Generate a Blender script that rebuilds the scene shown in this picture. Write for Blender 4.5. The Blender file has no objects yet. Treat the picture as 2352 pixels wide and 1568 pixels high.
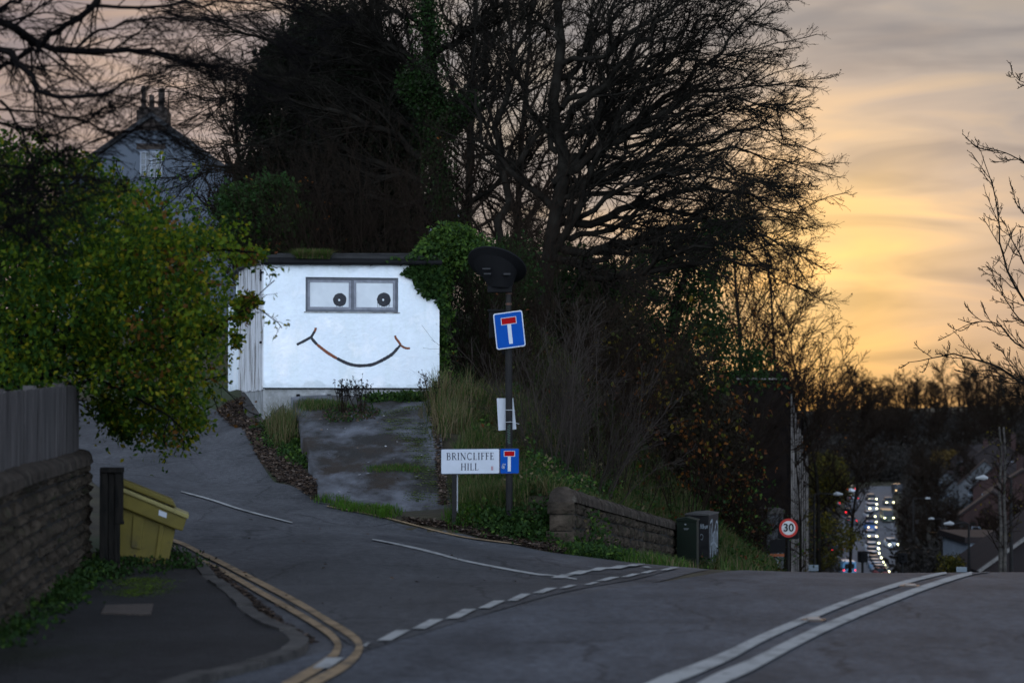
import bpy, bmesh, math, random
import numpy as np
from mathutils import Vector, Matrix
sc = bpy.context.scene
C = sc.collection
R = math.radians
# ---------------------------------------------------------------- camera
FP = 5553.0; CX = 1176.0; CY = 784.0; EYE = 1.7; TH = math.atan(147.0/5553.0)
cd = bpy.data.cameras.new('camera'); cam = bpy.data.objects.new('camera', cd); C.objects.link(cam)
cam.location = (0, 0, EYE); cam.rotation_euler = (R(90)+TH, 0, 0)
cd.sensor_width = 36; cd.lens = 85; cd.clip_start = .1; cd.clip_end = 6000
cd.dof.use_dof = True; cd.dof.focus_distance = 40; cd.dof.aperture_fstop = 2.2
sc.camera = cam
sc.view_settings.view_transform = 'Standard'; sc.view_settings.look = 'None'
sc.view_settings.gamma = 1; sc.view_settings.exposure = 0.0; sc.view_settings.use_curve_mapping = False
sc.render.engine = 'CYCLES'
sc.cycles.use_denoising = True
sc.cycles.max_bounces = 5; sc.cycles.diffuse_bounces = 2; sc.cycles.glossy_bounces = 2
sc.cycles.transmission_bounces = 3; sc.cycles.transparent_max_bounces = 8
# ---------------------------------------------------------------- world: dusk sky
SUN_AZ = R(7.5); SUN_EL = R(2.5)
w = bpy.data.worlds.new('World'); sc.world = w; w.use_nodes = True
nt = w.node_tree; nt.nodes.clear(); N = nt.nodes.new; L = nt.links.new
def mth(op, a, b=None, c=None):
    n = N('ShaderNodeMath'); n.operation = op
    for i, v in enumerate((a, b, c)):
        if v is None: continue
        if isinstance(v, (int, float)): n.inputs[i].default_value = v
        else: L(v, n.inputs[i])
    return n.outputs[0]
def ramp(fac, stops):
    n = N('ShaderNodeValToRGB'); e = n.color_ramp.elements
    while len(e) > 1: e.remove(e[0])
    e[0].position = stops[0][0]; e[0].color = (*stops[0][1], 1)
    for p, c in stops[1:]:
        q = e.new(p); q.color = (*c, 1)
    L(fac, n.inputs[0]); return n.outputs[0]
tc = N('ShaderNodeTexCoord')
sep = N('ShaderNodeSeparateXYZ'); L(tc.outputs['Generated'], sep.inputs[0])
X_, Y_, Z_ = sep.outputs
# elevation / azimuth distance from the sunset, in degrees, squashed so the glow is wider than tall
az = mth('MULTIPLY', mth('ARCTAN2', X_, Y_), 57.2958)
el = mth('MULTIPLY', mth('ARCSINE', Z_), 57.2958)
# cloud streak noise, stretched sideways and tilted
mp = N('ShaderNodeMapping'); mp.inputs['Scale'].default_value = (7, 7, 30); mp.inputs['Rotation'].default_value = (0, R(-9), 0)
L(tc.outputs['Generated'], mp.inputs['Vector'])
nz = N('ShaderNodeTexNoise'); nz.inputs['Scale'].default_value = 1.0; nz.inputs['Detail'].default_value = 5; nz.inputs['Roughness'].default_value = .5; nz.inputs['Distortion'].default_value = .6
L(mp.outputs[0], nz.inputs['Vector'])
cl = mth('SUBTRACT', nz.outputs['Fac'], .5)
dx = mth('DIVIDE', mth('SUBTRACT', az, 7.3), .85)
dy = mth('SUBTRACT', el, 2.6)
dist = mth('SQRT', mth('ADD', mth('MULTIPLY', dx, dx), mth('MULTIPLY', dy, dy)))
dist = mth('ADD', dist, mth('MULTIPLY', cl, mth('MINIMUM', mth('MULTIPLY', dist, 1.3), 9.0)))
glow = ramp(mth('DIVIDE', dist, 180.0), [
    (0.0, (1.10, .76, .36)), (1.6/180, (1.04, .69, .31)), (3.2/180, (.78, .58, .385)), (5.0/180, (.56, .465, .39)),
    (7.5/180, (.36, .345, .34)), (11/180, (.28, .28, .295)), (15/180, (.36, .32, .32)), (18/180, (.50, .39, .35)), (26/180, (.26, .22, .24)), (38/180, (.15, .17, .23)), (80/180, (.16, .24, .38)),
    (110/180, (.60, .75, .96)), (180/180, (1.72, 2.06, 2.55))])
# behind the camera the bright band of sky hugs the horizon; overhead stays dim
zen = ramp(mth('DIVIDE', mth('MAXIMUM', el, 0.0), 90.0), [(0, (1.5, 1.5, 1.5)), (.25, (1.15, 1.15, 1.15)), (.55, (.45, .45, .48)), (1, (.3, .3, .34))])
back = ramp(mth('DIVIDE', mth('ABSOLUTE', az), 180.0), [(0, (0, 0, 0)), (.2, (0, 0, 0)), (.5, (1, 1, 1)), (1, (1, 1, 1))])
mixz = N('ShaderNodeMixRGB'); mixz.blend_type = 'MIX'; L(back, mixz.inputs[0]); mixz.inputs[1].default_value = (1, 1, 1, 1); L(zen, mixz.inputs[2])
mul = N('ShaderNodeMixRGB'); mul.blend_type = 'MULTIPLY'; mul.inputs[0].default_value = 1; L(glow, mul.inputs[1]); L(mixz.outputs[0], mul.inputs[2])
# low band of stronger orange along the horizon under the glow, and soft cloud streaks
hb = mth('MULTIPLY', mth('POWER', 2.718, mth('MULTIPLY', mth('MAXIMUM', mth('SUBTRACT', el, -.6), 0.0), -.42)), mth('POWER', 2.718, mth('MULTIPLY', mth('MULTIPLY', dx, dx), -.010)))
hm = N('ShaderNodeMixRGB'); L(mth('MINIMUM', mth('MULTIPLY', hb, 1.0), 1.0), hm.inputs[0]); L(mul.outputs[0], hm.inputs[1]); hm.inputs[2].default_value = (.98, .50, .11, 1)
mp2 = N('ShaderNodeMapping'); mp2.inputs['Scale'].default_value = (9, 9, 46); mp2.inputs['Rotation'].default_value = (0, R(-7), R(20)); L(tc.outputs['Generated'], mp2.inputs['Vector'])
nz2 = N('ShaderNodeTexNoise'); nz2.inputs['Scale'].default_value = 1.3; nz2.inputs['Detail'].default_value = 4; nz2.inputs['Roughness'].default_value = .45; nz2.inputs['Distortion'].default_value = .8; L(mp2.outputs[0], nz2.inputs['Vector'])
st = ramp(nz2.outputs['Fac'], [(.33, (.74, .77, .82)), (.5, (1, 1, 1)), (.66, (1.28, 1.17, 1.0))])
sm = N('ShaderNodeMixRGB'); sm.blend_type = 'MULTIPLY'; sm.inputs[0].default_value = 1; L(hm.outputs[0], sm.inputs[1]); L(st, sm.inputs[2]); mul = sm
bg1 = N('ShaderNodeBackground'); bg1.inputs['Strength'].default_value = 1.0; L(mul.outputs[0], bg1.inputs['Color'])
sky = N('ShaderNodeTexSky'); sky.sky_type = 'NISHITA'; sky.sun_disc = False
sky.sun_elevation = SUN_EL; sky.sun_rotation = SUN_AZ; sky.dust_density = 3; sky.air_density = 1
bg2 = N('ShaderNodeBackground'); bg2.inputs['Strength'].default_value = .003; L(sky.outputs[0], bg2.inputs['Color'])
add = N('ShaderNodeAddShader'); L(bg1.outputs[0], add.inputs[0]); L(bg2.outputs[0], add.inputs[1])
wo = N('ShaderNodeOutputWorld'); L(add.outputs[0], wo.inputs['Surface'])
sl = bpy.data.lights.new('sun', 'SUN'); sl.energy = .2; sl.angle = R(12); sl.color = (1, .62, .32)
so = bpy.data.objects.new('sun', sl); C.objects.link(so)
sd = Vector((math.sin(SUN_AZ)*math.cos(SUN_EL), math.cos(SUN_AZ)*math.cos(SUN_EL), math.sin(SUN_EL)))
so.rotation_euler = sd.to_track_quat('Z', 'Y').to_euler()
# ---------------------------------------------------------------- pixel helpers (display pixels 2352x1568 of the photo)
def P(px, py, d):
    a = (px-CX)/FP; b = (CY-py)/FP
    y = math.cos(TH) - b*math.sin(TH); z = math.sin(TH) + b*math.cos(TH)
    k = d/y
    return Vector((a*k, d, EYE+z*k))
def Pn(px, py, d):
    px = np.asarray(px, float); py = np.asarray(py, float); d = np.asarray(d, float)
    a = (px-CX)/FP; b = (CY-py)/FP
    y = math.cos(TH) - b*math.sin(TH); z = math.sin(TH) + b*math.cos(TH); k = d/y
    return np.stack([a*k, d+0*px, EYE+z*k], -1)
# ---------------------------------------------------------------- terrain
PY = np.array([-60, 0, 20, 22, 24, 26, 28, 30, 50, 120, 250, 300, 335, 358, 478, 550, 600, 700, 850, 1000, 1500, 3000.])
PZ = np.array([0, 0, 0, -.0148, -.0592, -.133, -.237, -.37, -1.87, -7.6, -18.2, -21.8, -23.1, -22.4, -16.9, -16.6, -15.8, -10.5, -2.2, -3, -4, -5])
def prof(y): return np.interp(y, PY, PZ)
CPp = [(350,1292,25.7),(400,1245,29),(1560,1302,29.5),(1300,1275,31),(1050,1222,33),(880,1190,34.5),(735,1150,36),(640,1108,38.5),(590,1045,42),(560,975,46),(450,925,52),(300,913,62),
 (430,1130,36),(300,1050,42),(665,1203,31.5),(880,1248,29),(1100,1290,27),(1320,1330,25.5),(205,1000,46),(205,940,55),(540,1190,32.2),(560,1260,28),
 (620,1000,43.5),(700,1110,37.5),(600,965,46),(555,892,50.3),(850,1010,41.5),(850,1110,37),(900,1190,34),(690,940,45),(980,935,45.5),
 (1000,930,44.5),(1050,1000,41.5),(1040,1195,34),(1170,1195,33.6),(1150,1050,40),(1200,950,44),
 (1200,800,52),(1000,800,52),(700,800,54),(1400,880,58),(1650,1180,62),(1000,700,60),(600,700,60)]
cp = [tuple(P(*c)) for c in CPp]
for y in (3, 9, 15, 19, 22, 25, 27):
    for off in (.6, 4, 9, 20, 40): cp.append((.35*y-7+off, y, float(prof(y))))
for y in (30, 34, 40, 46, 52, 58, 64):
    for off in (0, 3, 8, 20, 35): cp.append((4.6+.02*y+off+ (1 if y<34 else 0), y, float(prof(y))))
WX = ([31.5, 32.3, 40, 48.2, 50], [.80, .83, 1.83, 3.30, 3.6]); WZ = ([31.5, 32.3, 40, 48.2, 52], [-.2, -.23, -.85, -1.48, -1.85])
for y in (32.3, 34.5, 37, 39.5, 42, 44.5, 47, 50):
    x = float(np.interp(y, *WX)); z = float(np.interp(y, *WZ))
    for off, f in ((-.1, 0), (.7, .3), (1.5, .8), (2.4, 1)): cp.append((x+off, y, z*(1-f)+float(prof(y))*f))
    if y > 41: cp.append((x-2.4, y, z+1.5))
for y in (3, 10, 16, 22): 
    for x in (-4.6, -9, -20): cp.append((x, y, 0.0))
cp += [(-14, 32, .35), (-14, 45, 1.3), (-14, 55, 1.9), (-30, 30, .5), (-30, 50, 2), (-20, 64, 3), (-30, 64, 3.4), (-6, 28, .12)]
cp = np.array(cp)
def tps(r2): return np.where(r2 > 0, .5*r2*np.log(np.maximum(r2, 1e-12)), 0)
_n = len(cp); _A = np.zeros((_n+3, _n+3))
_A[:_n, :_n] = tps(((cp[:, None, :2]-cp[None, :, :2])**2).sum(-1)) + np.eye(_n)*.08
_A[:_n, _n] = 1; _A[:_n, _n+1:] = cp[:, :2]; _A[_n, :_n] = 1; _A[_n+1:, :_n] = cp[:, :2].T
_w = np.linalg.solve(_A, np.concatenate([cp[:, 2], [0, 0, 0]]))
def sst(t): t = np.clip(t, 0, 1); return t*t*(3-2*t)
def H(x, y):
    x, y = np.broadcast_arrays(np.asarray(x, float), np.asarray(y, float)); sh = x.shape
    x = x.ravel(); y = y.ravel()
    xr = np.clip(x, -30, 35); yr = np.clip(y, 0, 66)
    rb = np.empty(len(x))
    for i in range(0, len(x), 20000):
        a = xr[i:i+20000]; b = yr[i:i+20000]
        r2 = (a[:, None]-cp[None, :, 0])**2 + (b[:, None]-cp[None, :, 1])**2
        rb[i:i+20000] = tps(r2)@_w[:_n] + _w[_n] + a*_w[_n+1] + b*_w[_n+2]
    pr = prof(y)
    hz = np.interp(y, [50, 75, 110, 200, 400, 700], [2.6, 4.3, 5.5, 5, -10, -10.5])
    hill = np.maximum(hz-pr, 0)*sst((4.5+ (y-55)*.05-x)/7.5)
    gl = pr+hill
    k = sst((y-52)/14.0)
    rb = np.where(x > 6, rb*(1-sst((x-6)/4))+pr*sst((x-6)/4), rb)
    rb = rb + wallstep(x, y)
    return (rb*(1-k)+gl*k-rampdip(x, y)).reshape(sh)
def wallstep(x, y):
    # bank held up behind the stone wall
    wx = np.interp(y, *WX)-.05
    b = sst((wx-x)/.3)*np.exp(-np.maximum(wx-x-.4, 0)/1.3)
    return .55*b*sst((y-32.4)/.8)*(1-sst((y-46.5)/3))
RC = [P(668, 930, 45.9), P(990, 917, 46.4), P(1040, 1196, 34.2), P(735, 1152, 35.6)]
def rampdip(x, y):
    d = np.full(np.shape(x), 9.0)
    for i in (0, 1, 2, 3):
        a, b = RC[i], RC[(i+1) % 4]; ex, ey = b.x-a.x, b.y-a.y; l = math.hypot(ex, ey)
        di = (ey*(np.asarray(x)-a.x)-ex*(np.asarray(y)-a.y))/l
        d = np.minimum(d, di/(1.2 if i == 2 else .3))
    return .22*sst(d)
def G(px, py, d0=9.0, d1=1400.0):
    """ground point seen at a pixel"""
    n = 500
    ds = d0*(d1/d0)**(np.arange(n)/(n-1))
    q = Pn(np.full(n, px), np.full(n, py), ds)
    below = q[:, 2] < H(q[:, 0], q[:, 1])
    if not below.any(): i = n-1
    else: i = int(np.argmax(below))
    a, b = ds[max(i-1, 0)], ds[i]
    for _ in range(14):
        m = .5*(a+b); v = P(px, py, m)
        if v.z < float(H(v.x, v.y)): b = m
        else: a = m
    v = P(px, py, b)
    return Vector((v.x, v.y, float(H(v.x, v.y))))
# ---------------------------------------------------------------- materials
def mat(name, col, rough=.85, col2=None, scale=6.0, detail=5, bump=0.0, bscale=None, spec=.3, stretch=(1, 1, 1), metallic=0, third=None, tscale=1.5, tamt=.5, coord='Object', lo=.35, hi=.65):
    m = bpy.data.materials.new(name); m.use_nodes = True; t = m.node_tree; t.nodes.clear()
    N = t.nodes.new; L = t.links.new
    b = N('ShaderNodeBsdfPrincipled'); o = N('ShaderNodeOutputMaterial'); L(b.outputs[0], o.inputs[0])
    b.inputs['Roughness'].default_value = rough; b.inputs['Specular IOR Level'].default_value = spec; b.inputs['Metallic'].default_value = metallic
    b.inputs['Base Color'].default_value = (*col, 1)
    if col2 or bump:
        tc = N('ShaderNodeTexCoord'); mp = N('ShaderNodeMapping'); mp.inputs['Scale'].default_value = stretch
        L(tc.outputs[coord], mp.inputs[0])
    if col2:
        n = N('ShaderNodeTexNoise'); n.inputs['Scale'].default_value = scale; n.inputs['Detail'].default_value = detail; n.inputs['Roughness'].default_value = .6
        L(mp.outputs[0], n.inputs['Vector'])
        r = N('ShaderNodeValToRGB'); r.color_ramp.elements[0].position = lo; r.color_ramp.elements[1].position = hi
        r.color_ramp.elements[0].color = (*col, 1); r.color_ramp.elements[1].color = (*col2, 1)
        L(n.outputs['Fac'], r.inputs[0]); out = r.outputs[0]
        if third:
            n2 = N('ShaderNodeTexNoise'); n2.inputs['Scale'].default_value = tscale; n2.inputs['Detail'].default_value = 6; n2.inputs['Roughness'].default_value = .7
            L(mp.outputs[0], n2.inputs['Vector'])
            r2 = N('ShaderNodeValToRGB'); r2.color_ramp.elements[0].position = tamt; r2.color_ramp.elements[1].position = tamt+.12
            L(n2.outputs['Fac'], r2.inputs[0])
            mx = N('ShaderNodeMixRGB'); L(r2.outputs[0], mx.inputs[0]); L(out, mx.inputs[1]); mx.inputs[2].default_value = (*third, 1); out = mx.outputs[0]
        L(out, b.inputs['Base Color'])
    if bump:
        n3 = N('ShaderNodeTexNoise'); n3.inputs['Scale'].default_value = bscale or scale*3; n3.inputs['Detail'].default_value = 6; L(mp.outputs[0], n3.inputs['Vector'])
        bp = N('ShaderNodeBump'); bp.inputs['Strength'].default_value = bump; bp.inputs['Distance'].default_value = .03; L(n3.outputs['Fac'], bp.inputs['Height']); L(bp.outputs[0], b.inputs['Normal'])
    return m
def leafmat(name, col, tr=.35):
    m = bpy.data.materials.new(name); m.use_nodes = True; t = m.node_tree; t.nodes.clear()
    N = t.nodes.new; L = t.links.new
    d = N('ShaderNodeBsdfPrincipled'); d.inputs['Base Color'].default_value = (*col, 1); d.inputs['Roughness'].default_value = .55; d.inputs['Specular IOR Level'].default_value = .08
    tl = N('ShaderNodeBsdfTranslucent'); tl.inputs[0].default_value = (min(col[0]*1.5, 1), min(col[1]*1.4, 1), col[2]*.7, 1)
    mx = N('ShaderNodeMixShader'); mx.inputs[0].default_value = tr; L(d.outputs[0], mx.inputs[1]); L(tl.outputs[0], mx.inputs[2])
    o = N('ShaderNodeOutputMaterial'); L(mx.outputs[0], o.inputs[0]); return m
def emis(name, col, s):
    m = bpy.data.materials.new(name); m.use_nodes = True; t = m.node_tree; t.nodes.clear()
    e = t.nodes.new('ShaderNodeEmission'); e.inputs[0].default_value = (*col, 1); e.inputs[1].default_value = s
    o = t.nodes.new('ShaderNodeOutputMaterial'); t.links.new(e.outputs[0], o.inputs[0]); return m
# ---------------------------------------------------------------- object helpers
def tag(o, label=None, cat=None, group=None, kind=None):
    if label: o['label'] = label
    if cat: o['category'] = cat
    if group: o['group'] = group
    if kind: o['kind'] = kind
    return o
def empty(name, loc, label=None, cat=None, group=None, rz=0):
    o = bpy.data.objects.new(name, None); C.objects.link(o); o.location = loc; o.rotation_euler = (0, 0, rz); o.empty_display_size = .2
    return tag(o, label, cat, group)
def link(name, me, parent=None, world=True):
    o = bpy.data.objects.new(name, me); C.objects.link(o)
    if parent is not None:
        o.parent = parent
        if world:
            mw = Matrix.Identity(4); p = parent
            while p is not None:
                mw = p.matrix_parent_inverse @ Matrix.LocRotScale(p.location, p.rotation_euler, p.scale) @ mw; p = p.parent
            o.matrix_parent_inverse = mw.inverted()
    return o
def npmesh(name, V, F, mats, mi=None, parent=None, smooth=False, world=True):
    """V (n,3); F a (m,k) array or list of such arrays"""
    Fs = F if isinstance(F, list) else [F]; Fs = [np.asarray(f, np.int32) for f in Fs if len(f)]
    me = bpy.data.meshes.new(name); V = np.asarray(V, np.float32)
    me.vertices.add(len(V)); me.vertices.foreach_set('co', V.ravel())
    nl = sum(f.size for f in Fs); nf = sum(len(f) for f in Fs)
    me.loops.add(nl); me.loops.foreach_set('vertex_index', np.concatenate([f.ravel() for f in Fs]))
    st = []; tot = []; k = 0
    for f in Fs:
        st.append(k+np.arange(len(f))*f.shape[1]); tot.append(np.full(len(f), f.shape[1])); k += f.size
    me.polygons.add(nf); me.polygons.foreach_set('loop_start', np.concatenate(st).astype(np.int32))
    me.polygons.foreach_set('loop_total', np.concatenate(tot).astype(np.int32))
    for m in (mats if isinstance(mats, (list, tuple)) else [mats]): me.materials.append(m)
    if mi is not None: me.polygons.foreach_set('material_index', np.asarray(mi, np.int32))
    if smooth: me.polygons.foreach_set('use_smooth', np.ones(nf, bool))
    me.update(calc_edges=True)
    return link(name, me, parent, world)
class MB:
    def __init__(s): s.v = []; s.f = []; s.m = []; s.c = 0
    def face(s, pts, m=None):
        b = len(s.v); s.v += [tuple(p) for p in pts]; s.f.append(tuple(range(b, b+len(pts)))); s.m.append(s.c if m is None else m)
    def box(s, lo, hi, M=None, m=None):
        x0, y0, z0 = lo; x1, y1, z1 = hi
        q = [Vector(p) for p in ((x0,y0,z0),(x1,y0,z0),(x1,y1,z0),(x0,y1,z0),(x0,y0,z1),(x1,y0,z1),(x1,y1,z1),(x0,y1,z1))]
        if M is not None: q = [M@p for p in q]
        b = len(s.v); s.v += [tuple(p) for p in q]
        for f in ((0,3,2,1),(4,5,6,7),(0,1,5,4),(1,2,6,5),(2,3,7,6),(3,0,4,7)): s.f.append(tuple(b+i for i in f)); s.m.append(s.c if m is None else m)
    def prism(s, poly, dv, m=None):
        """closed prism: polygon pts extruded by vector dv"""
        n = len(poly); b = len(s.v); dv = Vector(dv); mm = s.c if m is None else m
        s.v += [tuple(Vector(p)) for p in poly] + [tuple(Vector(p)+dv) for p in poly]
        s.f.append(tuple(range(b, b+n))); s.m.append(mm); s.f.append(tuple(range(b+2*n-1, b+n-1, -1))); s.m.append(mm)
        for i in range(n):
            j = (i+1) % n; s.f.append((b+i, b+n+i, b+n+j, b+j)); s.m.append(mm)
    def tube(s, pts, rad, k=8, cap=True, m=None):
        pts = [Vector(p) for p in pts]; n = len(pts)
        if isinstance(rad, (int, float)): rad = [rad]*n
        b = len(s.v); mm = s.c if m is None else m; prev = None
        for i, p in enumerate(pts):
            t = (pts[min(i+1, n-1)]-pts[max(i-1, 0)]).normalized()
            if prev is None: a = t.orthogonal().normalized()
            else: a = (prev-t*prev.dot(t)).normalized()
            prev = a; c = t.cross(a)
            for j in range(k):
                an = 2*math.pi*j/k; s.v.append(tuple(p+(a*math.cos(an)+c*math.sin(an))*rad[i]))
        for i in range(n-1):
            for j in range(k):
                s.f.append((b+i*k+j, b+i*k+(j+1) % k, b+(i+1)*k+(j+1) % k, b+(i+1)*k+j)); s.m.append(mm)
        if cap:
            s.f.append(tuple(b+j for j in range(k-1, -1, -1))); s.m.append(mm)
            s.f.append(tuple(b+(n-1)*k+j for j in range(k))); s.m.append(mm)
    def build(s, name, mats, parent=None, smooth=False, world=True, bevel=0):
        me = bpy.data.meshes.new(name); me.from_pydata(s.v, [], s.f)
        for m in (mats if isinstance(mats, (list, tuple)) else [mats]): me.materials.append(m)
        for p, i in zip(me.polygons, s.m): p.material_index = i; p.use_smooth = smooth
        o = link(name, me, parent, world)
        if bevel:
            bm = bmesh.new(); bm.from_mesh(me); bmesh.ops.remove_doubles(bm, verts=bm.verts, dist=1e-5)
            bmesh.ops.bevel(bm, geom=list(bm.edges), offset=bevel, segments=2, affect='EDGES', profile=.5); bm.to_mesh(me); bm.free()
        return o
def textmesh(body, size, mt, parent, name, origin, ux, uy, off=.004, align='CENTER', bold=0):
    cu = bpy.data.curves.new(name, 'FONT'); cu.body = body; cu.size = size; cu.align_x = align; cu.align_y = 'CENTER'; cu.offset = bold
    to = bpy.data.objects.new(name, cu); C.objects.link(to); dg = bpy.context.evaluated_depsgraph_get(); dg.update()
    me = bpy.data.meshes.new_from_object(to.evaluated_get(dg)); bpy.data.objects.remove(to)
    ux = Vector(ux).normalized(); uy = Vector(uy).normalized(); nn = ux.cross(uy)
    for v in me.vertices: v.co = Vector(origin)+ux*v.co.x+uy*v.co.y+nn*off
    me.materials.clear(); me.materials.append(mt); return link(name, me, parent)
# ---------------------------------------------------------------- branches and leaves (numpy)
def nrm(a): return a/np.maximum(np.linalg.norm(a, axis=-1, keepdims=True), 1e-9)
def tubesnp(pts, rad, k=3):
    B, n, _ = pts.shape
    t = np.empty_like(pts); t[:, 1:-1] = pts[:, 2:]-pts[:, :-2]; t[:, 0] = pts[:, 1]-pts[:, 0]; t[:, -1] = pts[:, -1]-pts[:, -2]; t = nrm(t)
    mt = np.abs(nrm(t.mean(1, keepdims=True))); ref = np.where(mt[..., 1:2] < .75, np.array([0, 1., 0]), np.array([.2, 0, 1.])); ref = np.broadcast_to(ref, t.shape)
    a = nrm(np.cross(t, ref)); c = np.cross(t, a)
    an = np.arange(k)*2*np.pi/k
    V = pts[:, :, None, :] + rad[:, :, None, None]*(a[:, :, None, :]*np.cos(an)[None, None, :, None] + c[:, :, None, :]*np.sin(an)[None, None, :, None])
    idx = np.arange(B*n*k).reshape(B, n, k)
    i0 = idx[:, :-1]; i1 = idx[:, 1:]
    F = np.stack([i0, np.roll(i0, -1, 2), np.roll(i1, -1, 2), i1], -1).reshape(-1, 4)
    return V.reshape(-1, 3), F
def joinnp(parts):
    Vs = []; Fs = []; o = 0
    for V, F in parts: Vs.append(V); Fs.append(F+o); o += len(V)
    return np.concatenate(Vs), np.concatenate(Fs)
def grow(rng, st, dr, ln, n, wander, bias=(0, 0, 0), wig=0):
    B = len(st); pts = np.empty((B, n, 3)); pts[:, 0] = st; d = nrm(dr); bias = np.asarray(bias, float)
    for i in range(1, n):
        d = nrm(d+rng.normal(0, wander, (B, 3))+bias/n)
        pts[:, i] = pts[:, i-1]+d*(ln/(n-1))[:, None]
    return pts
def sprout(rng, pts, rad, per, ang, lenf, t0=.15, radf=.6, flat=0, taper=.55, minlen=0, maxlen=9e9):
    """child starts, directions, lengths and radii from a batch of parents"""
    B, n, _ = pts.shape
    t = t0+(1-t0)*(np.arange(per)[None]+rng.random((B, per)))/per
    f = t*(n-1); i = np.minimum(f.astype(int), n-2); fr = (f-i)[..., None]
    bi = np.arange(B)[:, None]
    s = pts[bi, i]*(1-fr)+pts[bi, i+1]*fr
    d = nrm(pts[bi, i+1]-pts[bi, i]); r = rad[bi, i]*(1-fr[..., 0])+rad[bi, i+1]*fr[..., 0]
    L_ = np.linalg.norm(pts[:, 1:]-pts[:, :-1], axis=-1).sum(1)[:, None]
    rv = rng.normal(0, 1, d.shape); rv[..., 1] *= (1-flat)
    pv = nrm(rv-(rv*d).sum(-1, keepdims=True)*d)
    A = np.radians(rng.normal(ang, ang*.3, t.shape))[..., None]
    nd = d*np.cos(A)+pv*np.sin(A)
    ln = np.clip(L_*lenf*(1-taper*t)*rng.uniform(.6, 1.3, t.shape), minlen, maxlen)
    return s.reshape(-1, 3), nd.reshape(-1, 3), ln.ravel(), (r*radf).ravel()
def rads(r0, n, end=.3, tmin=.003):
    return np.maximum(r0[:, None]*np.linspace(1, end, n)[None], tmin)
def resample(pl, n):
    pl = np.asarray(pl, float); s = np.concatenate([[0], np.cumsum(np.linalg.norm(np.diff(pl, axis=0), axis=1))])
    # Catmull-Rom through the points
    q = np.vstack([2*pl[0]-pl[1], pl, 2*pl[-1]-pl[-2]]); out = []
    for u in np.linspace(0, s[-1]*.99999, n):
        i = int(np.searchsorted(s, u, 'right')-1); i = min(i, len(pl)-2); t = (u-s[i])/(s[i+1]-s[i])
        a, b, c, d = q[i], q[i+1], q[i+2], q[i+3]
        out.append(.5*((2*b)+(-a+c)*t+(2*a-5*b+4*c-d)*t*t+(-a+3*b-3*c+d)*t**3))
    return np.array(out)
def leafquads(rng, cen, size, droop=0, asp=.55):
    n = len(cen); ax = nrm(rng.normal(0, 1, (n, 3))+np.array([0, 0, -droop])); o = nrm(np.cross(ax, rng.normal(0, 1, (n, 3)))); nn = np.cross(ax, o)
    s = (size*rng.uniform(.6, 1.3, n))[:, None]
    V = np.stack([cen, cen+ax*s*.5+o*s*asp*.5+nn*s*.12, cen+ax*s, cen+ax*s*.5-o*s*asp*.5+nn*s*.12], 1).reshape(-1, 3)
    return V, np.arange(4*n).reshape(n, 4)
def inpoly(x, y, poly):
    x = np.asarray(x); y = np.asarray(y); r = np.zeros(x.shape, bool); n = len(poly); j = n-1
    for i in range(n):
        xi, yi = poly[i]; xj, yj = poly[j]
        if yi != yj: r ^= ((yi > y) != (yj > y)) & (x < (xj-xi)*(y-yi)/(yj-yi)+xi)
        j = i
    return r
def samplepoly(rng, poly, n):
    p = np.array(poly, float); lo = p.min(0); hi = p.max(0); out = np.zeros((0, 2))
    while len(out) < n:
        q = rng.uniform(lo, hi, (n*2, 2)); out = np.vstack([out, q[inpoly(q[:, 0], q[:, 1], poly)]])
    return out[:n]
def clumps(rng, poly, d0, d1, nc, per, rc, ls, droop=.3, tail=None):
    """leaf centres in clumps through a volume whose outline is a polygon seen from the street; returns centres"""
    q = samplepoly(rng, poly, nc); d = rng.uniform(d0, d1, nc); c = Pn(q[:, 0], q[:, 1], d)
    r = rc*rng.uniform(.4, 1.3, nc)
    off = rng.normal(0, 1, (nc, per, 3)); off[..., 2] *= .75
    cc = (c[:, None]+off*r[:, None, None]*.55).reshape(-1, 3)
    return c, cc
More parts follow.
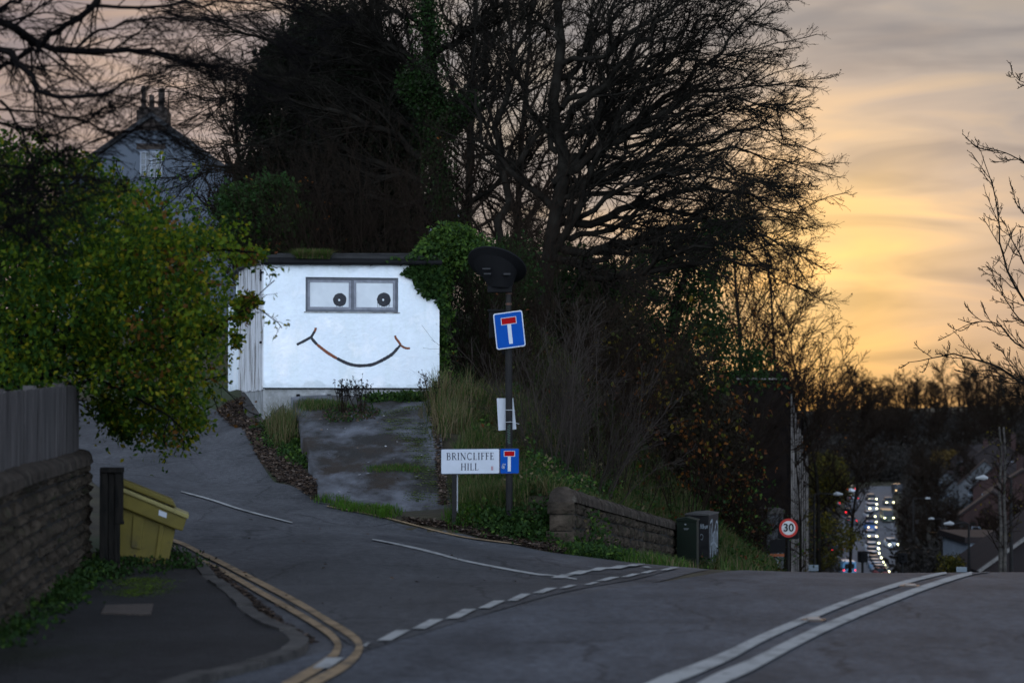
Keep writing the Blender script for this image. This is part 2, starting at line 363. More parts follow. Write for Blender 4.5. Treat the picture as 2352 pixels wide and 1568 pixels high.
# ================================================================ THE SETTING
rng = np.random.default_rng(7)
M = {}
M['ground'] = mat('soil and dead leaves', (.022, .017, .012), .95, (.05, .042, .022), .9, 8, .8, 9, third=(.028, .04, .014), tscale=.35, tamt=.5)
def asphalt(name, a, b, c):
    m = mat(name, a, .78, b, 1.1, 8, .5, 45, spec=.2, stretch=(1, .45, 1), third=c, tscale=.5, tamt=.55)
    t = m.node_tree; N = t.nodes.new; L = t.links.new; bs = [n for n in t.nodes if n.type == 'BSDF_PRINCIPLED'][0]; src = bs.inputs['Base Color'].links[0].from_socket
    tc = N('ShaderNodeTexCoord'); n = N('ShaderNodeTexNoise'); n.inputs['Scale'].default_value = 11; n.inputs['Detail'].default_value = 12; n.inputs['Roughness'].default_value = .85; L(tc.outputs['Object'], n.inputs['Vector'])
    r = N('ShaderNodeValToRGB'); r.color_ramp.elements[0].position = .36; r.color_ramp.elements[0].color = (.38, .38, .38, 1); r.color_ramp.elements[1].position = .64; r.color_ramp.elements[1].color = (1.65, 1.65, 1.65, 1); L(n.outputs['Fac'], r.inputs[0])
    mx = N('ShaderNodeMixRGB'); mx.blend_type = 'MULTIPLY'; mx.inputs[0].default_value = 1; L(src, mx.inputs[1]); L(r.outputs[0], mx.inputs[2]); out = mx.outputs[0]
    # fine cracks and old joints
    v = N('ShaderNodeTexVoronoi'); v.feature = 'DISTANCE_TO_EDGE'; v.inputs['Scale'].default_value = .45; n2 = N('ShaderNodeTexNoise'); n2.inputs['Scale'].default_value = 2.5; n2.inputs['Detail'].default_value = 6
    L(tc.outputs['Object'], n2.inputs['Vector']); vm = N('ShaderNodeMixRGB'); vm.blend_type = 'ADD'; vm.inputs[0].default_value = .35; L(tc.outputs['Object'], vm.inputs[1]); L(n2.outputs['Color'], vm.inputs[2]); L(vm.outputs[0], v.inputs['Vector'])
    r2 = N('ShaderNodeValToRGB'); r2.color_ramp.elements[0].position = .002; r2.color_ramp.elements[0].color = (.5, .5, .5, 1); r2.color_ramp.elements[1].position = .012; r2.color_ramp.elements[1].color = (1, 1, 1, 1); L(v.outputs['Distance'], r2.inputs[0])
    m2 = N('ShaderNodeMixRGB'); m2.blend_type = 'MULTIPLY'; m2.inputs[0].default_value = 1; L(out, m2.inputs[1]); L(r2.outputs[0], m2.inputs[2]); L(m2.outputs[0], bs.inputs['Base Color'])
    return m
M['asphalt_old'] = asphalt('worn asphalt', (.042, .043, .047), (.074, .075, .082), (.029, .030, .034))
M['asphalt_main'] = asphalt('carriageway asphalt', (.040, .043, .050), (.074, .079, .092), (.028, .030, .036))
M['asphalt_patch'] = asphalt('newer asphalt', (.038, .039, .042), (.056, .057, .062), (.032, .033, .036))
M['pave'] = asphalt('footway asphalt', (.013, .013, .014), (.024, .024, .026), (.010, .013, .008))
def worn(name, col, under, thr=.42):
    m = mat(name, under, .8, col, 7, 12, .3, 40, spec=.15, lo=thr-.10, hi=thr+.05, third=tuple(.55*c_ for c_ in col), tscale=2.2, tamt=.5); return m
M['white_line'] = worn('worn white road paint', (.30, .30, .295), (.12, .12, .12), .40)
M['faint_line'] = worn('faded white road paint', (.26, .26, .265), (.06, .06, .065), .47)
M['yellow_line'] = worn('worn yellow road paint', (.25, .175, .105), (.08, .07, .062), .43)
M['kerb'] = mat('kerb stone', (.030, .028, .027), .85, (.070, .064, .060), 4, 6, .4, 30)
M['concrete'] = mat('wet mossy concrete', (.022, .020, .018), .8, (.125, .13, .15), 1.3, 13, .7, 40, spec=.2, stretch=(1, .42, 1), third=(.030, .022, .016), tscale=1.1, tamt=.50, lo=.44, hi=.66)
# ground: one sheet with a fine grid near the junction
def spaced(lo, flo, fhi, hi, st):
    a = list(np.arange(flo, fhi+1e-6, st)); s = st; v = fhi
    while v < hi: s *= 1.09; v += s; a.append(v)
    s = st; v = flo
    while v > lo: s *= 1.09; v -= s; a.insert(0, v)
    return np.array(a)
gx = spaced(-900, -12, 13, 1100, .3); gy = spaced(-80, 4, 64, 2600, .3)
XX, YY = np.meshgrid(gx, gy); ZZ = H(XX, YY)
# far right and left sides of the valley rise
ZZ = ZZ + np.where(YY > 600, 10*sst((np.abs(XX-100)-160)/500)*sst((YY-600)/400), 0)
# soil roughness off the roads (kept under the paved sheets)
V = np.stack([XX, YY, ZZ], -1).reshape(-1, 3); nx = len(gx)
ii = np.arange((len(gy)-1)*nx).reshape(-1, nx)[:, :-1].ravel()
ground = npmesh('ground', V, np.stack([ii, ii+1, ii+nx+1, ii+nx], -1), M['ground'], smooth=True); ground['kind'] = 'structure'
def drape(name, left, right, nlen, nw, off, m, kind='structure', world_xy=False, jit=0):
    """sheet between two edge lines lying on the ground; edges given as points seen in the photo or as ground x, y"""
    def conv(pl):
        if world_xy: return np.array([(x, y) for x, y in pl], float)
        return np.array([tuple(G(x, y))[:2] for x, y in pl])
    a = resample(conv(left), nlen); b = resample(conv(right), nlen)
    t = np.linspace(0, 1, nw)[None, :, None]
    q = a[:, None]*(1-t)+b[:, None]*t
    z = H(q[..., 0], q[..., 1])+off
    V = np.concatenate([q, z[..., None]], -1).reshape(-1, 3)
    ii = np.arange((nlen-1)*nw).reshape(-1, nw)[:, :-1].ravel()
    o = npmesh(name, V, np.stack([ii, ii+1, ii+nw+1, ii+nw], -1), m, smooth=True); o['kind'] = kind
    return o
# main road (bends left beyond the crest, then climbs the far side of the valley)
mlx = [(-20-7.1+.35*-20+20, -20), (.35*0-7.3, 0), (.35*10-7.15, 10), (.35*20-7.1, 20), (.35*26-7.1, 26), (3.1, 30), (4.9, 36), (6.2, 42), (8.0, 52), (10, 64), (14, 90), (28, 180)]
mrx = [(x+9.5, y) for x, y in mlx]
drape('main_road', mlx, mrx, 420, 24, .012, M['asphalt_main'], world_xy=True)
farL = [(28, 180), (46, 300), (46.5, 330)] + [tuple(G(x, y, 330)[:2]) for x, y in ((1885, 1300), (1905, 1250), (1925, 1200), (1940, 1165), (1955, 1135), (2000, 1117))]
farR = [(37.5, 180), (60, 300), (61, 330)] + [tuple(G(x, y, 330)[:2]) for x, y in ((2078, 1300), (2066, 1250), (2056, 1200), (2050, 1165), (2052, 1135), (2085, 1117))]
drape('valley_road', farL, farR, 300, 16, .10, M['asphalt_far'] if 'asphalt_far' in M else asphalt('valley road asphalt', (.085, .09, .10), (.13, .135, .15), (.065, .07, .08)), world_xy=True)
# side road climbing to the left
srR = [(1630, 1309), (1560, 1302), (1430, 1287), (1300, 1274), (1175, 1250), (1050, 1223), (880, 1190), (735, 1151), (640, 1110), (590, 1046), (560, 976), (500, 945), (450, 927), (400, 917)]
srL = [(700, 1640), (640, 1440), (560, 1380), (500, 1340), (455, 1300), (425, 1275), (400, 1245), (330, 1205), (260, 1150), (200, 1090), (160, 1040), (150, 990), (150, 945), (170, 918)]
# resample both on matching stations by length
side = drape('side_road', srL, srR, 260, 60, .008, M['asphalt_old'])
drape('side_road_patch', [(575, 1315), (640, 1370), (720, 1430), (800, 1480), (835, 1500)], [(1010, 1248), (1120, 1268), (1250, 1290), (1400, 1310), (1530, 1315)], 60, 40, .016, M['asphalt_patch'])
# tyre-polished lighter wheel track up the side road
drape('wheel_track', [(478, 1100), (440, 1060), (410, 1020), (394, 990), (350, 950)], [(500, 1098), (460, 1056), (430, 1014), (408, 984), (360, 948)], 60, 5, .0125, asphalt('polished asphalt', (.05, .05, .056), (.075, .075, .083), (.042, .042, .047)))
# painted markings: ribbons on the ground
def ribbon(pts, m, name, wpx, off=.024, n=40, cap=None, kind='structure'):
    """pts: photo points along the line, wpx: width(s) in photo pixels measured upright"""
    pts = np.array(pts, float); c = resample(np.c_[pts, np.interp(np.arange(len(pts)), np.linspace(0, len(pts)-1, len(wpx)), wpx)], n)
    up = []; dn = []
    for i, (x, y, ww) in enumerate(c):
        t = c[min(i+1, n-1), :2]-c[max(i-1, 0), :2]; t = t/np.linalg.norm(t); nn = np.array([-t[1], t[0]])
        nn = nn*ww*.5
        up.append(tuple(G(x+nn[0], y+nn[1]))); dn.append(tuple(G(x-nn[0], y-nn[1])))
    V = np.array(up+dn); V[:, 2] += off
    i = np.arange(n-1); o = npmesh(name, V, np.stack([i, i+1, i+1+n, i+n], -1), m); o['kind'] = kind; return o
def c3(x, y): return ((400+x*.38265)*.9408, (1100+y*.38265)*.9408)
def c4(x, y): return (1129+.52*x, 1270+.52*y)
yo = [c3(*p) for p in ((40, 575), (140, 612), (240, 665), (360, 722), (480, 785), (640, 868), (850, 980), (1030, 1090), (1160, 1170), (1235, 1232), (1245, 1285), (1200, 1350), (1120, 1410), (1000, 1475), (900, 1530))]
yi = [c3(*p) for p in ((30, 612), (130, 662), (230, 712), (400, 792), (600, 908), (800, 1022), (960, 1118), (1060, 1188), (1108, 1245), (1105, 1290), (1070, 1340), (980, 1405), (860, 1475), (760, 1530))]
ribbon(yo, M['yellow_line'], 'yellow_line', [7, 9, 11, 13, 16, 19, 20], n=110)
ribbon(yi, M['yellow_line'], 'yellow_line', [7, 9, 11, 13, 16, 19, 20], n=110, off=.026)
ribbon([c3(*p) for p in ((1040, 362), (1200, 390), (1400, 432), (1560, 472), (1700, 510), (1850, 545), (2000, 572), (2352, 615))], M['yellow_line'], 'yellow_line', [2.2, 2.5, 3, 2.5], n=90)
ribbon([c3(*p) for p in ((110, 268), (300, 320), (460, 373), (600, 412), (820, 468))], M['white_line'], 'centre_line', [2.4, 4, 3.4, 2.4])
ribbon([c3(*p) for p in ((1330, 575), (1500, 608), (1700, 655), (1960, 722), (2352, 795))] + [(1265, 1325), (1325, 1334)], M['white_line'], 'centre_line', [2, 4, 4.5, 4, 4, 3.5, 2.5], n=70)
DASH = [((832, 1490), (852, 1484), 7), ((866, 1476), (942, 1456), 11), ((945, 1449), (1019, 1431), 10.5), ((1023, 1425), (1094, 1407), 10), ((1098, 1401), (1161, 1387), 9), ((1164, 1384), (1220, 1371), 8), ((1223, 1366), (1280, 1357), 7),
        ((1284, 1355), (1325, 1350), 6), ((1341, 1347), (1378, 1343), 6), ((1368, 1338), (1424, 1331), 6), ((1426, 1329), (1471, 1323), 5), ((1470, 1320), (1510, 1315), 4.5), ((1515, 1313), (1560, 1308), 4),
        ((1265, 1331), (1320, 1325), 7), ((1300, 1322), (1362, 1316), 7), ((1348, 1314), (1402, 1309), 6.5), ((1392, 1309), (1452, 1304), 6), ((1432, 1303.5), (1482, 1300), 5), ((1500, 1308), (1475, 1306), 2.5),
        ((716, 1541), (790, 1520), 8), ((815, 1500), (845, 1490), 8)]
for k_, (a, b, h) in enumerate(DASH[:-1]):
    # each dash is a slanted block lying along the edge of the main road
    x0, x1 = a[0], b[0]; y0, y1 = a[1]+h*.20, b[1]-h*.20; wx = (x1-x0)*(.42 if k_ < 13 else .55); q = [(x0, y0), (x0+wx, y0), (x1, y1), (x1-wx, y1)]; V = []
    for v in (0, .33, .66, 1):
        for u in (0, .5, 1):
            px = (q[0][0]*(1-u)+q[1][0]*u)*(1-v)+(q[3][0]*(1-u)+q[2][0]*u)*v; py = y0*(1-v)+y1*v; g_ = G(px, py); V.append((g_.x, g_.y, g_.z+.028))
    o = npmesh('give_way_dash', V, np.array([(r*3+c, r*3+c+1, r*3+c+4, r*3+c+3) for r in range(3) for c in range(2)]), M['white_line']); o['kind'] = 'structure'
ribbon([c4(*p) for p in ((640, 640), (790, 570), (900, 527), (1050, 462), (1200, 384), (1400, 296), (1600, 215), (1800, 146), (1960, 104), (2010, 95))], M['white_line'], 'white_line', [30, 28, 25, 22, 17, 14, 11, 9, 7, 4.5], n=90)
ribbon([c4(*p) for p in ((880, 640), (1005, 570), (1150, 505), (1340, 405), (1500, 328), (1700, 243), (1900, 165), (2050, 115), (2130, 95), (2200, 87))], M['white_line'], 'white_line', [32, 30, 26, 21, 18, 15, 12, 10, 7, 4.5], n=90)
# lower-left footway with its kerb
kerbpx = [(420, 1268), (470, 1306), (506, 1344), (549, 1373), (592, 1417), (641, 1449), (682, 1463), (708, 1483), (704, 1500), (682, 1514), (628, 1532), (520, 1561), (400, 1600)]
kp = resample(np.array([tuple(G(*p))[:2] for p in kerbpx]), 120)
wl = [tuple(G(x, y))[:2] for x, y in ((228, 1287), (215, 1300), (180, 1330), (120, 1380), (60, 1430), (0, 1480), (-60, 1530), (-140, 1600))]
wp = resample(np.array(wl), 120)
q = kp[:, None]*(1-np.linspace(0, 1, 20)[None, :, None])+wp[:, None]*np.linspace(0, 1, 20)[None, :, None]
V = np.concatenate([q, (H(q[..., 0], q[..., 1])+.05)[..., None]], -1).reshape(-1, 3)
ii = np.arange(119*20).reshape(-1, 20)[:, :-1].ravel()
o = npmesh('pavement', V, np.stack([ii, ii+20, ii+21, ii+1], -1), M['pave'], smooth=True); o['kind'] = 'structure'
mb = MB()
nk = 18; kk = resample(np.c_[kp, H(kp[:, 0], kp[:, 1])], nk*4+1); 
for i in range(nk):
    seg = kk[i*4:i*4+5]; 
    for s_ in range(4):
        a = Vector(seg[s_]); b = Vector(seg[s_+1]); t = (b-a).normalized()
        if s_ == 0: a = a+t*.008
        if s_ == 3: b = b-t*.008
        n_ = Vector((-t.y, t.x, 0)); 
        if n_.dot(Vector((-1, .2, 0))) < 0 and False: n_ = -n_
        dz = .065+.012*math.sin(i*2.3)
        o1 = [a+n_*.0, a-n_*.13, b-n_*.13, b+n_*.0]
        o1 = [Vector((p.x, p.y, p.z-.08)) for p in o1]
        mb.prism(o1, (0, 0, dz+.08))
o = mb.build('kerb', M['kerb']); o['kind'] = 'structure'
# concrete ramp in front of the shed
cs = [P(668, 930, 45.9), P(990, 917, 46.4), P(1040, 1196, 34.2), P(735, 1152, 35.6)]
def bil(u, v, c): return c[0]*(1-u)*(1-v)+c[1]*u*(1-v)+c[2]*u*v+c[3]*(1-u)*v
nu, nv = 40, 60; V = []
lft = lambda v: .14*math.sin(math.pi*min(v*1.15, 1))*(1 if v < .87 else 1)
for j in range(nv):
    for i in range(nu):
        u = i/(nu-1); v = j/(nv-1); p = bil(u, v, cs); j_ = .02*math.sin(v*23+u*3)+.015*math.sin(v*51)
        p.z = p.z*1.0 + .15 + .02*math.sin(u*9+v*4) ; 
        if i == 0: p.x += j_
        zz = float(0); V.append([p.x, p.y, p.z])
V = np.array(V); gz = H(V[:, 0], V[:, 1]); sv = np.repeat(np.arange(nv), nu)/(nv-1)
V[:, 2] = np.maximum(V[:, 2]-.05*sst((sv-.8)/.2), gz+.05)
top = len(V); ii = np.arange((nv-1)*nu).reshape(-1, nu)[:, :-1].ravel()
F = np.stack([ii, ii+nu, ii+nu+1, ii+1], -1)
edge = [j*nu for j in range(nv)] + [(nv-1)*nu+i for i in range(1, nu)] + [j*nu+nu-1 for j in range(nv-2, -1, -1)]
lo = V[edge].copy(); lo[:, 2] -= .5; V2 = np.vstack([V, lo]); k = np.arange(len(edge)-1); e = np.array(edge)
F2 = np.stack([e[:-1], top+k, top+k+1, e[1:]], -1)
o = npmesh('concrete_ramp', V2, [F, F2], M['concrete'], smooth=False); o['kind'] = 'structure'
RampC = cs
# ================================================================ SHED
AL = R(12); O = Vector((P(605, 931, 46).x, 46, 0)); e1 = Vector((math.cos(AL), math.sin(AL), 0)); e2 = Vector((-math.sin(AL), math.cos(AL), 0)); ez = Vector((0, 0, 1))
def ray(px, py): p = P(px, py, 1.0); return (p-Vector((0, 0, EYE)))
def onplane(px, py, off=0.0):
    """(u, z) on the shed's front plane moved off metres toward the street"""
    r = ray(px, py); c = Vector((0, 0, EYE)); n = -e2; o = O+n*off
    t = (o-c).dot(n)/r.dot(n); p = c+r*t; return (p-o).dot(e1), p.z
def SH(u, v, z): return O+e1*u+e2*v+ez*z
SW = 3.40
zt = onplane(605, 603)[1]; zb = onplane(605, 890)[1]
M['render'] = mat('white painted render', (.80, .865, .93), .8, (.70, .76, .82), 1.6, 7, .5, 14, spec=.2, third=(.90, .92, .96), tscale=.8, tamt=.5)
M['plinth'] = mat('stained concrete plinth', (.34, .35, .36), .85, (.14, .145, .14), 3.2, 8, .6, 20, third=(.42, .43, .45), tscale=1.6, tamt=.5)
def boardmat():
    m = mat('peeling white boards', (.60, .61, .64), .85, (.20, .19, .185), 2.2, 8, .5, 30, stretch=(1.5, 5, .5), lo=.50, hi=.60, third=(.42, .41, .40), tscale=1.4, tamt=.58); return m
M['boards'] = boardmat()
M['black'] = mat('black plastic', (.006, .006, .007), .75, spec=.15)
M['frame'] = mat('grey weathered window frame', (.13, .14, .165), .6, (.09, .10, .12), 9, 6, .2, 40, spec=.3); M['sash'] = mat('grey weathered sash', (.25, .265, .31), .6, (.17, .18, .21), 9, 6, .2, 40, spec=.3)
M['pane'] = mat('whitewashed window glass', (.60, .64, .68), .35, (.52, .56, .60), 3, 5, 0, spec=.4)
M['inkb'] = mat('black painted line', (.018, .020, .028), .6, (.03, .032, .04), 8, 4)
M['inko'] = mat('rusty orange painted line', (.22, .065, .03), .65, (.14, .05, .03), 14, 4)
def addstreak(m, lo=.78):
    t = m.node_tree; N = t.nodes.new; L = t.links.new; bs = [n for n in t.nodes if n.type == 'BSDF_PRINCIPLED'][0]; src = bs.inputs['Base Color'].links[0].from_socket
    tc = N('ShaderNodeTexCoord'); mp = N('ShaderNodeMapping'); mp.inputs['Scale'].default_value = (2.2, 2.2, .5); L(tc.outputs['Object'], mp.inputs[0]); n = N('ShaderNodeTexNoise'); n.inputs['Scale'].default_value = 1.3; n.inputs['Detail'].default_value = 9; n.inputs['Roughness'].default_value = .7; L(mp.outputs[0], n.inputs['Vector'])
    r = N('ShaderNodeValToRGB'); r.color_ramp.elements[0].position = .34; r.color_ramp.elements[0].color = (lo, lo*1.01, lo*.98, 1); r.color_ramp.elements[1].position = .5; r.color_ramp.elements[1].color = (1, 1, 1, 1); L(n.outputs['Fac'], r.inputs[0])
    mx = N('ShaderNodeMixRGB'); mx.blend_type = 'MULTIPLY'; mx.inputs[0].default_value = 1; L(src, mx.inputs[1]); L(r.outputs[0], mx.inputs[2]); out = mx.outputs[0]
    # grime creeping up from the bottom edge and down from the eaves of the wall
    sp = N('ShaderNodeSeparateXYZ'); L(tc.outputs['Object'], sp.inputs[0]); n2 = N('ShaderNodeTexNoise'); n2.inputs['Scale'].default_value = 4; n2.inputs['Detail'].default_value = 8; L(tc.outputs['Object'], n2.inputs['Vector'])
    for z0, sg in ((zb, 1), (zt, -1)):
        a = N('ShaderNodeMath'); a.operation = 'MULTIPLY_ADD'; L(sp.outputs[2], a.inputs[0]); a.inputs[1].default_value = sg; a.inputs[2].default_value = -sg*z0
        b = N('ShaderNodeMath'); b.operation = 'MULTIPLY_ADD'; L(n2.outputs['Fac'], b.inputs[0]); b.inputs[1].default_value = -.5; L(a.outputs[0], b.inputs[2])
        r = N('ShaderNodeValToRGB'); r.color_ramp.elements[0].position = 0; r.color_ramp.elements[0].color = (.80, .81, .80, 1); r.color_ramp.elements[1].position = .09; r.color_ramp.elements[1].color = (1, 1, 1, 1)
        c = N('ShaderNodeMath'); c.operation = 'ADD'; c.inputs[1].default_value = .22; L(b.outputs[0], c.inputs[0]); L(c.outputs[0], r.inputs[0])
        m2 = N('ShaderNodeMixRGB'); m2.blend_type = 'MULTIPLY'; m2.inputs[0].default_value = 1; L(out, m2.inputs[1]); L(r.outputs[0], m2.inputs[2]); out = m2.outputs[0]
    L(out, bs.inputs['Base Color'])
addstreak(M['render'], .93)
shed = empty('shed', SH(SW/2, 2, zb-.5), 'small white shed with a smiling face painted below its wide window', 'shed')
# front wall with window hole
wx0, wzt = onplane(702, 636); wx1, wzb = onplane(915, 717)
mb = MB()
def fr(u0, u1, z0, z1, v0, v1, m=None): 
    mb.box((u0, v0, z0), (u1, v1, z1), Matrix.Translation(O) @ Matrix.Rotation(AL, 4, 'Z'), m)
fr(0, SW, zb, wzb, 0, .22); fr(0, SW, wzt, zt, 0, .22); fr(0, wx0, wzb, wzt, 0, .22); fr(wx1, SW, wzb, wzt, 0, .22)
fr(SW-.22, SW, zb, zt, .22, 6.0); fr(.05, SW-.22, zb, zt, 5.8, 6.0)
wall = mb.build('front_wall', M['render'], shed)
# plinth
mb = MB(); pzl = onplane(605, 968)[1]
mb.prism([SH(.0, .03, zb), SH(.0, .03, pzl-.3), SH(SW-.02, .03, 1.5), SH(SW-.02, .03, zb)], e2*5.7)
mb.build('plinth', M['plinth'], shed)
mb = MB(); fr(-.005, SW+.01, zb-.022, zb, -.012, .05); mb.build('drip_edge', M['black'], shed)
for px in (685, 756, 820):
    mb = MB(); u, z = onplane(px, 912, 0); mb.tube([SH(u, .04, z-.05), SH(u-.0, -.03, z-.02), SH(u+.005, -.05, z+.0)], .045, 8); fr(u-.035, u+.03, z-.07, z+.06, -.02, .04); mb.build('vent', M['black'], shed)
# side wall boards, each a plank with slight misalignment
mb = MB(); v = 0.02; k = 0; rr = random.Random(3)
while v < 4.35:
    wv = rr.uniform(.16, .24); t = rr.uniform(.0, .035)
    mb.prism([SH(-.0-t, v, zb-.02-rr.uniform(0, .05)), SH(-.02-t, v+wv-.012, zb-.02-rr.uniform(0, .05)), SH(-.02-t, v+wv-.012, zt+.06+.05*v*.3), SH(-.0-t, v, zt+.05+.05*v*.3)], e1*.05); v += wv; k += 1
mb.build('side_boards', M['boards'], shed)
mb = MB(); mb.box((-.06, 4.4, zb-.35), (.4, 6.6, zt-.5), Matrix.Translation(O) @ Matrix.Rotation(AL, 4, 'Z')); mb.build('rear_extension', M['render'], shed)
# roof slab, fascia and gutter
M['felt'] = mat('black roofing felt', (.012, .012, .013), .75, (.022, .022, .023), 5, 4, .3)
mb = MB()
def rbox(u0, u1, v0, v1, z0, z1, mbb): mbb.box((u0, v0, z0), (u1, v1, z1), Matrix.Translation(O) @ Matrix.Rotation(AL, 4, 'Z'))
mb.prism([SH(-.12, -.02, zt+.07), SH(SW+.06, -.02, zt+.10), SH(SW+.06, -.02, zt+.17), SH(.15, -.02, zt+.155), SH(-.12, -.02, zt+.12)], e2*6.1)
mb.prism([SH(.30, .25, zt+.17), SH(SW+.06, .25, zt+.20), SH(SW+.06, .25, zt+.24), SH(.30, .25, zt+.20)], e2*.2)
mb.build('roof', M['felt'], shed)
mb = MB(); rbox(-.02, SW+.02, -.05, -.021, zt-.005, zt+.10, mb); mb.build('fascia', M['black'], shed)
mb = MB(); mb.tube([SH(-.06, -.10, zt+.005), SH(SW+.03, -.10, zt+.035)], .05, 10); 
for i in range(6): u = .3+i*.58; mb.tube([SH(u, -.10, zt-.048), SH(u, -.10, zt+.09)], .008, 5); mb.tube([SH(u, -.10, zt+.02), SH(u+.035, -.10, zt+.02)], .057, 10)
mb.build('gutter', M['black'], shed)
# side verge board and bracket scraps on the corner
M['oldwood'] = mat('old grey timber', (.12, .115, .11), .85, (.20, .19, .18), 5, 6, .4, 30)
mb = MB(); mb.prism([SH(-.09, -.02, zt-.03), SH(-.06, 4.4, zt+.10), SH(-.06, 4.4, zt+.26), SH(-.09, -.02, zt+.13)], e1*.045); mb.build('verge_board', M['oldwood'], shed)
mb = MB(); rbox(-.055, .0, .1, .22, zt-.34, zt-.12, mb); rbox(-.06, -.0, -.012, .18, zt-.20, zt-.17, mb); mb.build('meter_bracket', M['black'], shed)
mb = MB(); rbox(-.055, -.005, .08, .24, onplane(600, 788)[1], onplane(600, 783)[1], mb); mb.build('hinge', M['black'], shed)
# window: frame, two sashes
win = MB()
def wb(u0, u1, z0, z1, v0, v1, b): b.box((u0, v0, z0), (u1, v1, z1), Matrix.Translation(O) @ Matrix.Rotation(AL, 4, 'Z'))
f_ = .045
for a in ((wx0, wx1, wzb, wzb+f_), (wx0, wx1, wzt-f_, wzt)): wb(a[0], a[1], a[2], a[3], .045, .12, win)
for a in ((wx0, wx0+f_), (wx1-f_, wx1)): wb(a[0], a[1], wzb+f_, wzt-f_, .047, .12, win)
frm = win.build('window', M['frame'], shed)
um = onplane(811, 680)[0]
b = MB(); wb(wx0-.03, wx1+.03, wzb-.022, wzb, -.015, .05, b); b.build('sill', mat('dirty sill', (.45, .46, .46), .8, (.12, .12, .11), 6, 6), frm)
b = MB(); wb(um-.022, um+.022, wzb+f_, wzt-f_, .052, .11, b); b.build('mullion', M['frame'], frm)
for (a0, a1, dv) in ((wx0+f_, um-.022, .062), (um+.022, wx1-f_, .056)):
    s_ = MB(); t = .05
    for c_ in ((a0, a1, wzb+f_, wzb+f_+t), (a0, a1, wzt-f_-t, wzt-f_)): wb(c_[0]+.003, c_[1]-.003, c_[2]+.002, c_[3]-.002, dv, dv+.03, s_)
    for c_ in ((a0, a0+t), (a1-t, a1)): wb(c_[0]+.003, c_[1]-.003, wzb+f_+t, wzt-f_-t, dv+.002, dv+.03, s_)
    s_.build('sash', M['sash'], frm)
    s_ = MB(); wb(a0+t, a1-t, wzb+f_+t, wzt-f_-t, dv+.016, dv+.024, s_); s_.build('pane', M['pane'], frm)
def pupil(px, py, rpx, drips, dv):
    u, z = onplane(px, py, -dv); r = rpx/120.0; b = MB(); rr = random.Random(int(px)); pts = []
    for i in range(28):
        a = 2*math.pi*i/28; q = r*(1+rr.uniform(-.035, .035)); pts.append(SH(u+q*math.cos(a), dv, z+q*math.sin(a)))
    hole = [SH(u-.012+.020*math.cos(2*math.pi*i/28), dv, z-.004+.022*math.sin(2*math.pi*i/28)) for i in range(28)]
    for i in range(28):
        j = (i+1) % 28; b.face([pts[i], pts[j], hole[j], hole[i]])
    for (dx, l) in drips: b.face([SH(u+dx-.006, dv, z), SH(u+dx+.004, dv, z), SH(u+dx+.002, dv, z-l), SH(u+dx-.004, dv, z-l)])
    b.build('pupil', M['inkb'], frm)
pupil(780.5, 688.5, 15.5, [(-.06, .16), (.05, .15), (-.1, .09)], .0755)
pupil(881.5, 688.0, 16.2, [(-.12, .15), (-.09, .19), (-.04, .17), (.02, .17), (.06, .19), (.1, .16), (.115, .13)], .0695)
# smile, painted on the wall
def c2(x, y): return ((500+x*.3508)*.9408, (550+y*.3508)*.9408)
def stroke(pts, wd, m, name):
    uz = resample(np.array([onplane(*c2(*p)) for p in pts]), max(8, len(pts)*6)); n = len(uz); b = MB(); rr = random.Random(len(pts)*7+int(pts[0][0])); L_ = []; Rr = []
    for i in range(n):
        t = uz[min(i+1, n-1)]-uz[max(i-1, 0)]; t /= np.linalg.norm(t); w_ = wd*.5*(1+rr.uniform(-.12, .12))*(.6 if i in (0, n-1) else 1)
        L_.append(SH(uz[i][0]-t[1]*w_, -.003, uz[i][1]+t[0]*w_)); Rr.append(SH(uz[i][0]+t[1]*w_, -.003, uz[i][1]-t[0]*w_))
    for i in range(n-1): b.face([Rr[i], Rr[i+1], L_[i+1], L_[i]])
    return b.build(name, m, shed)
stroke([(640, 830), (690, 805), (738, 778)], .05, M['inkb'], 'painted_smile')
stroke([(738, 782), (752, 758), (764, 738)], .05, M['inkb'], 'painted_smile')
stroke([(763, 740), (770, 725), (772, 712)], .045, M['inko'], 'painted_smile')
stroke([(742, 784), (760, 806), (780, 828)], .055, M['inkb'], 'painted_smile')
stroke([(779, 827), (830, 868), (870, 896), (920, 926)], .055, M['inko'], 'painted_smile')
stroke([(918, 924), (960, 946), (1010, 966), (1060, 975), (1110, 975), (1165, 968), (1220, 945), (1270, 918), (1310, 890), (1345, 850)], .06, M['inkb'], 'painted_smile')
stroke([(1340, 858), (1362, 832)], .045, M['inkb'], 'painted_smile')
stroke([(1364, 832), (1345, 805), (1330, 785), (1324, 766)], .045, M['inko'], 'painted_smile')
stroke([(1362, 834), (1385, 848), (1405, 855), (1428, 855)], .042, M['inko'], 'painted_smile')
# sloping kerb slabs at the shed's lower corner
def slab(name, pts, th, m, label=None, cat=None):
    b = MB(); b.prism(pts, (0, 0, -th)); o = b.build(name, m)
    if label: tag(o, label, cat)
    return o
slab('concrete_slab', [P(553, 895, 50), P(575, 900, 49.5), P(606, 968, 45.7), P(588, 982, 45), P(560, 940, 47)], .4, M['kerb'], 'sloping concrete edging slab below the side wall of the shed', 'slab')
slab('concrete_slab', [P(588, 985, 44.8), P(606, 968, 45.6), P(650, 928, 46), P(655, 945, 45.4), P(602, 1002, 43.9)], .4, M['kerb'], 'mossy concrete edging slab between the shed corner and the ramp', 'slab')
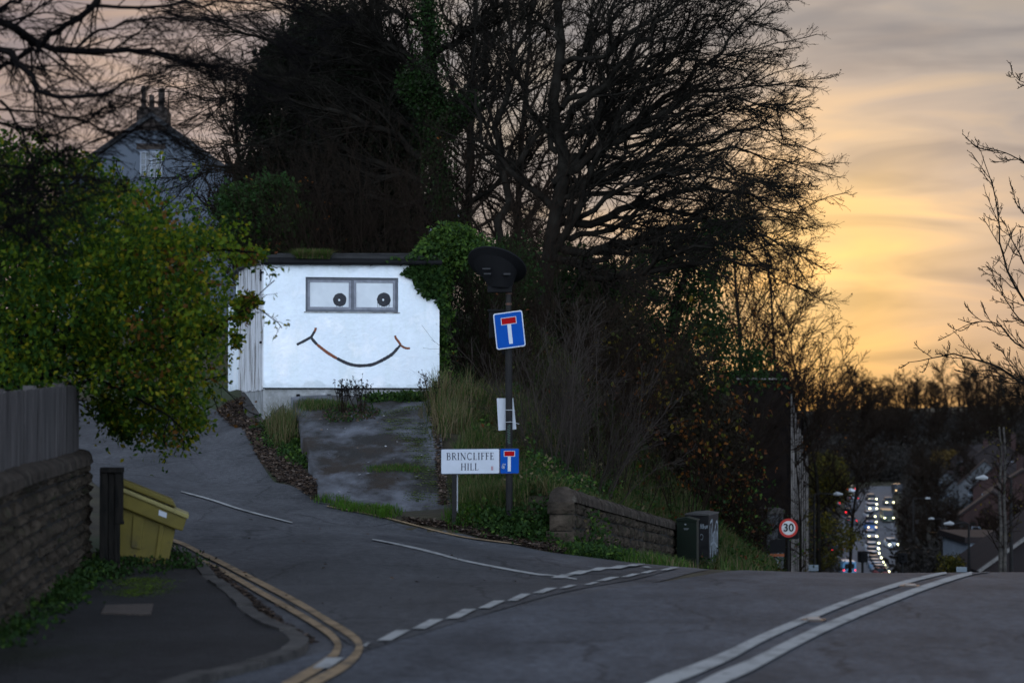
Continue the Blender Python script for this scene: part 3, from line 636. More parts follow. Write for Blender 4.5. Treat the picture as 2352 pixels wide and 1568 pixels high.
# ================================================================ STREET FURNITURE
def c5(x, y): return (987.8+.48*x, 517.4+.48*y)
M['pole'] = mat('black painted steel', (.008, .008, .009), .6, (.016, .014, .013), 6, 5, .15, 20, spec=.2)
M['galv'] = mat('galvanised steel', (.30, .32, .34), .5, (.2, .21, .22), 12, 4, metallic=.6)
M['swhite'] = mat('sign white', (.52, .56, .64), .45, (.46, .50, .57), 5, 5, spec=.4)
M['sgrey'] = mat('bare sign back', (.42, .44, .48), .5, (.34, .36, .40), 6, 5, metallic=.3)
M['sblue'] = mat('sign blue', (.003, .070, .36), .75, (.004, .060, .31), 4, 5, spec=.08)
M['sred'] = mat('sign red', (.36, .003, .006), .75, (.30, .004, .008), 4, 5, spec=.08)
M['sblk'] = mat('sign lettering', (.018, .022, .045), .5)
gp = G(1170, 1197); D0 = gp.y
def X0(px, py, d=None): return P(px, py, D0 if d is None else d)
post = empty('signal_post', gp, 'tall black post with an oval hooded black lamp head beside the overgrown bank', 'post')
mb = MB(); top = X0(*c5(375, 300)); base = Vector((gp.x, gp.y, gp.z-.3))
mid = X0(*c5(376, 420)); mb.tube([base, gp+(mid-gp)*.02, mid-Vector((0, 0, .02))], .047, 14); mb.tube([mid-Vector((0, 0, .03)), top], .037, 14)
mb.build('pole', M['pole'], post, smooth=False)
mb = MB()
M['rust'] = mat('rusty band', (.12, .045, .025), .6, (.05, .03, .02), 30, 4)
for y0 in (330, 382):
    mb = MB(); a = X0(*c5(376, y0)); mb.tube([a, a+Vector((0, 0, .03))], .043, 14); mb.build('collar', M['rust'], post)
# hood: tilted oval flange over a tapering bucket
mb = MB(); cR = X0(*c5(320, 192)); cB = X0(*c5(337, 298)); n = 40
ax = Vector((.958, 0, -.285)).normalized(); ay = Vector((-.15, .85, -.50)).normalized(); up_ = ax.cross(ay).normalized()
if up_.z < 0: up_ = -up_
def ring(c, a, b, ra, rb): return [c+a*math.cos(2*math.pi*i/n)*ra+b*math.sin(2*math.pi*i/n)*rb for i in range(n)]
r1 = ring(cR, ax, ay, .412, .39); r1b = [p+up_*.022 for p in r1]; r2 = ring(cR+up_*.012, ax, ay, .385, .37); r3 = ring(cR-up_*.05+Vector((-.01, 0, 0)), ax, ay, .30, .29)
r4 = ring(cB, Vector((1, 0, -.03)), Vector((0, 1, 0)), .155, .15)
def loft(mb, a, b):
    for i in range(len(a)): j = (i+1) % len(a); mb.face([a[i], a[j], b[j], b[i]])
loft(mb, r4, r3); loft(mb, r3, r1); loft(mb, r1, r1b); mb.face(list(reversed(r4)))
r5 = ring(cR-up_*.01, ax, ay, .28, .27); loft(mb, r1b, r5); r6 = ring(cR-up_*.12+Vector((.01, 0, 0)), ax, ay, .16, .15); loft(mb, r5, r6); mb.face(r6)
hood = mb.build('lamp_hood', M['black'], post, smooth=False)
mb = MB(); a = X0(*c5(275, 292)); b_ = X0(*c5(392, 322)); mb.box((a.x, D0-.09, b_.z), (b_.x, D0+.09, a.z)); mb.build('mounting_bracket', M['black'], post, bevel=.008)
for (x0, y0, x1, y1) in ((252, 212, 290, 214), (258, 236, 292, 238), (352, 240, 385, 236)):
    mb = MB(); a = X0(*c5(x0, y0)); b_ = X0(*c5(x1, y1)); yy = D0-.27; mb.box((a.x, yy, min(a.z, b_.z)-.006), (b_.x, yy+.06, max(a.z, b_.z)+.006)); mb.build('clip', mat('worn edge', (.025, .025, .027), .7), hood)
mb = MB(); a = X0(*c5(282, 412)); b_ = X0(*c5(360, 540)); mb.box((a.x, D0+.02, b_.z), (b_.x, D0+.26, a.z)); mb.box((a.x-.02, D0+.0, a.z-.0), (b_.x+.02, D0+.28, a.z+.03)); mb.build('control_box', M['black'], post, bevel=.006)
mb = MB(); a = X0(*c5(345, 600)); mb.tube([a+Vector((0,.03,0)), a+Vector((.03, .02, -.04))], .02, 8); mb.build('cable_gland', M['black'], post)
# graffiti scribble down the pole
mb = MB(); rr = random.Random(5); pts = []
for i in range(26): pts.append(c5(376+9*math.sin(i*1.9), 955+i*3.6))
pp = [X0(x, y, D0-.049) for x, y in pts]
for a, b_ in zip(pp[:-1], pp[1:]): mb.face([a, b_, b_+Vector((.004, 0, .006)), a+Vector((.004, 0, .006))])
mb.build('graffiti', mat('green tag paint', (.05, .10, .08), .5), post)
# framed plates: helper with a local frame
class Plate:
    def __init__(s, tl, tr, bl, d, dtilt=0):
        s.o = P(*tl, d); s.x = P(*tr, d+dtilt)-s.o; s.y = P(*bl, d)-s.o; s.n = s.x.cross(s.y).normalized()
        if s.n.y > 0: s.n = -s.n
    def p(s, u, v, off=0): return s.o+s.x*u+s.y*v+s.n*off
    def rect(s, u0, v0, u1, v1, off, rad=0.0, k=5):
        if not rad: return [s.p(u0, v0, off), s.p(u0, v1, off), s.p(u1, v1, off), s.p(u1, v0, off)]
        ru = rad/s.x.length; rv = rad/s.y.length; out = []
        for (cu, cv, a0) in ((u0+ru, v1-rv, 180), (u1-ru, v1-rv, 90), (u1-ru, v0+rv, 0), (u0+ru, v0+rv, -90)):
            for i in range(k+1):
                a = R(a0-90*i/k); out.append(s.p(cu+ru*math.cos(a), cv+rv*math.sin(a), off))
        return out
def plate_solid(pl, name, u0, v0, u1, v1, rad, off, th, m, par):
    b = MB(); b.prism(pl.rect(u0, v0, u1, v1, off, rad), -pl.n*th); return b.build(name, m, par)
def plate_flat(pl, name, u0, v0, u1, v1, rad, off, m, par):
    b = MB(); b.face(pl.rect(u0, v0, u1, v1, off, rad)); return b.build(name, m, par)
# no-through-road sign
tp = Plate(c5(301, 424), c5(440, 405), c5(319, 596), D0-.075)
ts = empty('dead_end_sign', X0(*c5(380, 500)), 'tilted blue no through road sign with white border high on the post', 'road sign')
pb = plate_solid(tp, 'panel', 0, 0, 1, 1, .03, 0, .004, M['swhite'], ts)
plate_flat(tp, 'blue_field', .035, .03, .965, .97, .024, .002, M['sblue'], pb)
plate_flat(tp, 'white_bar', .445, .315, .575, .885, 0, .004, M['swhite'], pb)
plate_flat(tp, 'white_bar', .245, .145, .775, .345, 0, .0045, M['swhite'], pb)
plate_flat(tp, 'red_bar', .265, .16, .755, .33, 0, .006, M['sred'], pb)
for v in (.3, .7):
    mb = MB(); a = tp.p(.38, v, -.018); b_ = tp.p(.66, v, -.018); mb.tube([a, b_], .010, 6); mb.build('bracket', M['galv'], ts)
# blank notice board cable-tied behind the post
np_ = Plate(c5(319, 827), c5(399, 826), c5(327, 981), D0+.06)
nb = empty('blank_notice', X0(*c5(365, 900)), 'blank white plastic notice tied to the middle of the black post', 'notice')
mb = MB(); q = [np_.p(0, 0), P(*c5(327, 981), D0+.06), P(*c5(413, 975), D0+.06), P(*c5(398, 826), D0+.06)]
mb.prism(q, (0, .006, 0)); mb.build('board', mat('white corrugated plastic', (.50, .53, .58), .5, (.44, .47, .52), 8, 4, stretch=(6, 1, 1)), nb)
M['tie'] = mat('pale cable tie', (.5, .52, .55), .5)
for (y0, xa, xb, dy) in ((883, 355, 393, 0), (940, 362, 412, 6)):
    mb = MB(); a = X0(*c5(xa, y0)); ring_ = [Vector((gp.x+.052*math.cos(t)-.0, D0+.052*math.sin(t), a.z)) for t in np.linspace(0, 2*math.pi, 17)]; mb.tube(ring_, .004, 5, cap=False)
    mb.tube([Vector((gp.x+.04, D0-.035, a.z)), P(*c5(xb+14, y0+dy+4), D0-.03)], .003, 5); mb.build('cable_tie', M['tie'], nb)
# street name sign
DN = D0-.06
sg = empty('street_name_sign', P(*c5(116, 1405), DN), 'low white street name plate lettered BRINCLIFFE HILL at the foot of the ramp', 'street sign')
sp = Plate(c5(51, 1068), c5(427, 1065), c5(51, 1191), DN)
mb = MB(); mb.prism(sp.rect(0, 0, 1, 1, .0, .022), -sp.n*.012); back = mb.build('backing_plate', M['sblk'], sg)
plate_flat(sp, 'name_panel', .008, .028, .744, .972, .016, .003, M['swhite'], back)
plate_flat(sp, 'blue_panel', .76, .028, .992, .972, .016, .003, M['sblue'], back)
plate_flat(sp, 'white_bar', .853, .30, .892, .90, 0, .006, M['swhite'], back)
plate_flat(sp, 'white_bar', .803, .10, .945, .325, 0, .0065, M['swhite'], back)
plate_flat(sp, 'red_bar', .810, .12, .938, .305, 0, .008, M['sred'], back)
# serif capitals drawn from thick and thin strokes, in a 1 x 1 em box
TK, TN = .17, .07
def arc(cx, cy, rx, ry, a0, a1, n=12): return [(cx+rx*math.cos(R(a0+(a1-a0)*i/n)), cy+ry*math.sin(R(a0+(a1-a0)*i/n))) for i in range(n+1)]
SER = .16
GL = {
 'I': (.36, [([(.18, 0), (.18, 1)], TK), ([(.02, .02), (.34, .02)], .05), ([(.02, .98), (.34, .98)], .05)]),
 'L': (.66, [([(.18, 0), (.18, 1)], TK), ([(.02, .98), (.34, .98)], .05), ([(.02, .03), (.62, .03)], .06), ([(.60, .0), (.64, .2)], .05)]),
 'H': (.95, [([(.18, 0), (.18, 1)], TK), ([(.77, 0), (.77, 1)], TK), ([(.18, .53), (.77, .53)], TN), ([(.02, .02), (.34, .02)], .05), ([(.02, .98), (.34, .98)], .05), ([(.61, .02), (.93, .02)], .05), ([(.61, .98), (.93, .98)], .05)]),
 'E': (.68, [([(.18, 0), (.18, 1)], TK), ([(.02, .97), (.60, .97)], .06), ([(.02, .03), (.62, .03)], .06), ([(.18, .53), (.48, .53)], TN), ([(.58, 1), (.60, .82)], .05), ([(.61, 0), (.63, .2)], .05), ([(.48, .44), (.48, .62)], .05)]),
 'F': (.62, [([(.18, 0), (.18, 1)], TK), ([(.02, .97), (.58, .97)], .06), ([(.02, .02), (.34, .02)], .05), ([(.18, .53), (.46, .53)], TN), ([(.56, 1), (.58, .82)], .05), ([(.46, .44), (.46, .62)], .05)]),
 'N': (.98, [([(.16, 0), (.16, 1)], .07), ([(.14, .98), (.80, .02)], TK), ([(.80, 0), (.80, 1)], .07), ([(.02, .02), (.32, .02)], .05), ([(.0, .98), (.24, .98)], .05), ([(.66, .98), (.96, .98)], .05)]),
 'C': (.86, [(arc(.46, .5, .39, .47, 48, 312, 20), .12), ([(.74, .98), (.75, .74)], .05), ([(.74, .02), (.75, .24)], .04)]),
 'B': (.74, [([(.18, 0), (.18, 1)], TK), ([(.02, .97), (.38, .97)], .05)] + [(arc(.36, .755, .24, .22, 90, -90, 10), .10), ([(.18, .53), (.38, .53)], .05), (arc(.38, .275, .29, .25, 90, -90, 10), .11), ([(.02, .03), (.4, .03)], .05)]),
 'R': (.80, [([(.18, 0), (.18, 1)], TK), ([(.02, .97), (.38, .97)], .05), (arc(.36, .74, .25, .235, 90, -90, 10), .10), ([(.18, .51), (.38, .51)], .05), ([(.36, .51), (.78, .0)], .13), ([(.02, .02), (.34, .02)], .05)]),
}
def word(txt, u0, u1, v0, v1):
    """lettering between u0..u1 and v0 (top)..v1 (bottom) of the name plate"""
    tot = sum(GL[c][0] for c in txt)+.14*(len(txt)-1); k = (u1-u0)/tot; x = u0; b = MB(); e = 0
    asp = (sp.x.length*k)
    for ch in txt:
        wd, ss = GL[ch]
        for pts, th in ss:
            e += 1
            for (ax_, ay_), (bx_, by_) in zip(pts[:-1], pts[1:]):
                dx_, dy_ = bx_-ax_, by_-ay_; l = math.hypot(dx_, dy_); nx_, ny_ = -dy_/l*th/2, dx_/l*th/2; ex, ey = dx_/l*.01, dy_/l*.01
                q = [(ax_+nx_-ex, ay_+ny_-ey), (ax_-nx_-ex, ay_-ny_-ey), (bx_-nx_+ex, by_-ny_+ey), (bx_+nx_+ex, by_+ny_+ey)]
                b.face([sp.p(x+qx*k, v1-(v1-v0)*qy, .0045+.00003*(e % 9)) for qx, qy in q])
        x += (wd+.14)*k
    return b.build('lettering', M['sblk'], back)
word('BRINCLIFFE', .072, .678, .165, .44)
word('HILL', .255, .48, .575, .845)
mb = MB()
for i in (0, 1):
    u = .643+i*.016; mb.face(sp.rect(u, .70, u+.006, .845, .0046, 0)); mb.face(sp.rect(u-.003, .70, u+.009, .715, .0052, 0)); mb.face(sp.rect(u-.003, .83, u+.009, .845, .0052, 0))
mb.build('lettering', M['sred'], back)
mb = MB(); rr = random.Random(9); q = [sp.p(.775+.055*rr.random(), .58+.25*rr.random(), .007) for _ in range(14)]
for a, b_ in zip(q[:-1], q[1:]): mb.face([a, b_, b_+Vector((.004, 0, .004)), a+Vector((.004, 0, .004))])
mb.build('graffiti', M['swhite'], back)
for px in (116, 380):
    if px == 116:
        a = P(*c5(px, 1188), DN+.03); g_ = Vector((a.x, a.y, float(H(a.x, a.y))-.1)); mb = MB(); mb.box((a.x-.032, a.y-.03, g_.z), (a.x+.032, a.y+.03, a.z+.3)); mb.build('leg', M['pole'], sg)
a = P(*c5(129, 1188), DN+.06); mb = MB(); mb.tube([Vector((a.x, a.y, a.z+.02)), Vector((a.x, a.y, a.z-.52))], .013, 8)
conduit = mb.build('conduit', mat('pale grey conduit', (.35, .37, .40), .5), sg)
# ================================================================ STONE WALLS
def stonemat(name, a, b, c): return mat(name, a, .95, b, 3.5, 9, 1.0, 16, spec=.1, third=c, tscale=5, tamt=.56)
M['stone'] = stonemat('weathered gritstone', (.022, .018, .014), (.068, .053, .040), (.028, .032, .017))
M['cope'] = stonemat('dark coping stone', (.026, .022, .019), (.07, .056, .046), (.10, .09, .075))
M['mortar'] = mat('dark mortar', (.016, .014, .012), .95, (.03, .027, .024), 8, 5, .6, 30)
def rough(b, p0, t, nrm_, L_, z0, z1, th, rr, amp):
    """rough-faced block: front face pushed in and out on a small grid"""
    nu, nv = max(3, int(L_/.09)), 3; g = []
    for j in range(nv+1):
        for i in range(nu+1):
            u = i/nu; v = j/nv; e = (0 if 0 < i < nu and 0 < j < nv else -.022)
            g.append(p0+t*(L_*u)+Vector((0, 0, z0+(z1-z0)*v))+nrm_*(e+rr.uniform(-amp, amp)*(1 if e == 0 else .35)))
    w_ = nu+1
    for j in range(nv):
        for i in range(nu): b.face([g[j*w_+i], g[j*w_+i+1], g[(j+1)*w_+i+1], g[(j+1)*w_+i]])
    def bk(p): return p-nrm_*th
    for i in range(nu):
        b.face([g[i+1], g[i], bk(g[i]), bk(g[i+1])]); k = nv*w_; b.face([g[k+i], g[k+i+1], bk(g[k+i+1]), bk(g[k+i])])
    for j in range(nv):
        b.face([g[j*w_], g[(j+1)*w_], bk(g[(j+1)*w_]), bk(g[j*w_])]); k = nu; b.face([g[(j+1)*w_+k], g[j*w_+k], bk(g[j*w_+k]), bk(g[(j+1)*w_+k])])
def stone_wall(root, path, ztop, courses, th, seed, side=1, cope_r=.14, blk=(.3, .62), drop=.25, amp=.018, copelen=(.35, .6)):
    """path: ground x, y; ztop(f): top of the courses along the path; stones laid parallel to the top"""
    rr = random.Random(seed); pl = resample(np.array(path), 160); d = np.r_[0, np.cumsum(np.linalg.norm(np.diff(pl, axis=0), axis=1))]; T = d[-1]
    def at(s):
        s = min(max(s, 0), T); return Vector((float(np.interp(s, d, pl[:, 0])), float(np.interp(s, d, pl[:, 1])), 0))
    core = MB(); st = MB()
    s = 0
    while s < T-.01:
        e = min(s+.5, T); a = at(s); b_ = at(e); t = (b_-a).normalized(); n_ = Vector((t.y, -t.x, 0))*side
        za = ztop(s/T); zb_ = ztop(e/T); a0 = a-n_*.03; b0 = b_-n_*.03
        q = [Vector((a0.x, a0.y, za-.01)), Vector((b0.x, b0.y, zb_-.01)), Vector((b0.x, b0.y, float(H(b_.x, b_.y))-.3)), Vector((a0.x, a0.y, float(H(a.x, a.y))-.3))]
        core.prism(q, -n_*(th-.06)); s = e
    z_off = 0
    for ch in courses:
        s = -rr.uniform(0, .2)
        while s < T:
            l = rr.uniform(*blk); a = at(max(s, 0)); b_ = at(min(s+l, T)); l2 = (b_-a).length
            if l2 > .05:
                t3 = Vector((b_.x-a.x, b_.y-a.y, ztop(min(s+l, T)/T)-ztop(max(s, 0)/T))).normalized(); t = (b_-a).normalized(); n_ = Vector((t.y, -t.x, 0))*side
                z = ztop(max(s, 0)/T)-z_off
                if z > float(H(a.x, a.y))-.15:
                    rough(st, Vector((a.x, a.y, 0))+t*.008+n_*rr.uniform(-.02, .02), t3, n_, l2-.018, z-ch+.014, z-.008, .12, rr, amp)
            s += l
        z_off += ch
    core.build('core', M['mortar'], root); st.build('stonework', M['stone'], root)
    cp_ = MB(); s = 0; k = 10
    while s < T:
        l = rr.uniform(*copelen); e = min(s+l, T); a = at(s+.006); b_ = at(e-.006)
        if (b_-a).length < .05: break
        t = (b_-a).normalized(); n_ = Vector((t.y, -t.x, 0))*side; rw = th*.54; r_ = cope_r*rr.uniform(.93, 1.05)
        rings = []
        for f in (0, .33, .66, 1):
            p = a.lerp(b_, f); p.z = ztop((s+(e-s)*f)/T)-.005; c_ = p-n_*(th*.5-.015)
            rings.append([c_+n_*(-math.cos(math.pi*i/k))*rw*-1*(1+rr.uniform(-.03, .03))+Vector((0, 0, r_*math.sin(math.pi*i/k)**.75*(1+rr.uniform(-.06, .06))+.03*(0 if i in (0, k) else 1))) for i in range(k+1)])
        for r0, r1_ in zip(rings[:-1], rings[1:]):
            for i in range(k): cp_.face([r0[i], r0[i+1], r1_[i+1], r1_[i]])
            cp_.face([r0[k], r0[0], r1_[0], r1_[k]])
        cp_.face(list(reversed(rings[0]))); cp_.face(rings[-1]); s = e
    cp_.build('coping', M['cope'], root)
wa = P(1318, 1262, 32.3); wb_ = P(1430, 1285, 40); wc = P(1556, 1299, 48.2)
rw = empty('stone_wall', (wa.x, wa.y, float(H(wa.x, wa.y))), 'dark gritstone retaining wall with rounded coping running from the bank to the green cabinets', 'wall')
zt0 = P(1318, 1152, 32.3).z; zt1 = P(1430, 1184, 40).z; zt2 = P(1556, 1217, 48.2).z
stone_wall(rw, [(wa.x, wa.y), (wb_.x, wb_.y), (wc.x, wc.y)], lambda f: float(np.interp(f, [0, .49, 1], [zt0, zt1, zt2])), [.16, .19, .17, .18, .2], .34, 4, 1, .17, amp=.032, copelen=(.13, .24))
# end quoins facing the street
mb = MB(); rr = random.Random(8); xa = wa.x-.35; z = zt0
for h_, w0, w1 in ((.17, 0, .36), (.22, .03, .33), (.19, -.02, .35), (.22, .0, .3)):
    rough(mb, Vector((xa+w0, wa.y-.03, 0)), Vector((1, 0, 0)), Vector((0, -1, 0)), w1-w0, z-h_+.01, z-.005, .3, rr, .02); z -= h_
mb.build('quoin', M['stone'], rw)
wd = P(1652, 1312, 53.0); we = P(1692, 1315, 58.0)
rw2 = empty('stone_wall', (wd.x, wd.y, float(H(wd.x, wd.y))), 'short stub of stone wall beyond the tall graffitied cabinet', 'wall')
stone_wall(rw2, [(wd.x-.5, wd.y-1.5), (wd.x, wd.y), (we.x, we.y)], lambda f: P(1652, 1252, 53).z-.30*f, [.17, .19, .18, .2], .34, 5, 1, .15)
# foreground wall and fence on the left
M['stone2'] = M['stone']
fw = empty('stone_wall', (-4.2, 23, 0), 'dark mossy stone wall under the grey board fence at the left', 'wall')
fpath = [(-3.1, 11), (-3.4, 14.5), (-3.66, 17.2), (-3.95, 20), (-4.2, 23), (-4.38, 25.0), (-4.62, 26.2), (-5.3, 27.3), (-6.4, 28.0)]
fz = lambda f: 1.02+.10*f
stone_wall(fw, fpath, fz, [.10, .13, .09, .12, .14, .10, .13, .11, .13, .12], .4, 6, 1, .12, blk=(.12, .34), amp=.035)
M['fence'] = mat('weathered fence boards', (.042, .039, .039), .9, (.13, .118, .118), 1.6, 6, .5, 22, stretch=(7, 7, .5), spec=.1)
fe = empty('board_fence', (-4.5, 22, 1.1), 'weathered grey close board fence on top of the dark stone wall', 'fence')
pl = resample(np.array(fpath[:7]), 400); dd = np.r_[0, np.cumsum(np.linalg.norm(np.diff(pl, axis=0), axis=1))]; T = dd[-1]
mb = MB(); s = 0; rr = random.Random(2); cap_ = MB()
def fat(s): return Vector((float(np.interp(s, dd, pl[:, 0])), float(np.interp(s, dd, pl[:, 1])), 0))
while s < T-.13:
    a = fat(s); b_ = fat(s+.115); t = (b_-a).normalized(); n_ = Vector((t.y, -t.x, 0)); y = a.y
    zz = np.interp(y, [11, 17.2, 25.4], [1.68, 1.775, 1.925])+rr.uniform(-.004, .006); zb0 = fz(s/T)+.06
    o_ = -n_*(.10+rr.uniform(0, .012)); a += o_; b_ += o_
    mb.prism([Vector((a.x, a.y, zb0)), Vector((b_.x, b_.y, zb0)), Vector((b_.x, b_.y, zz)), Vector((a.x, a.y, zz))], -n_*.018); s += .124
mb.build('boards', M['fence'], fe)
mb = MB()
for zf in (.25, .8):
    pts = []
    for s in np.linspace(0, T, 30): a = fat(s); t = (fat(s+.1)-fat(s-.1)).normalized(); n_ = Vector((t.y, -t.x, 0)); pts.append(a-n_*.15+Vector((0, 0, 1.1+.6*zf)))
    mb.tube(pts, .03, 4)
mb.build('rail', M['fence'], fe)
for s in (T-.06, T-2.4, T-4.8, T-7.2):
    a = fat(s); t = (fat(s)-fat(s-.2)).normalized(); n_ = Vector((t.y, -t.x, 0)); mb = MB(); a = a-n_*.2; zz = float(np.interp(a.y, [11, 25.4], [1.68, 1.95])); mb.box((a.x-.05, a.y-.05, .9), (a.x+.05, a.y+.05, zz)); mb.build('post', M['fence'], fe)
# ================================================================ GRIT BIN, TIMBER POST, COVER
M['yellow'] = mat('dirty yellow plastic', (.17, .135, .024), .6, (.11, .09, .02), 2.5, 6, .1, 12, spec=.3, third=(.07, .058, .025), tscale=2, tamt=.6)
DB = 24.9
gb = empty('grit_bin', P(330, 1290, DB), 'yellow plastic grit bin with hinged lid leaning on the verge beside the dark timber post', 'grit bin')
def binpart(name, px, y0, dv, m, par, bev, th=None):
    mb = MB(); mb.prism([P(x, y, DB)+Vector((0, y0, 0)) for x, y in px], dv); return mb.build(name, m, par, bevel=bev)
body = binpart('body', [(250, 1150), (402, 1214), (383, 1302), (256, 1286)], .05, (-.08, .52, 0), M['yellow'], gb, .018)
binpart('rib', [(366, 1203), (376, 1207), (362, 1298), (353, 1297)], .025, (0, .03, 0), M['yellow'], gb, .006); binpart('rib', [(305, 1180), (330, 1190), (322, 1262), (300, 1256)], .03, (0, .03, 0), M['yellow'], gb, .006)
lid = binpart('lid', [(248, 1112), (430, 1188), (420, 1219), (402, 1214), (250, 1152)], -.02, (-.09, .66, 0), M['yellow'], gb, .014)
binpart('lid_rim', [(244, 1104), (436, 1182), (433, 1191), (244, 1113)], -.045, (-.10, .71, 0), mat('pale worn yellow edge', (.30, .26, .09), .5, (.22, .19, .08), 6), lid, .008)
binpart('lid_top', [(250, 1090), (392, 1148), (402, 1167), (250, 1105)], .12, (-.06, .42, 0), M['yellow'], lid, .014)
binpart('sticker', [(366, 1170), (384, 1177), (383, 1189), (365, 1182)], -.0235, (0, .003, 0), M['swhite'], lid, 0)
DT = 24.3
gt = empty('timber_post', P(255, 1286, DT), 'black weathered timber post in front of the yellow grit bin', 'post')
M['tarwood'] = mat('tarred timber', (.008, .008, .008), .85, (.02, .018, .016), 6, 6, .6, 30, stretch=(4, 4, .6), spec=.1)
mb = MB()
for (x0, y0, x1, y1, a, b_) in ((229, 1074, 247, 1300, 0, .07), (249, 1078, 262, 1300, .02, .08), (264, 1074, 281, 1202, 0, .07), (262, 1200, 273, 1300, .01, .08), (231, 1073, 282, 1085, -.03, .10), (229, 1196, 281, 1204, .03, .13)):
    p = P(x0, y0, DT); q = P(x1, y1, DT); mb.box((p.x, DT+a, q.z-(.12 if y1 == 1300 else 0)), (q.x, DT+b_, p.z))
mb.build('timbers', M['tarwood'], gt, bevel=.006)
mc = [G(*p) for p in ((242, 1405), (352, 1402), (346, 1428), (232, 1424))]
mb = MB(); mb.prism([Vector((p.x, p.y, p.z+.062)) for p in mc], (0, 0, -.08)); cov = mb.build('access_cover', mat('rusty iron cover', (.05, .042, .038), .8, (.09, .07, .06), 14, 5, .6, 40)); tag(cov, 'brown rectangular metal access cover in the footway', 'cover')
# ================================================================ CABINETS
M['cabg'] = mat('dark green steel', (.014, .024, .017), .5, (.016, .022, .017), 6, 5, .1, spec=.35)
M['cabk'] = mat('near black steel', (.012, .012, .014), .5, (.022, .022, .024), 6, 5, .1, spec=.35)
def cabinet(name, label, px3, pyt, ds, m, lidm, peak, base):
    root = empty(name, (0, 0, 0), label, 'cabinet')
    A, B, C_ = [P(px, pyt, d) for px, d in zip(px3, ds)]; Dd = A+C_-B; zt_ = P(px3[1], pyt, ds[1]).z; zb_ = float(H(B.x, B.y))-.2
    root.location = (B.x, B.y, zb_+.2)
    def f(p, z): return Vector((p.x, p.y, z))
    mb = MB(); mb.prism([f(A, zb_), f(B, zb_), f(C_, zb_), f(Dd, zb_)], (0, 0, zt_-zb_)); mb.build('housing', m, root, bevel=.008)
    # sloping lid: ridge along the depth
    ctr = (A+B+C_+Dd)/4; q = [f(p+(p-ctr).normalized()*.02, zt_+.002) for p in (A, B, C_, Dd)]; mb = MB()
    r1 = (q[0]+q[1])/2+Vector((0, 0, peak)); r2 = (q[3]+q[2])/2+Vector((0, 0, peak)); q2 = [p+Vector((0, 0, .025)) for p in q]
    mb.face([q[0], q[1], q2[1], q2[0]]); mb.face([q[1], q[2], q2[2], q2[1]]); mb.face([q[2], q[3], q2[3], q2[2]]); mb.face([q[3], q[0], q2[0], q2[3]])
    mb.face([q2[0], r1, r2, q2[3]]); mb.face([r1, q2[1], q2[2], r2]); mb.face([q2[0], q2[1], r1]); mb.face([q2[2], q2[3], r2]); mb.face(list(reversed(q)))
    mb.build('lid', lidm, root); return root, f, A, B, C_, zt_, zb_
M['lidl'] = mat('lit lid top', (.10, .10, .10), .5, (.05, .05, .05), 9, 5)  # paler than the housing: light falling on the lid is put into its colour
r_, f, A, B, C_, zt_, zb_ = cabinet('utility_cabinet', 'short dark green cabinet in front of the taller graffitied one', (1554, 1600, 1605), 1197, (47.6, 47.2, 47.75), M['cabg'], M['cabg'], .07, 0)
t = (B-A).normalized(); n_ = Vector((t.y, -t.x, 0)); mb = MB()
for uu, z, w2, h2 in ((.40, -.08, .05, .028), (.36, -.15, .14, .008), (.37, -.17, .11, .008)):
    mb = MB(); p = A+t*((B-A).length*.0+uu*(B-A).length)+n_*.004; mb.face([f(p, zt_+z), f(p+t*w2, zt_+z), f(p+t*w2, zt_+z+h2), f(p, zt_+z+h2)]); mb.build('badge', M['sgrey'], r_)
r_, f, A, B, C_, zt_, zb_ = cabinet('utility_cabinet', 'tall black cabinet with pale graffiti on its right side', (1574, 1628, 1650), 1184, (50.3, 49.9, 51.1), M['cabk'], M['lidl'], .05, 0)
t = (B-A).normalized(); n_ = Vector((t.y, -t.x, 0)); mb = MB(); p = A+t*.115+n_*.004
mb.face([f(p, zt_-.02), f(p+t*.085, zt_-.02), f(p+t*.085, zt_+.06), f(p, zt_+.06)]); 
stk = MB(); p = A+t*.11+n_*.012; z1 = zt_-.03; stk.face([f(p, z1-.09), f(p+t*.085, z1-.09), f(p+t*.085, z1), f(p, z1)]); so_ = stk.build('sticker', mat('pink sticker', (.45, .30, .36), .5), r_)
stk = MB(); stk.face([f(p+t*.025+n_*.002, z1-.065), f(p+t*.042+n_*.002, z1-.08), f(p+t*.06+n_*.002, z1-.045), f(p+t*.042+n_*.002, z1-.02)]); stk.build('graphic', M['sblk'], so_)
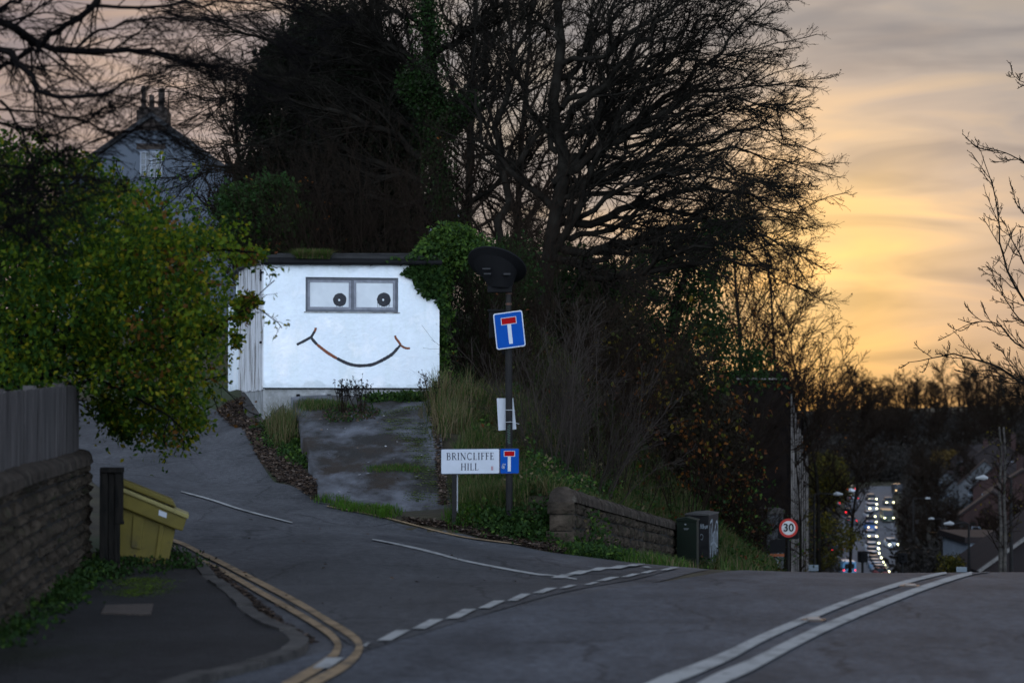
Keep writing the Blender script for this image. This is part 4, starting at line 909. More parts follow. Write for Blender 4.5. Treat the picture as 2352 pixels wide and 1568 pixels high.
# graffiti: looping pale strokes on the right side and a small tag on the left one
t2 = (C_-B).normalized(); n2 = Vector((t2.y, -t2.x, 0)); WL = (C_-B).length; M['graf'] = mat('pale blue spray paint', (.30, .34, .38), .6, (.22, .25, .28), 9, 4)
mb = MB(); rr = random.Random(31)
def tagpaint(curve, o, tt, nn, wd, mb):
    pts = resample(np.array(curve), len(curve)*8)
    for i in range(len(pts)-1):
        a = Vector(o)+tt*pts[i][0]+Vector((0, 0, pts[i][1]))+nn*.006; b_ = Vector(o)+tt*pts[i+1][0]+Vector((0, 0, pts[i+1][1]))+nn*.006
        d_ = (b_-a); d_ = d_.normalized() if d_.length > 1e-6 else tt; e_ = d_.cross(nn)*wd*.5; mb.face([a-e_, b_-e_, b_+e_, a+e_])
ob = f(B, zt_)
for cc in ([(.08*WL, -.2), (.12*WL, -.85), (.28*WL, -.25), (.35*WL, -.95), (.45*WL, -.35), (.5*WL, -.8), (.62*WL, -.2), (.66*WL, -.9), (.8*WL, -.3), (.88*WL, -.75)],
           [(.1*WL, -.15), (.35*WL, -.1), (.3*WL, -.4), (.6*WL, -.3), (.75*WL, -.12), (.9*WL, -.2), (.85*WL, -.55)], [(.15*WL, -.6), (.5*WL, -.55), (.85*WL, -.65)], [(.2*WL, -.95), (.25*WL, -1.12)], [(.6*WL, -.9), (.62*WL, -1.08)]):
    tagpaint(cc, ob, t2, n2, .055, mb)
mb.build('graffiti', M['graf'], r_)
mb = MB(); o2 = f(B-t*.215, zt_)
tagpaint([(0, -.27), (.02, -.17), (.04, -.27), (.06, -.19), (.09, -.19), (.07, -.27), (.11, -.22), (.13, -.28), (.15, -.2), (.17, -.27), (.19, -.2), (.17, -.24)], o2, t, n_, .012, mb)
mb.build('graffiti', M['graf'], r_); mb = MB()
tagpaint([(.0, -.42), (.03, -.38), (.07, -.42), (.05, -.5), (.01, -.48)], o2, t, n_, .008, mb)
mb.build('graffiti', M['graf'], r_)
# ================================================================ 30 SIGN AND OTHERS BY THE CREST
def c6(x, y): return (1740.5+.348*x, 799.7+.348*y)
D3 = 75
s30 = empty('speed_limit_sign', P(1809, 1330, D3), 'round 30 speed limit sign on a black backing board beyond the crest', 'road sign')
pl3 = Plate(c6(135, 1128), c6(270, 1128), c6(135, 1258), D3)
mb = MB(); mb.prism(pl3.rect(0, 0, 1, 1, 0, .05), -pl3.n*.03); bd = mb.build('backing_board', M['black'], s30)
cc = pl3.p(.5, .43, .004); rad_ = .29
def disc(c, r, m, name, par, off): 
    b = MB(); b.face([c+Vector((math.cos(a)*r, -off, math.sin(a)*r)) for a in np.linspace(0, 2*math.pi, 41)[:-1]]); return b.build(name, m, par)
disc(cc, rad_, mat('sign red ring', (.50, .03, .02), .4), 'red_ring', bd, .002); disc(cc, .215, mat('sign white disc', (.62, .62, .62), .4), 'white_disc', bd, .004)
textmesh('30', .34, M['black'], bd, 'lettering', cc+Vector((0, -.012, -.0)), (1, 0, 0), (0, 0, 1), .002, bold=.006)
mb = MB(); a = pl3.p(.5, .9, -.08); mb.tube([a, Vector((a.x, a.y, float(H(a.x, a.y))-.2))], .045, 8); mb.build('pole', M['pole'], s30)
sb = empty('dark_sign', P(1784, 1330, 70), 'dark rectangular sign with an orange strip beneath, left of the 30 sign', 'sign')
q = Plate(c6(80, 1262), c6(182, 1258), c6(80, 1350), 70); mb = MB(); mb.prism(q.rect(0, 0, 1, 1, 0), -q.n*.03); mb.build('board', M['black'], sb)
q = Plate(c6(75, 1355), c6(175, 1355), c6(75, 1372), 70); mb = MB(); mb.prism(q.rect(0, 0, 1, 1, 0), -q.n*.02); mb.build('orange_strip', mat('orange panel', (.30, .075, .015), .5, (.18, .05, .02), 12), sb)
mb = MB(); a = P(*c6(127, 1300), 70.1); mb.tube([a, Vector((a.x, a.y, float(H(a.x, a.y))-.2))], .05, 6); mb.build('pole', M['galv'], sb)
# road studs between the white lines
for (x, y) in ((1868, 1429), (2090, 1350)):
    g_ = G(x, y); o = empty('road_stud', (g_.x, g_.y, g_.z), 'metal road stud between the double white lines, nearer one' if x < 2000 else 'metal road stud between the double white lines, farther one', 'road stud', 'road studs between the white lines')
    mb = MB(); t = Vector((.33, .94, 0)); s_ = Vector((.94, -.33, 0)); 
    q = [g_+s_*-.09+t*-.07, g_+s_*.09+t*-.07, g_+s_*.09+t*.07, g_+s_*-.09+t*.07]; mb.prism([p+Vector((0, 0, .0)) for p in q], (0, 0, .028)); mb.build('casting', mat('stud casting', (.09, .07, .06), .5, metallic=.5), o)
    mb = MB(); mb.box((g_.x-.05, g_.y-.05, g_.z+.029), (g_.x+.05, g_.y+.03, g_.z+.042)); mb.build('reflector', mat('stud rubber', (.24, .21, .19), .5), o)
# ================================================================ TREES AND SHRUBS
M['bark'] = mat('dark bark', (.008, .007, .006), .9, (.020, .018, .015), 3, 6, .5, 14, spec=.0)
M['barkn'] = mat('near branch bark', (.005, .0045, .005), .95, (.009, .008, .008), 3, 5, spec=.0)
M['twig'] = mat('brown twigs', (.018, .013, .010), .9, spec=.0)
M['twigl'] = mat('pale grey twigs', (.040, .033, .029), .85, spec=.0)
M['ivy'] = [leafmat('ivy leaf dark', (.016, .038, .010), .2), leafmat('ivy leaf mid', (.024, .050, .013), .25), leafmat('ivy leaf bright', (.060, .110, .020), .3)]
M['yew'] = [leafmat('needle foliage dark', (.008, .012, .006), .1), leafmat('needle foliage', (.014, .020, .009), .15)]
M['bush'] = [leafmat('bush leaf green', (.020, .050, .008), .35), leafmat('bush leaf lime', (.080, .120, .009), .4), leafmat('bush leaf yellow', (.17, .155, .010), .4), leafmat('bush leaf rust', (.12, .055, .014), .35)]
M['orange'] = [leafmat('autumn leaf orange', (.14, .050, .012), .35), leafmat('autumn leaf rust', (.08, .028, .011), .3), leafmat('autumn leaf yellow', (.13, .095, .012), .35), leafmat('autumn leaf olive', (.05, .06, .014), .3)]
M['dead'] = [mat('fallen leaf brown', (.055, .034, .022), .9), mat('fallen leaf dark', (.022, .015, .012), .9), mat('fallen leaf pale', (.13, .095, .075), .85)]
def limbs_from_px(lst, d, dz, rng, n=14, jit=.03):
    out = []
    for k, item in enumerate(lst):
        pl, r0, r1 = item[:3]; dd = item[3] if len(item) > 3 else d+rng.uniform(-dz, dz)
        m = len(pl); ds = np.linspace(d, dd, m)
        q = resample(Pn([p[0] for p in pl], [p[1] for p in pl], ds), n); q[1:-1] += rng.normal(0, jit, (n-2, 3))
        out.append((q, np.linspace(r0, r1, n)))
    return np.array([a for a, b in out]), np.array([b for a, b in out])
def twiggy(rng, P0, R0, specs, k0=8, ks=(5, 3, 3)):
    """specs: per level dict(per, ang, len, n, wander, bias, t0, flat, tmin)"""
    lv = [(P0, R0)]
    for s in specs:
        p, r = lv[-1]
        st, dr, ln, rr_ = sprout(rng, p, r, s['per'], s['ang'], s['len'], s.get('t0', .12), s.get('rf', .6), s.get('flat', 0), s.get('taper', .5), s.get('minlen', 0), s.get('maxlen', 99))
        q = grow(rng, st, dr, ln, s['n'], s['wander'], s.get('bias', (0, 0, .25)))
        lv.append((q, rads(rr_, s['n'], .35, s.get('tmin', .004))))
    return lv
def treeobj(name, loc, label, cat, lv, mt, mtw, ks, group=None, extra=None):
    root = empty(name, loc, label, cat, group)
    V, F = tubesnp(lv[0][0], lv[0][1], ks[0]); npmesh('trunk', V, F, mt, parent=root, smooth=True)
    cr = joinnp([tubesnp(p, r, k) for (p, r), k in zip(lv[1:], ks[1:])])
    c_ = npmesh('crown', cr[0], cr[1], mtw, parent=root)
    return root, c_
def leafobj(name, rng, cen, size, mats, parent, droop=.3, wts=None, asp=.6):
    V, F = leafquads(rng, cen, size, droop, asp); mi = rng.choice(len(mats), len(cen), p=wts)
    return npmesh(name, V, F, mats, mi, parent=parent)
rg = np.random.default_rng(11)
# --- great bare beech at the centre-right
DBe = 60
fan = [([(1290, 380), (1400, 320), (1560, 200), (1700, 90), (1800, 5)], .16, .02), ([(1290, 400), (1430, 310), (1600, 235), (1740, 200), (1850, 193)], .16, .015),
 ([(1280, 450), (1420, 390), (1600, 325), (1740, 300), (1850, 295)], .17, .015), ([(1275, 430), (1400, 400), (1560, 360), (1720, 350), (1885, 380)], .13, .012), ([(1270, 520), (1400, 500), (1560, 440), (1720, 440), (1895, 490)], .17, .015), ([(1265, 560), (1380, 570), (1500, 540), (1650, 505), (1780, 540), (1880, 605)], .17, .015),
 ([(1250, 580), (1330, 610), (1400, 640), (1500, 625), (1640, 600), (1760, 610), (1860, 650)], .15, .012), ([(1280, 300), (1380, 200), (1480, 90), (1620, -30)], .15, .02), ([(1285, 180), (1400, 60), (1520, -60)], .12, .02),
 ([(1290, 250), (1440, 180), (1580, 120), (1700, 20)], .12, .02), ([(1280, 350), (1220, 250), (1180, 120), (1190, -40)], .12, .02), ([(1270, 480), (1190, 400), (1120, 330), (1080, 220), (1090, 60)], .13, .02), ([(1285, 120), (1240, 40), (1200, -60)], .1, .02),
 ([(1270, 500), (1340, 440), (1380, 330), (1420, 200), (1500, 60)], .14, .02), ([(1270, 450), (1400, 440), (1540, 390), (1680, 390), (1820, 430)], .11, .015), ([(1265, 540), (1360, 540), (1480, 480), (1600, 490), (1740, 500), (1840, 540)], .12, .012),
 ([(1280, 330), (1420, 240), (1560, 160), (1660, 140), (1790, 110)], .12, .015), ([(1285, 150), (1390, 120), (1500, 40), (1640, -20), (1720, -60)], .11, .015)]
fan2 = [([(1150, 560), (1160, 420), (1140, 300), (1180, 160), (1230, 20), (1250, -60)], .16, .05), ([(1240, 620), (1330, 480), (1360, 380), (1440, 260), (1540, 130), (1600, 20)], .16, .03), ([(1270, 420), (1350, 330), (1390, 200), (1400, 80), (1420, -40)], .13, .04), ([(1160, 420), (1230, 330), (1300, 240), (1360, 110), (1370, -30)], .12, .03),
 ([(1360, 380), (1480, 330), (1600, 270), (1720, 260), (1840, 250)], .10, .015), ([(1380, 570), (1500, 580), (1620, 560), (1740, 570), (1860, 560)], .10, .012), ([(1350, 600), (1440, 560), (1560, 530), (1680, 470), (1850, 455)], .10, .012), ([(1330, 500), (1450, 420), (1580, 410), (1700, 410), (1860, 425)], .10, .012), ([(1400, 320), (1520, 280), (1640, 230), (1760, 240), (1850, 245)], .09, .012), ([(1440, 200), (1560, 80), (1660, 40), (1780, 50)], .09, .012)]
trunk = [([(1225, 800), (1255, 640), (1262, 560), (1296, 380), (1270, 260), (1290, 120), (1278, 0), (1300, -150)], .22, .08)]
Pt, Rt = limbs_from_px(trunk, DBe, 0, rg, 16, .02); Pf, Rf = limbs_from_px([([(1258, 583), (1300, 600), (1345, 628), (1400, 641), (1460, 628), (1560, 590), (1640, 570)], .10, .03, 53)]+[([(x if x < 1500 else 1500+(x-1500)*.86, y) for x, y in a], b*.7, c*.8) for a, b, c in fan+fan2], DBe, 4.5, rg, 16, .09)
specs = [dict(per=24, ang=23, len=.36, n=7, wander=.10, bias=(.12, 0, .05), t0=.12, rf=.42, taper=.5, tmin=.011, maxlen=3.4),
         dict(per=9, ang=32, len=.42, n=5, wander=.15, bias=(.1, 0, .1), t0=.1, rf=.6, tmin=.0075, maxlen=1.5),
         dict(per=6, ang=38, len=.45, n=4, wander=.18, bias=(.05, 0, .1), t0=.15, rf=.6, tmin=.0046, minlen=.18)]
lv = twiggy(rg, Pf, Rf, specs)
root, cr = treeobj('bare_beech_tree', G(1225, 800, 40), 'huge bare beech with limbs fanning out to the right against the sunset', 'tree', [(np.concatenate([Pt]), Rt)]+lv, M['bark'], M['bark'], [12, 8, 4, 3, 3])
# beech husks at the twig tips
tips = lv[3][0][:, -1]; tips = tips[rg.random(len(tips)) < .18]; leafobj('husks', rg, tips, .045, [M['twig']], root, 1.0, asp=.8)
# --- ivy-clad tree left of it
DI = 63
trunk = [([(1062, 640), (1012, 430), (990, 250), (985, 100), (972, -120)], .30, .12)]
fan = [([(1000, 250), (930, 180), (880, 100), (850, -20)], .14, .03), ([(1000, 300), (920, 200), (800, 140), (680, 115), (540, 60), (440, 10)], .14, .012), ([(1000, 380), (880, 300), (760, 255), (620, 225), (470, 230)], .14, .012),
 ([(1010, 430), (900, 380), (780, 345), (640, 330), (450, 345)], .13, .012), ([(1015, 450), (900, 470), (780, 440), (650, 450), (540, 480)], .12, .012), ([(1000, 120), (1100, 60), (1180, -40)], .13, .03), ([(1010, 300), (1080, 230), (1130, 100), (1150, -50)], .13, .03),
 ([(990, 200), (860, 90), (740, 40), (600, -10)], .12, .015), ([(990, 160), (800, 60), (690, -30)], .12, .02), ([(1010, 350), (860, 240), (700, 190), (560, 170), (430, 150)], .12, .01), ([(1012, 420), (840, 400), (700, 400), (540, 390), (440, 420)], .11, .01),
 ([(1030, 520), (1100, 450), (1180, 400), (1230, 300)], .12, .02), ([(1000, 60), (900, 20), (800, -60)], .1, .02), ([(1030, 500), (960, 520), (860, 540), (740, 520)], .1, .012), ([(975, 0), (930, -60), (900, -120)], .1, .03)]
Pt, Rt = limbs_from_px(trunk, DI, 0, rg, 16, .02); Pf, Rf = limbs_from_px([(a, b*.8, c) for a, b, c in fan], DI, 4.5, rg, 16, .08)
specs[0] = dict(specs[0], bias=(-.12, 0, .05), per=38)
lv = twiggy(rg, Pf, Rf, specs)
root, cr = treeobj('ivy_clad_tree', G(1062, 700, 40), 'tall bare tree with an ivy covered trunk above the shed', 'tree', [(Pt, Rt)]+lv, M['bark'], M['bark'], [12, 8, 4, 3, 3])
cl_ = []
for (pl, wd) in (([(1062, 640), (1012, 430), (990, 250), (985, 100), (978, -60)], 30), ([(1000, 250), (940, 180)], 16), ([(1010, 300), (1070, 240)], 16)):
    q = resample(np.array(pl, float), 260)+rg.normal(0, wd*.45, (260, 2)); c = Pn(q[:, 0], q[:, 1], DI+rg.uniform(-.6, .3, 260)); cl_.append((c[:, None]+rg.normal(0, .16, (260, 34, 3))).reshape(-1, 3))
leafobj('ivy', rg, np.concatenate(cl_), .10, [M['yew'][1], M['ivy'][0], M['ivy'][1]], root, .3, [.45, .45, .10])
# --- dark evergreen mass on the left of the crown
def leafy_tree(name, label, cat, poly, d0, d1, nc, per, rc, ls, mats, wts, trunkpx, tr, seed, tw=True, bd=None, group=None, droop=.3, cull=None, tmat=None, nstem=0.4):
    r = np.random.default_rng(seed); c, cc = clumps(r, poly, d0, d1, nc, per, rc, ls)
    dm = .5*(d0+d1); base = G(*trunkpx[0], 20) if bd is None else P(*trunkpx[0], bd)
    root = empty(name, base, label, cat, group)
    t = resample(Pn([p[0] for p in trunkpx], [p[1] for p in trunkpx], np.full(len(trunkpx), dm)), 12)[None]
    t[0, 0, 2] -= .3
    V, F = tubesnp(t, np.linspace(tr, tr*.35, 12)[None], 8); npmesh('trunk', V, F, tmat or M['bark'], parent=root, smooth=True)
    if tw:
        k = int(nc*nstem); idx = r.choice(nc, k, replace=False); st = t[0][np.clip(r.integers(2, 12, k), 0, 11)]; en = c[idx]
        m = (st+en)/2+r.normal(0, .12*np.linalg.norm(en-st, axis=1, keepdims=True)+.01, (k, 3)); ts_ = np.linspace(0, 1, 6)[None, :, None]
        pp = (1-ts_)**2*st[:, None]+2*ts_*(1-ts_)*m[:, None]+ts_**2*en[:, None]; V, F = tubesnp(pp, np.linspace(1, .25, 6)[None]*np.full((k, 1), tr*.14), 3); npmesh('branches', V, F, tmat or M['bark'], parent=root)
    leafobj('crown', r, cc, ls, mats, root, droop, wts); return root
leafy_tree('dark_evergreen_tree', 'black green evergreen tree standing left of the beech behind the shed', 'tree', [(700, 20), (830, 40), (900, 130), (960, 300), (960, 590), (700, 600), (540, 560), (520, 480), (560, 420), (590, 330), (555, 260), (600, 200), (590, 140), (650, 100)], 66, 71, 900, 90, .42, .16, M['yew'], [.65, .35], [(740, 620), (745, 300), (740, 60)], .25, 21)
leafy_tree('dark_evergreen_shrub', 'low dark evergreen shrub touching the corner of the house gable', 'shrub', [(520, 440), (640, 420), (700, 500), (700, 590), (560, 585), (525, 520)], 58, 61, 160, 90, .35, .13, M['ivy'], [.8, .18, .02], [(620, 620), (600, 520)], .1, 22)
# background wood filling behind: rows of bare, dark trees on the hill
def rough_tree(rng, base, h, spread, n1=26, per=8, lean=(0, 0, 0), tmin=.02, k2=7, tr=.16, lowest=.15):
    tp = grow(rng, base[None], np.array([[lean[0], lean[1], 1.]]), np.array([h]), 10, .04); tr_ = rads(np.array([tr]), 10, .2, tmin)
    s1, d1, l1, r1 = sprout(rng, tp, tr_, n1, 48, spread, lowest, .5, taper=.55); p1 = grow(rng, s1, d1, l1, 7, .11, (0, 0, .5)); R1 = rads(r1, 7, .3, tmin)
    s2, d2, l2, r2 = sprout(rng, p1, R1, per, 40, .45, .15, .6); p2 = grow(rng, s2, d2, l2, 5, .13, (0, 0, .3)); R2 = rads(r2, 5, .4, tmin*.75)
    s3, d3, l3, r3 = sprout(rng, p2, R2, k2, 42, .5, .15, .6); p3 = grow(rng, s3, d3, l3, 4, .15, (0, 0, .2)); R3 = rads(r3, 4, .5, tmin*.55)
    return [(tp, tr_), (p1, R1), (p2, R2), (p3, R3)]
ws = [(560, 78, 8), (690, 80, 10), (820, 76, 9), (930, 82, 13), (1080, 78, 15), (1180, 84, 15), (1300, 80, 9), (1400, 78, 9), (1480, 84, 8), (1560, 80, 7)]
wl_ = ['behind the left end of the shed roof', 'behind the dark evergreen', 'behind the middle of the shed roof', 'behind the right end of the shed roof', 'behind the ivy clad trunk', 'between the ivy clad tree and the beech', 'directly behind the beech trunk', 'behind the lower right limbs of the beech', 'behind the big drooping limb', 'rightmost of the wood, near the dark building']
for k, (px, d, h) in enumerate(ws):
    b = P(px, 900, d); b.z = float(H(b.x, b.y))-.2
    lv = rough_tree(rg, np.array(b), h*.95, .42, 34, 11, tmin=.022, lowest=.05)
    treeobj('bare_tree', b, 'dark bare tree of the hillside wood, '+wl_[k], 'tree', lv, M['bark'], M['twig'], [8, 5, 3, 3], 'bare trees of the hillside wood')
# --- thicket: multi-stemmed shrubs on the bank
def shrub(name, label, px, py, d, nst, h, sp, rng, mt, seedang=0, per=(9, 5), r0=.011, lean=(0, 0), leaves=None, group=None, wander=.11, tmin=.004):
    b = P(px, py, d); b.z = float(H(b.x, b.y))-.05; a = rng.uniform(0, 2*np.pi, nst); s = np.clip(np.abs(rng.normal(0, sp, nst)), 0, 1.6*sp)
    dr = np.stack([np.cos(a)*s+lean[0], np.sin(a)*s*.7+lean[1], np.ones(nst)], -1); st = np.array(b)[None]+np.stack([np.cos(a)*.12, np.sin(a)*.12, 0*a], -1)*(1+3*rng.random((nst, 1)))
    p0 = grow(rng, st, dr, h*rng.uniform(.55, 1.1, nst), 10, wander, (0, 0, -.15)); R0 = rads(np.full(nst, r0), 10, .3, tmin)
    s1, d1, l1, r1 = sprout(rng, p0, R0, per[0], 32, .42, .2, .6); p1 = grow(rng, s1, d1, l1, 6, .1, (0, 0, .2)); R1 = rads(r1, 6, .4, tmin*.8)
    s2, d2, l2, r2 = sprout(rng, p1, R1, per[1], 36, .45, .15, .6); p2 = grow(rng, s2, d2, l2, 4, .12, (0, 0, .2)); R2 = rads(r2, 4, .5, tmin*.65)
    root = empty(name, b, label, 'shrub', group); V, F = joinnp([tubesnp(p0, R0, 5)]); npmesh('stems', V, F, mt, parent=root)
    V, F = joinnp([tubesnp(p1, R1, 3), tubesnp(p2, R2, 3)]); npmesh('twigs', V, F, mt, parent=root)
    if leaves:
        mats, wts, n, ls = leaves; t = p2[:, rng.integers(1, 4)]; t = t[rng.random(len(t)) < n]; t = np.repeat(t, 2, 0)+rng.normal(0, .04, (len(t)*2, 3)); leafobj('leaves', rng, t, ls, mats, root, .6, wts, .7)
    return root
rs = np.random.default_rng(77)
G1 = 'bare shrubs of the thicket on the bank'
lab = []
shr = [(1265, 1110, 40.5, 20, 2.9, .30, M['twigl'], 'pale stemmed bare shrub just right of the black post', None),
 (1350, 1115, 42, 22, 2.8, .45, M['twigl'], 'wide spreading shrub with pale twigs above the start of the stone wall', None),
 (1290, 1050, 46, 16, 4.6, .4, M['twig'], 'brown bare shrub behind the pale ones right of the post', (M['orange'], [.1, .3, .2, .4], .02, .07)),
 (1430, 1120, 46, 16, 4.4, .4, M['twig'], 'brown bare shrub above the middle of the stone wall', None),
 (1400, 1040, 52, 16, 5.0, .4, M['twig'], 'tall brown shrub in front of the beech roots', None),
 (1500, 1100, 54, 16, 4.4, .4, M['twig'], 'bare shrub left of the orange leaved one', None),
 (1640, 1190, 58, 18, 4.6, .35, M['twig'], 'bare shrub directly behind the tall black cabinet', None),
 (1665, 1220, 64, 16, 3.8, .22, M['twig'], 'bare shrub between the cabinet and the 30 sign', None),
 (1560, 1150, 60, 16, 5.4, .3, M['twig'], 'bare shrub behind the orange leaved one', None),
 (1735, 1230, 84, 14, 4.4, .3, M['twig'], 'bare shrub in front of the dark finned building', None),
 (1160, 950, 50, 16, 4.6, .35, M['twig'], 'dark bare shrub behind the blue sign', None),
 (1230, 960, 54, 16, 5.0, .35, M['twig'], 'dark bare shrub under the curved low limb', None),
 (1110, 900, 48.5, 18, 4.6, .16, M['twig'], 'upright brown shoots right of the ivy', None),
 (1078, 900, 48.6, 14, 4.3, .09, M['twig'], 'tall thin shoots rising at the right corner of the shed', None),
 (960, 800, 56, 18, 4.6, .4, M['twig'], 'bare shrub showing over the right half of the shed roof', None),
 (850, 800, 56, 18, 4.6, .4, M['twig'], 'bare shrub showing over the middle of the shed roof', None),
 (740, 800, 56, 18, 4.6, .4, M['twig'], 'bare shrub with a few orange leaves over the left half of the shed roof', (M['orange'], [.6, .2, .2, 0], .01, .09)),
 (640, 800, 57, 16, 4.0, .4, M['twig'], 'bare shrub over the left end of the shed roof', (M['orange'], [.6, .2, .2, 0], .012, .09))]
for px, py, d, n, h, sp, mt, lb, lf in shr: shrub('bare_shrub', lb, px, py, d, n, h, sp, rs, mt, leaves=lf, group=G1, per=(12, 7))
shrub('autumn_shrub', 'orange and yellow leaved shrub above the right end of the stone wall', 1565, 1180, 52, 20, 3.6, .32, rs, M['twig'], leaves=(M['orange'], [.36, .30, .18, .16], .20, .11), per=(10, 6))
shrub('autumn_shrub', 'yellow green leaved sapling left of the orange shrub', 1500, 1120, 54, 10, 3.2, .22, rs, M['twig'], leaves=(M['orange'], [.05, .05, .5, .4], .30, .12), per=(10, 6))
shrub('autumn_shrub', 'low rust leaved shrub behind the cabinets', 1640, 1215, 57, 14, 2.4, .4, rs, M['twig'], leaves=(M['orange'], [.45, .35, .1, .1], .2, .10), per=(9, 5))
# evergreen bulk behind the thicket
leafy_tree('ivy_covered_tree', 'dark ivy covered tree below the right side of the beech', 'tree', [(1500, 560), (1610, 520), (1680, 490), (1700, 540), (1650, 600), (1640, 700), (1700, 790), (1800, 850), (1700, 900), (1600, 960), (1420, 900), (1300, 760), (1330, 640), (1420, 600)], 70, 76, 270, 70, .5, .14, M['ivy'], [.85, .14, .01], [(1560, 1050), (1540, 760), (1600, 560)], .18, 31)
leafy_tree('ivy_covered_tree', 'dark leafy tree under the curved low limb of the beech', 'tree', [(1180, 560), (1330, 560), (1450, 640), (1480, 760), (1560, 900), (1400, 960), (1200, 850), (1100, 700)], 62, 66, 260, 80, .5, .13, M['ivy'], [.9, .095, .005], [(1320, 1000), (1300, 800), (1280, 640)], .16, 32)
leafy_tree('undergrowth', 'dark brown bramble mass filling the bank under the thicket', 'bramble', [(1200, 700), (1400, 700), (1600, 830), (1700, 950), (1720, 1230), (1640, 1230), (1560, 1160), (1400, 1080), (1200, 960)], 56, 64, 420, 60, .45, .13, [leafmat('bramble leaf dark', (.014, .013, .008), .1), leafmat('bramble leaf', (.028, .022, .012), .15)], [.7, .3], [(1450, 1120), (1450, 900)], .05, 33)
# ivy on the shed corner and the wall of ivy to its right
ri = np.random.default_rng(41)
iv = empty('ivy', SH(SW, 0, zb), 'green ivy hanging over the top right corner of the shed', 'ivy')
poly = [(945, 600), (985, 592), (1012, 600), (1018, 660), (1022, 725), (1008, 705), (996, 676), (982, 684), (962, 668), (948, 640), (925, 628)]
q = samplepoly(ri, poly, 1500); pts = np.array([(lambda uz: tuple(SH(uz[0], -.03-.06*ri.random(), uz[1])))(onplane(x, y)) for x, y in q])
leafobj('hanging_leaves', ri, pts, .085, M['ivy'], iv, .8, [.55, .38, .07], .9)
q = samplepoly(ri, [(880, 606), (950, 590), (960, 575), (1005, 560), (1012, 604), (985, 612)], 700); pts = np.array([(lambda uz: tuple(SH(uz[0], ri.uniform(-.15, .5), uz[1]+.05)))(onplane(x, y)) for x, y in q])
leafobj('roof_leaves', ri, pts, .085, M['ivy'], iv, .3, [.3, .5, .2], .9)
leafy_tree('ivy_bush', 'bright green ivy bush rising at the right side of the shed', 'bush', [(965, 568), (985, 545), (1020, 515), (1060, 520), (1100, 555), (1120, 585), (1075, 605), (1035, 625), (1028, 700), (1030, 800), (1022, 870), (1013, 880), (1010, 720), (1002, 620)], 46.8, 48.0, 270, 42, .15, .085, M['ivy'], [.15, .40, .45], [(1035, 900), (1035, 760), (1040, 580)], .05, 42)
leafy_tree('ivy_bush', 'darker ivy climbing behind the tall shoots beside the black lamp hood', 'bush', [(1080, 560), (1200, 560), (1240, 660), (1180, 700), (1120, 760), (1060, 860), (1050, 700)], 50, 52, 110, 46, .3, .09, M['ivy'], [.8, .19, .01], [(1110, 900), (1110, 700)], .05, 43)
# --- foreground leafy tree over the fence (left)
bushpoly = [(-80, 560), (0, 540), (80, 480), (150, 470), (200, 410), (260, 395), (320, 420), (365, 450), (370, 520), (430, 540), (470, 520), (520, 545), (570, 565), (540, 600), (500, 640), (515, 690), (510, 740), (500, 800), (470, 840), (490, 870), (450, 890), (400, 900), (350, 900), (200, 860), (100, 880), (-80, 900)]

rb = np.random.default_rng(51)
fb = empty('leafy_tree', G(-60, 1200, 24), 'yellow green leafy tree hanging over the fence into the lane at the left', 'tree')
limb = [([(-150, 1000), (0, 790), (190, 660), (330, 560), (380, 460)], .06, .01), ([(-150, 1000), (50, 820), (260, 700), (450, 580), (590, 580)], .05, .008), ([(-150, 1000), (100, 860), (300, 800), (450, 780), (590, 700)], .045, .007), ([(-150, 1000), (150, 890), (300, 900), (420, 985)], .04, .006), ([(-150, 950), (-20, 650), (60, 480), (200, 400)], .05, .008), ([(-150, 900), (-60, 600), (-20, 420)], .05, .008), ([(-120, 980), (150, 800), (380, 860), (520, 860)], .04, .006), ([(-120, 980), (120, 700), (250, 500), (280, 420)], .04, .006)]
Pl, Rl = limbs_from_px(limb, 25.5, 2.2, rb, 14, .02)
specsb = [dict(per=14, ang=38, len=.3, n=6, wander=.12, bias=(.1, 0, .1), tmin=.005, rf=.5, maxlen=1.2), dict(per=6, ang=40, len=.45, n=4, wander=.14, bias=(.05, 0, 0), tmin=.003)]
lvb = twiggy(rb, Pl, Rl, specsb)
V, F = tubesnp(lvb[0][0], lvb[0][1], 8); npmesh('trunk', V, F, M['barkn'], parent=fb, smooth=True); V, F = joinnp([tubesnp(*lvb[1], 4), tubesnp(*lvb[2], 3)]); npmesh('branches', V, F, M['barkn'], parent=fb)
NB = 820; bushpoly = [(x-18 if x > 380 else x, y) for x, y in bushpoly]; c, cc = clumps(rb, bushpoly, 23.5, 28.5, NB-170, 60, .17, .05)
c_2, cc2 = clumps(rb, [(-80, 320), (60, 340), (130, 350), (230, 390), (150, 500), (60, 560), (-80, 600)], 23.5, 28.5, 120, 60, .22, .05); c_3, cc3 = clumps(rb, [(225, 900), (450, 900), (450, 990), (330, 1000), (235, 960)], 25, 27, 50, 60, .13, .05)
cA, ccA = clumps(rb, [(560, 570), (605, 580), (590, 600), (550, 595)], 27, 28, 10, 60, .09, .05); cB_, ccB = clumps(rb, [(540, 680), (600, 690), (595, 705), (560, 730), (545, 800), (535, 780)], 27, 28, 16, 60, .08, .05); cD, ccD = clumps(rb, [(240, 930), (290, 950), (290, 1010), (250, 960)], 25, 27, 24, 60, .08, .05)
nl_ = NB; call = np.concatenate([c, c_2, c_3]); sp_ = nrm(np.stack([np.abs(rb.normal(.6, .5, NB)), rb.normal(0, .5, NB), rb.normal(-.1, .55, NB)], -1))
cc = call[:, None]+sp_[:, None]*(rb.uniform(-.34, .34, (NB, 60, 1)))+rb.normal(0, .055, (NB, 60, 3)); cc[..., 2] -= .5*((cc-call[:, None])**2).sum(-1); cc = cc.reshape(-1, 3)
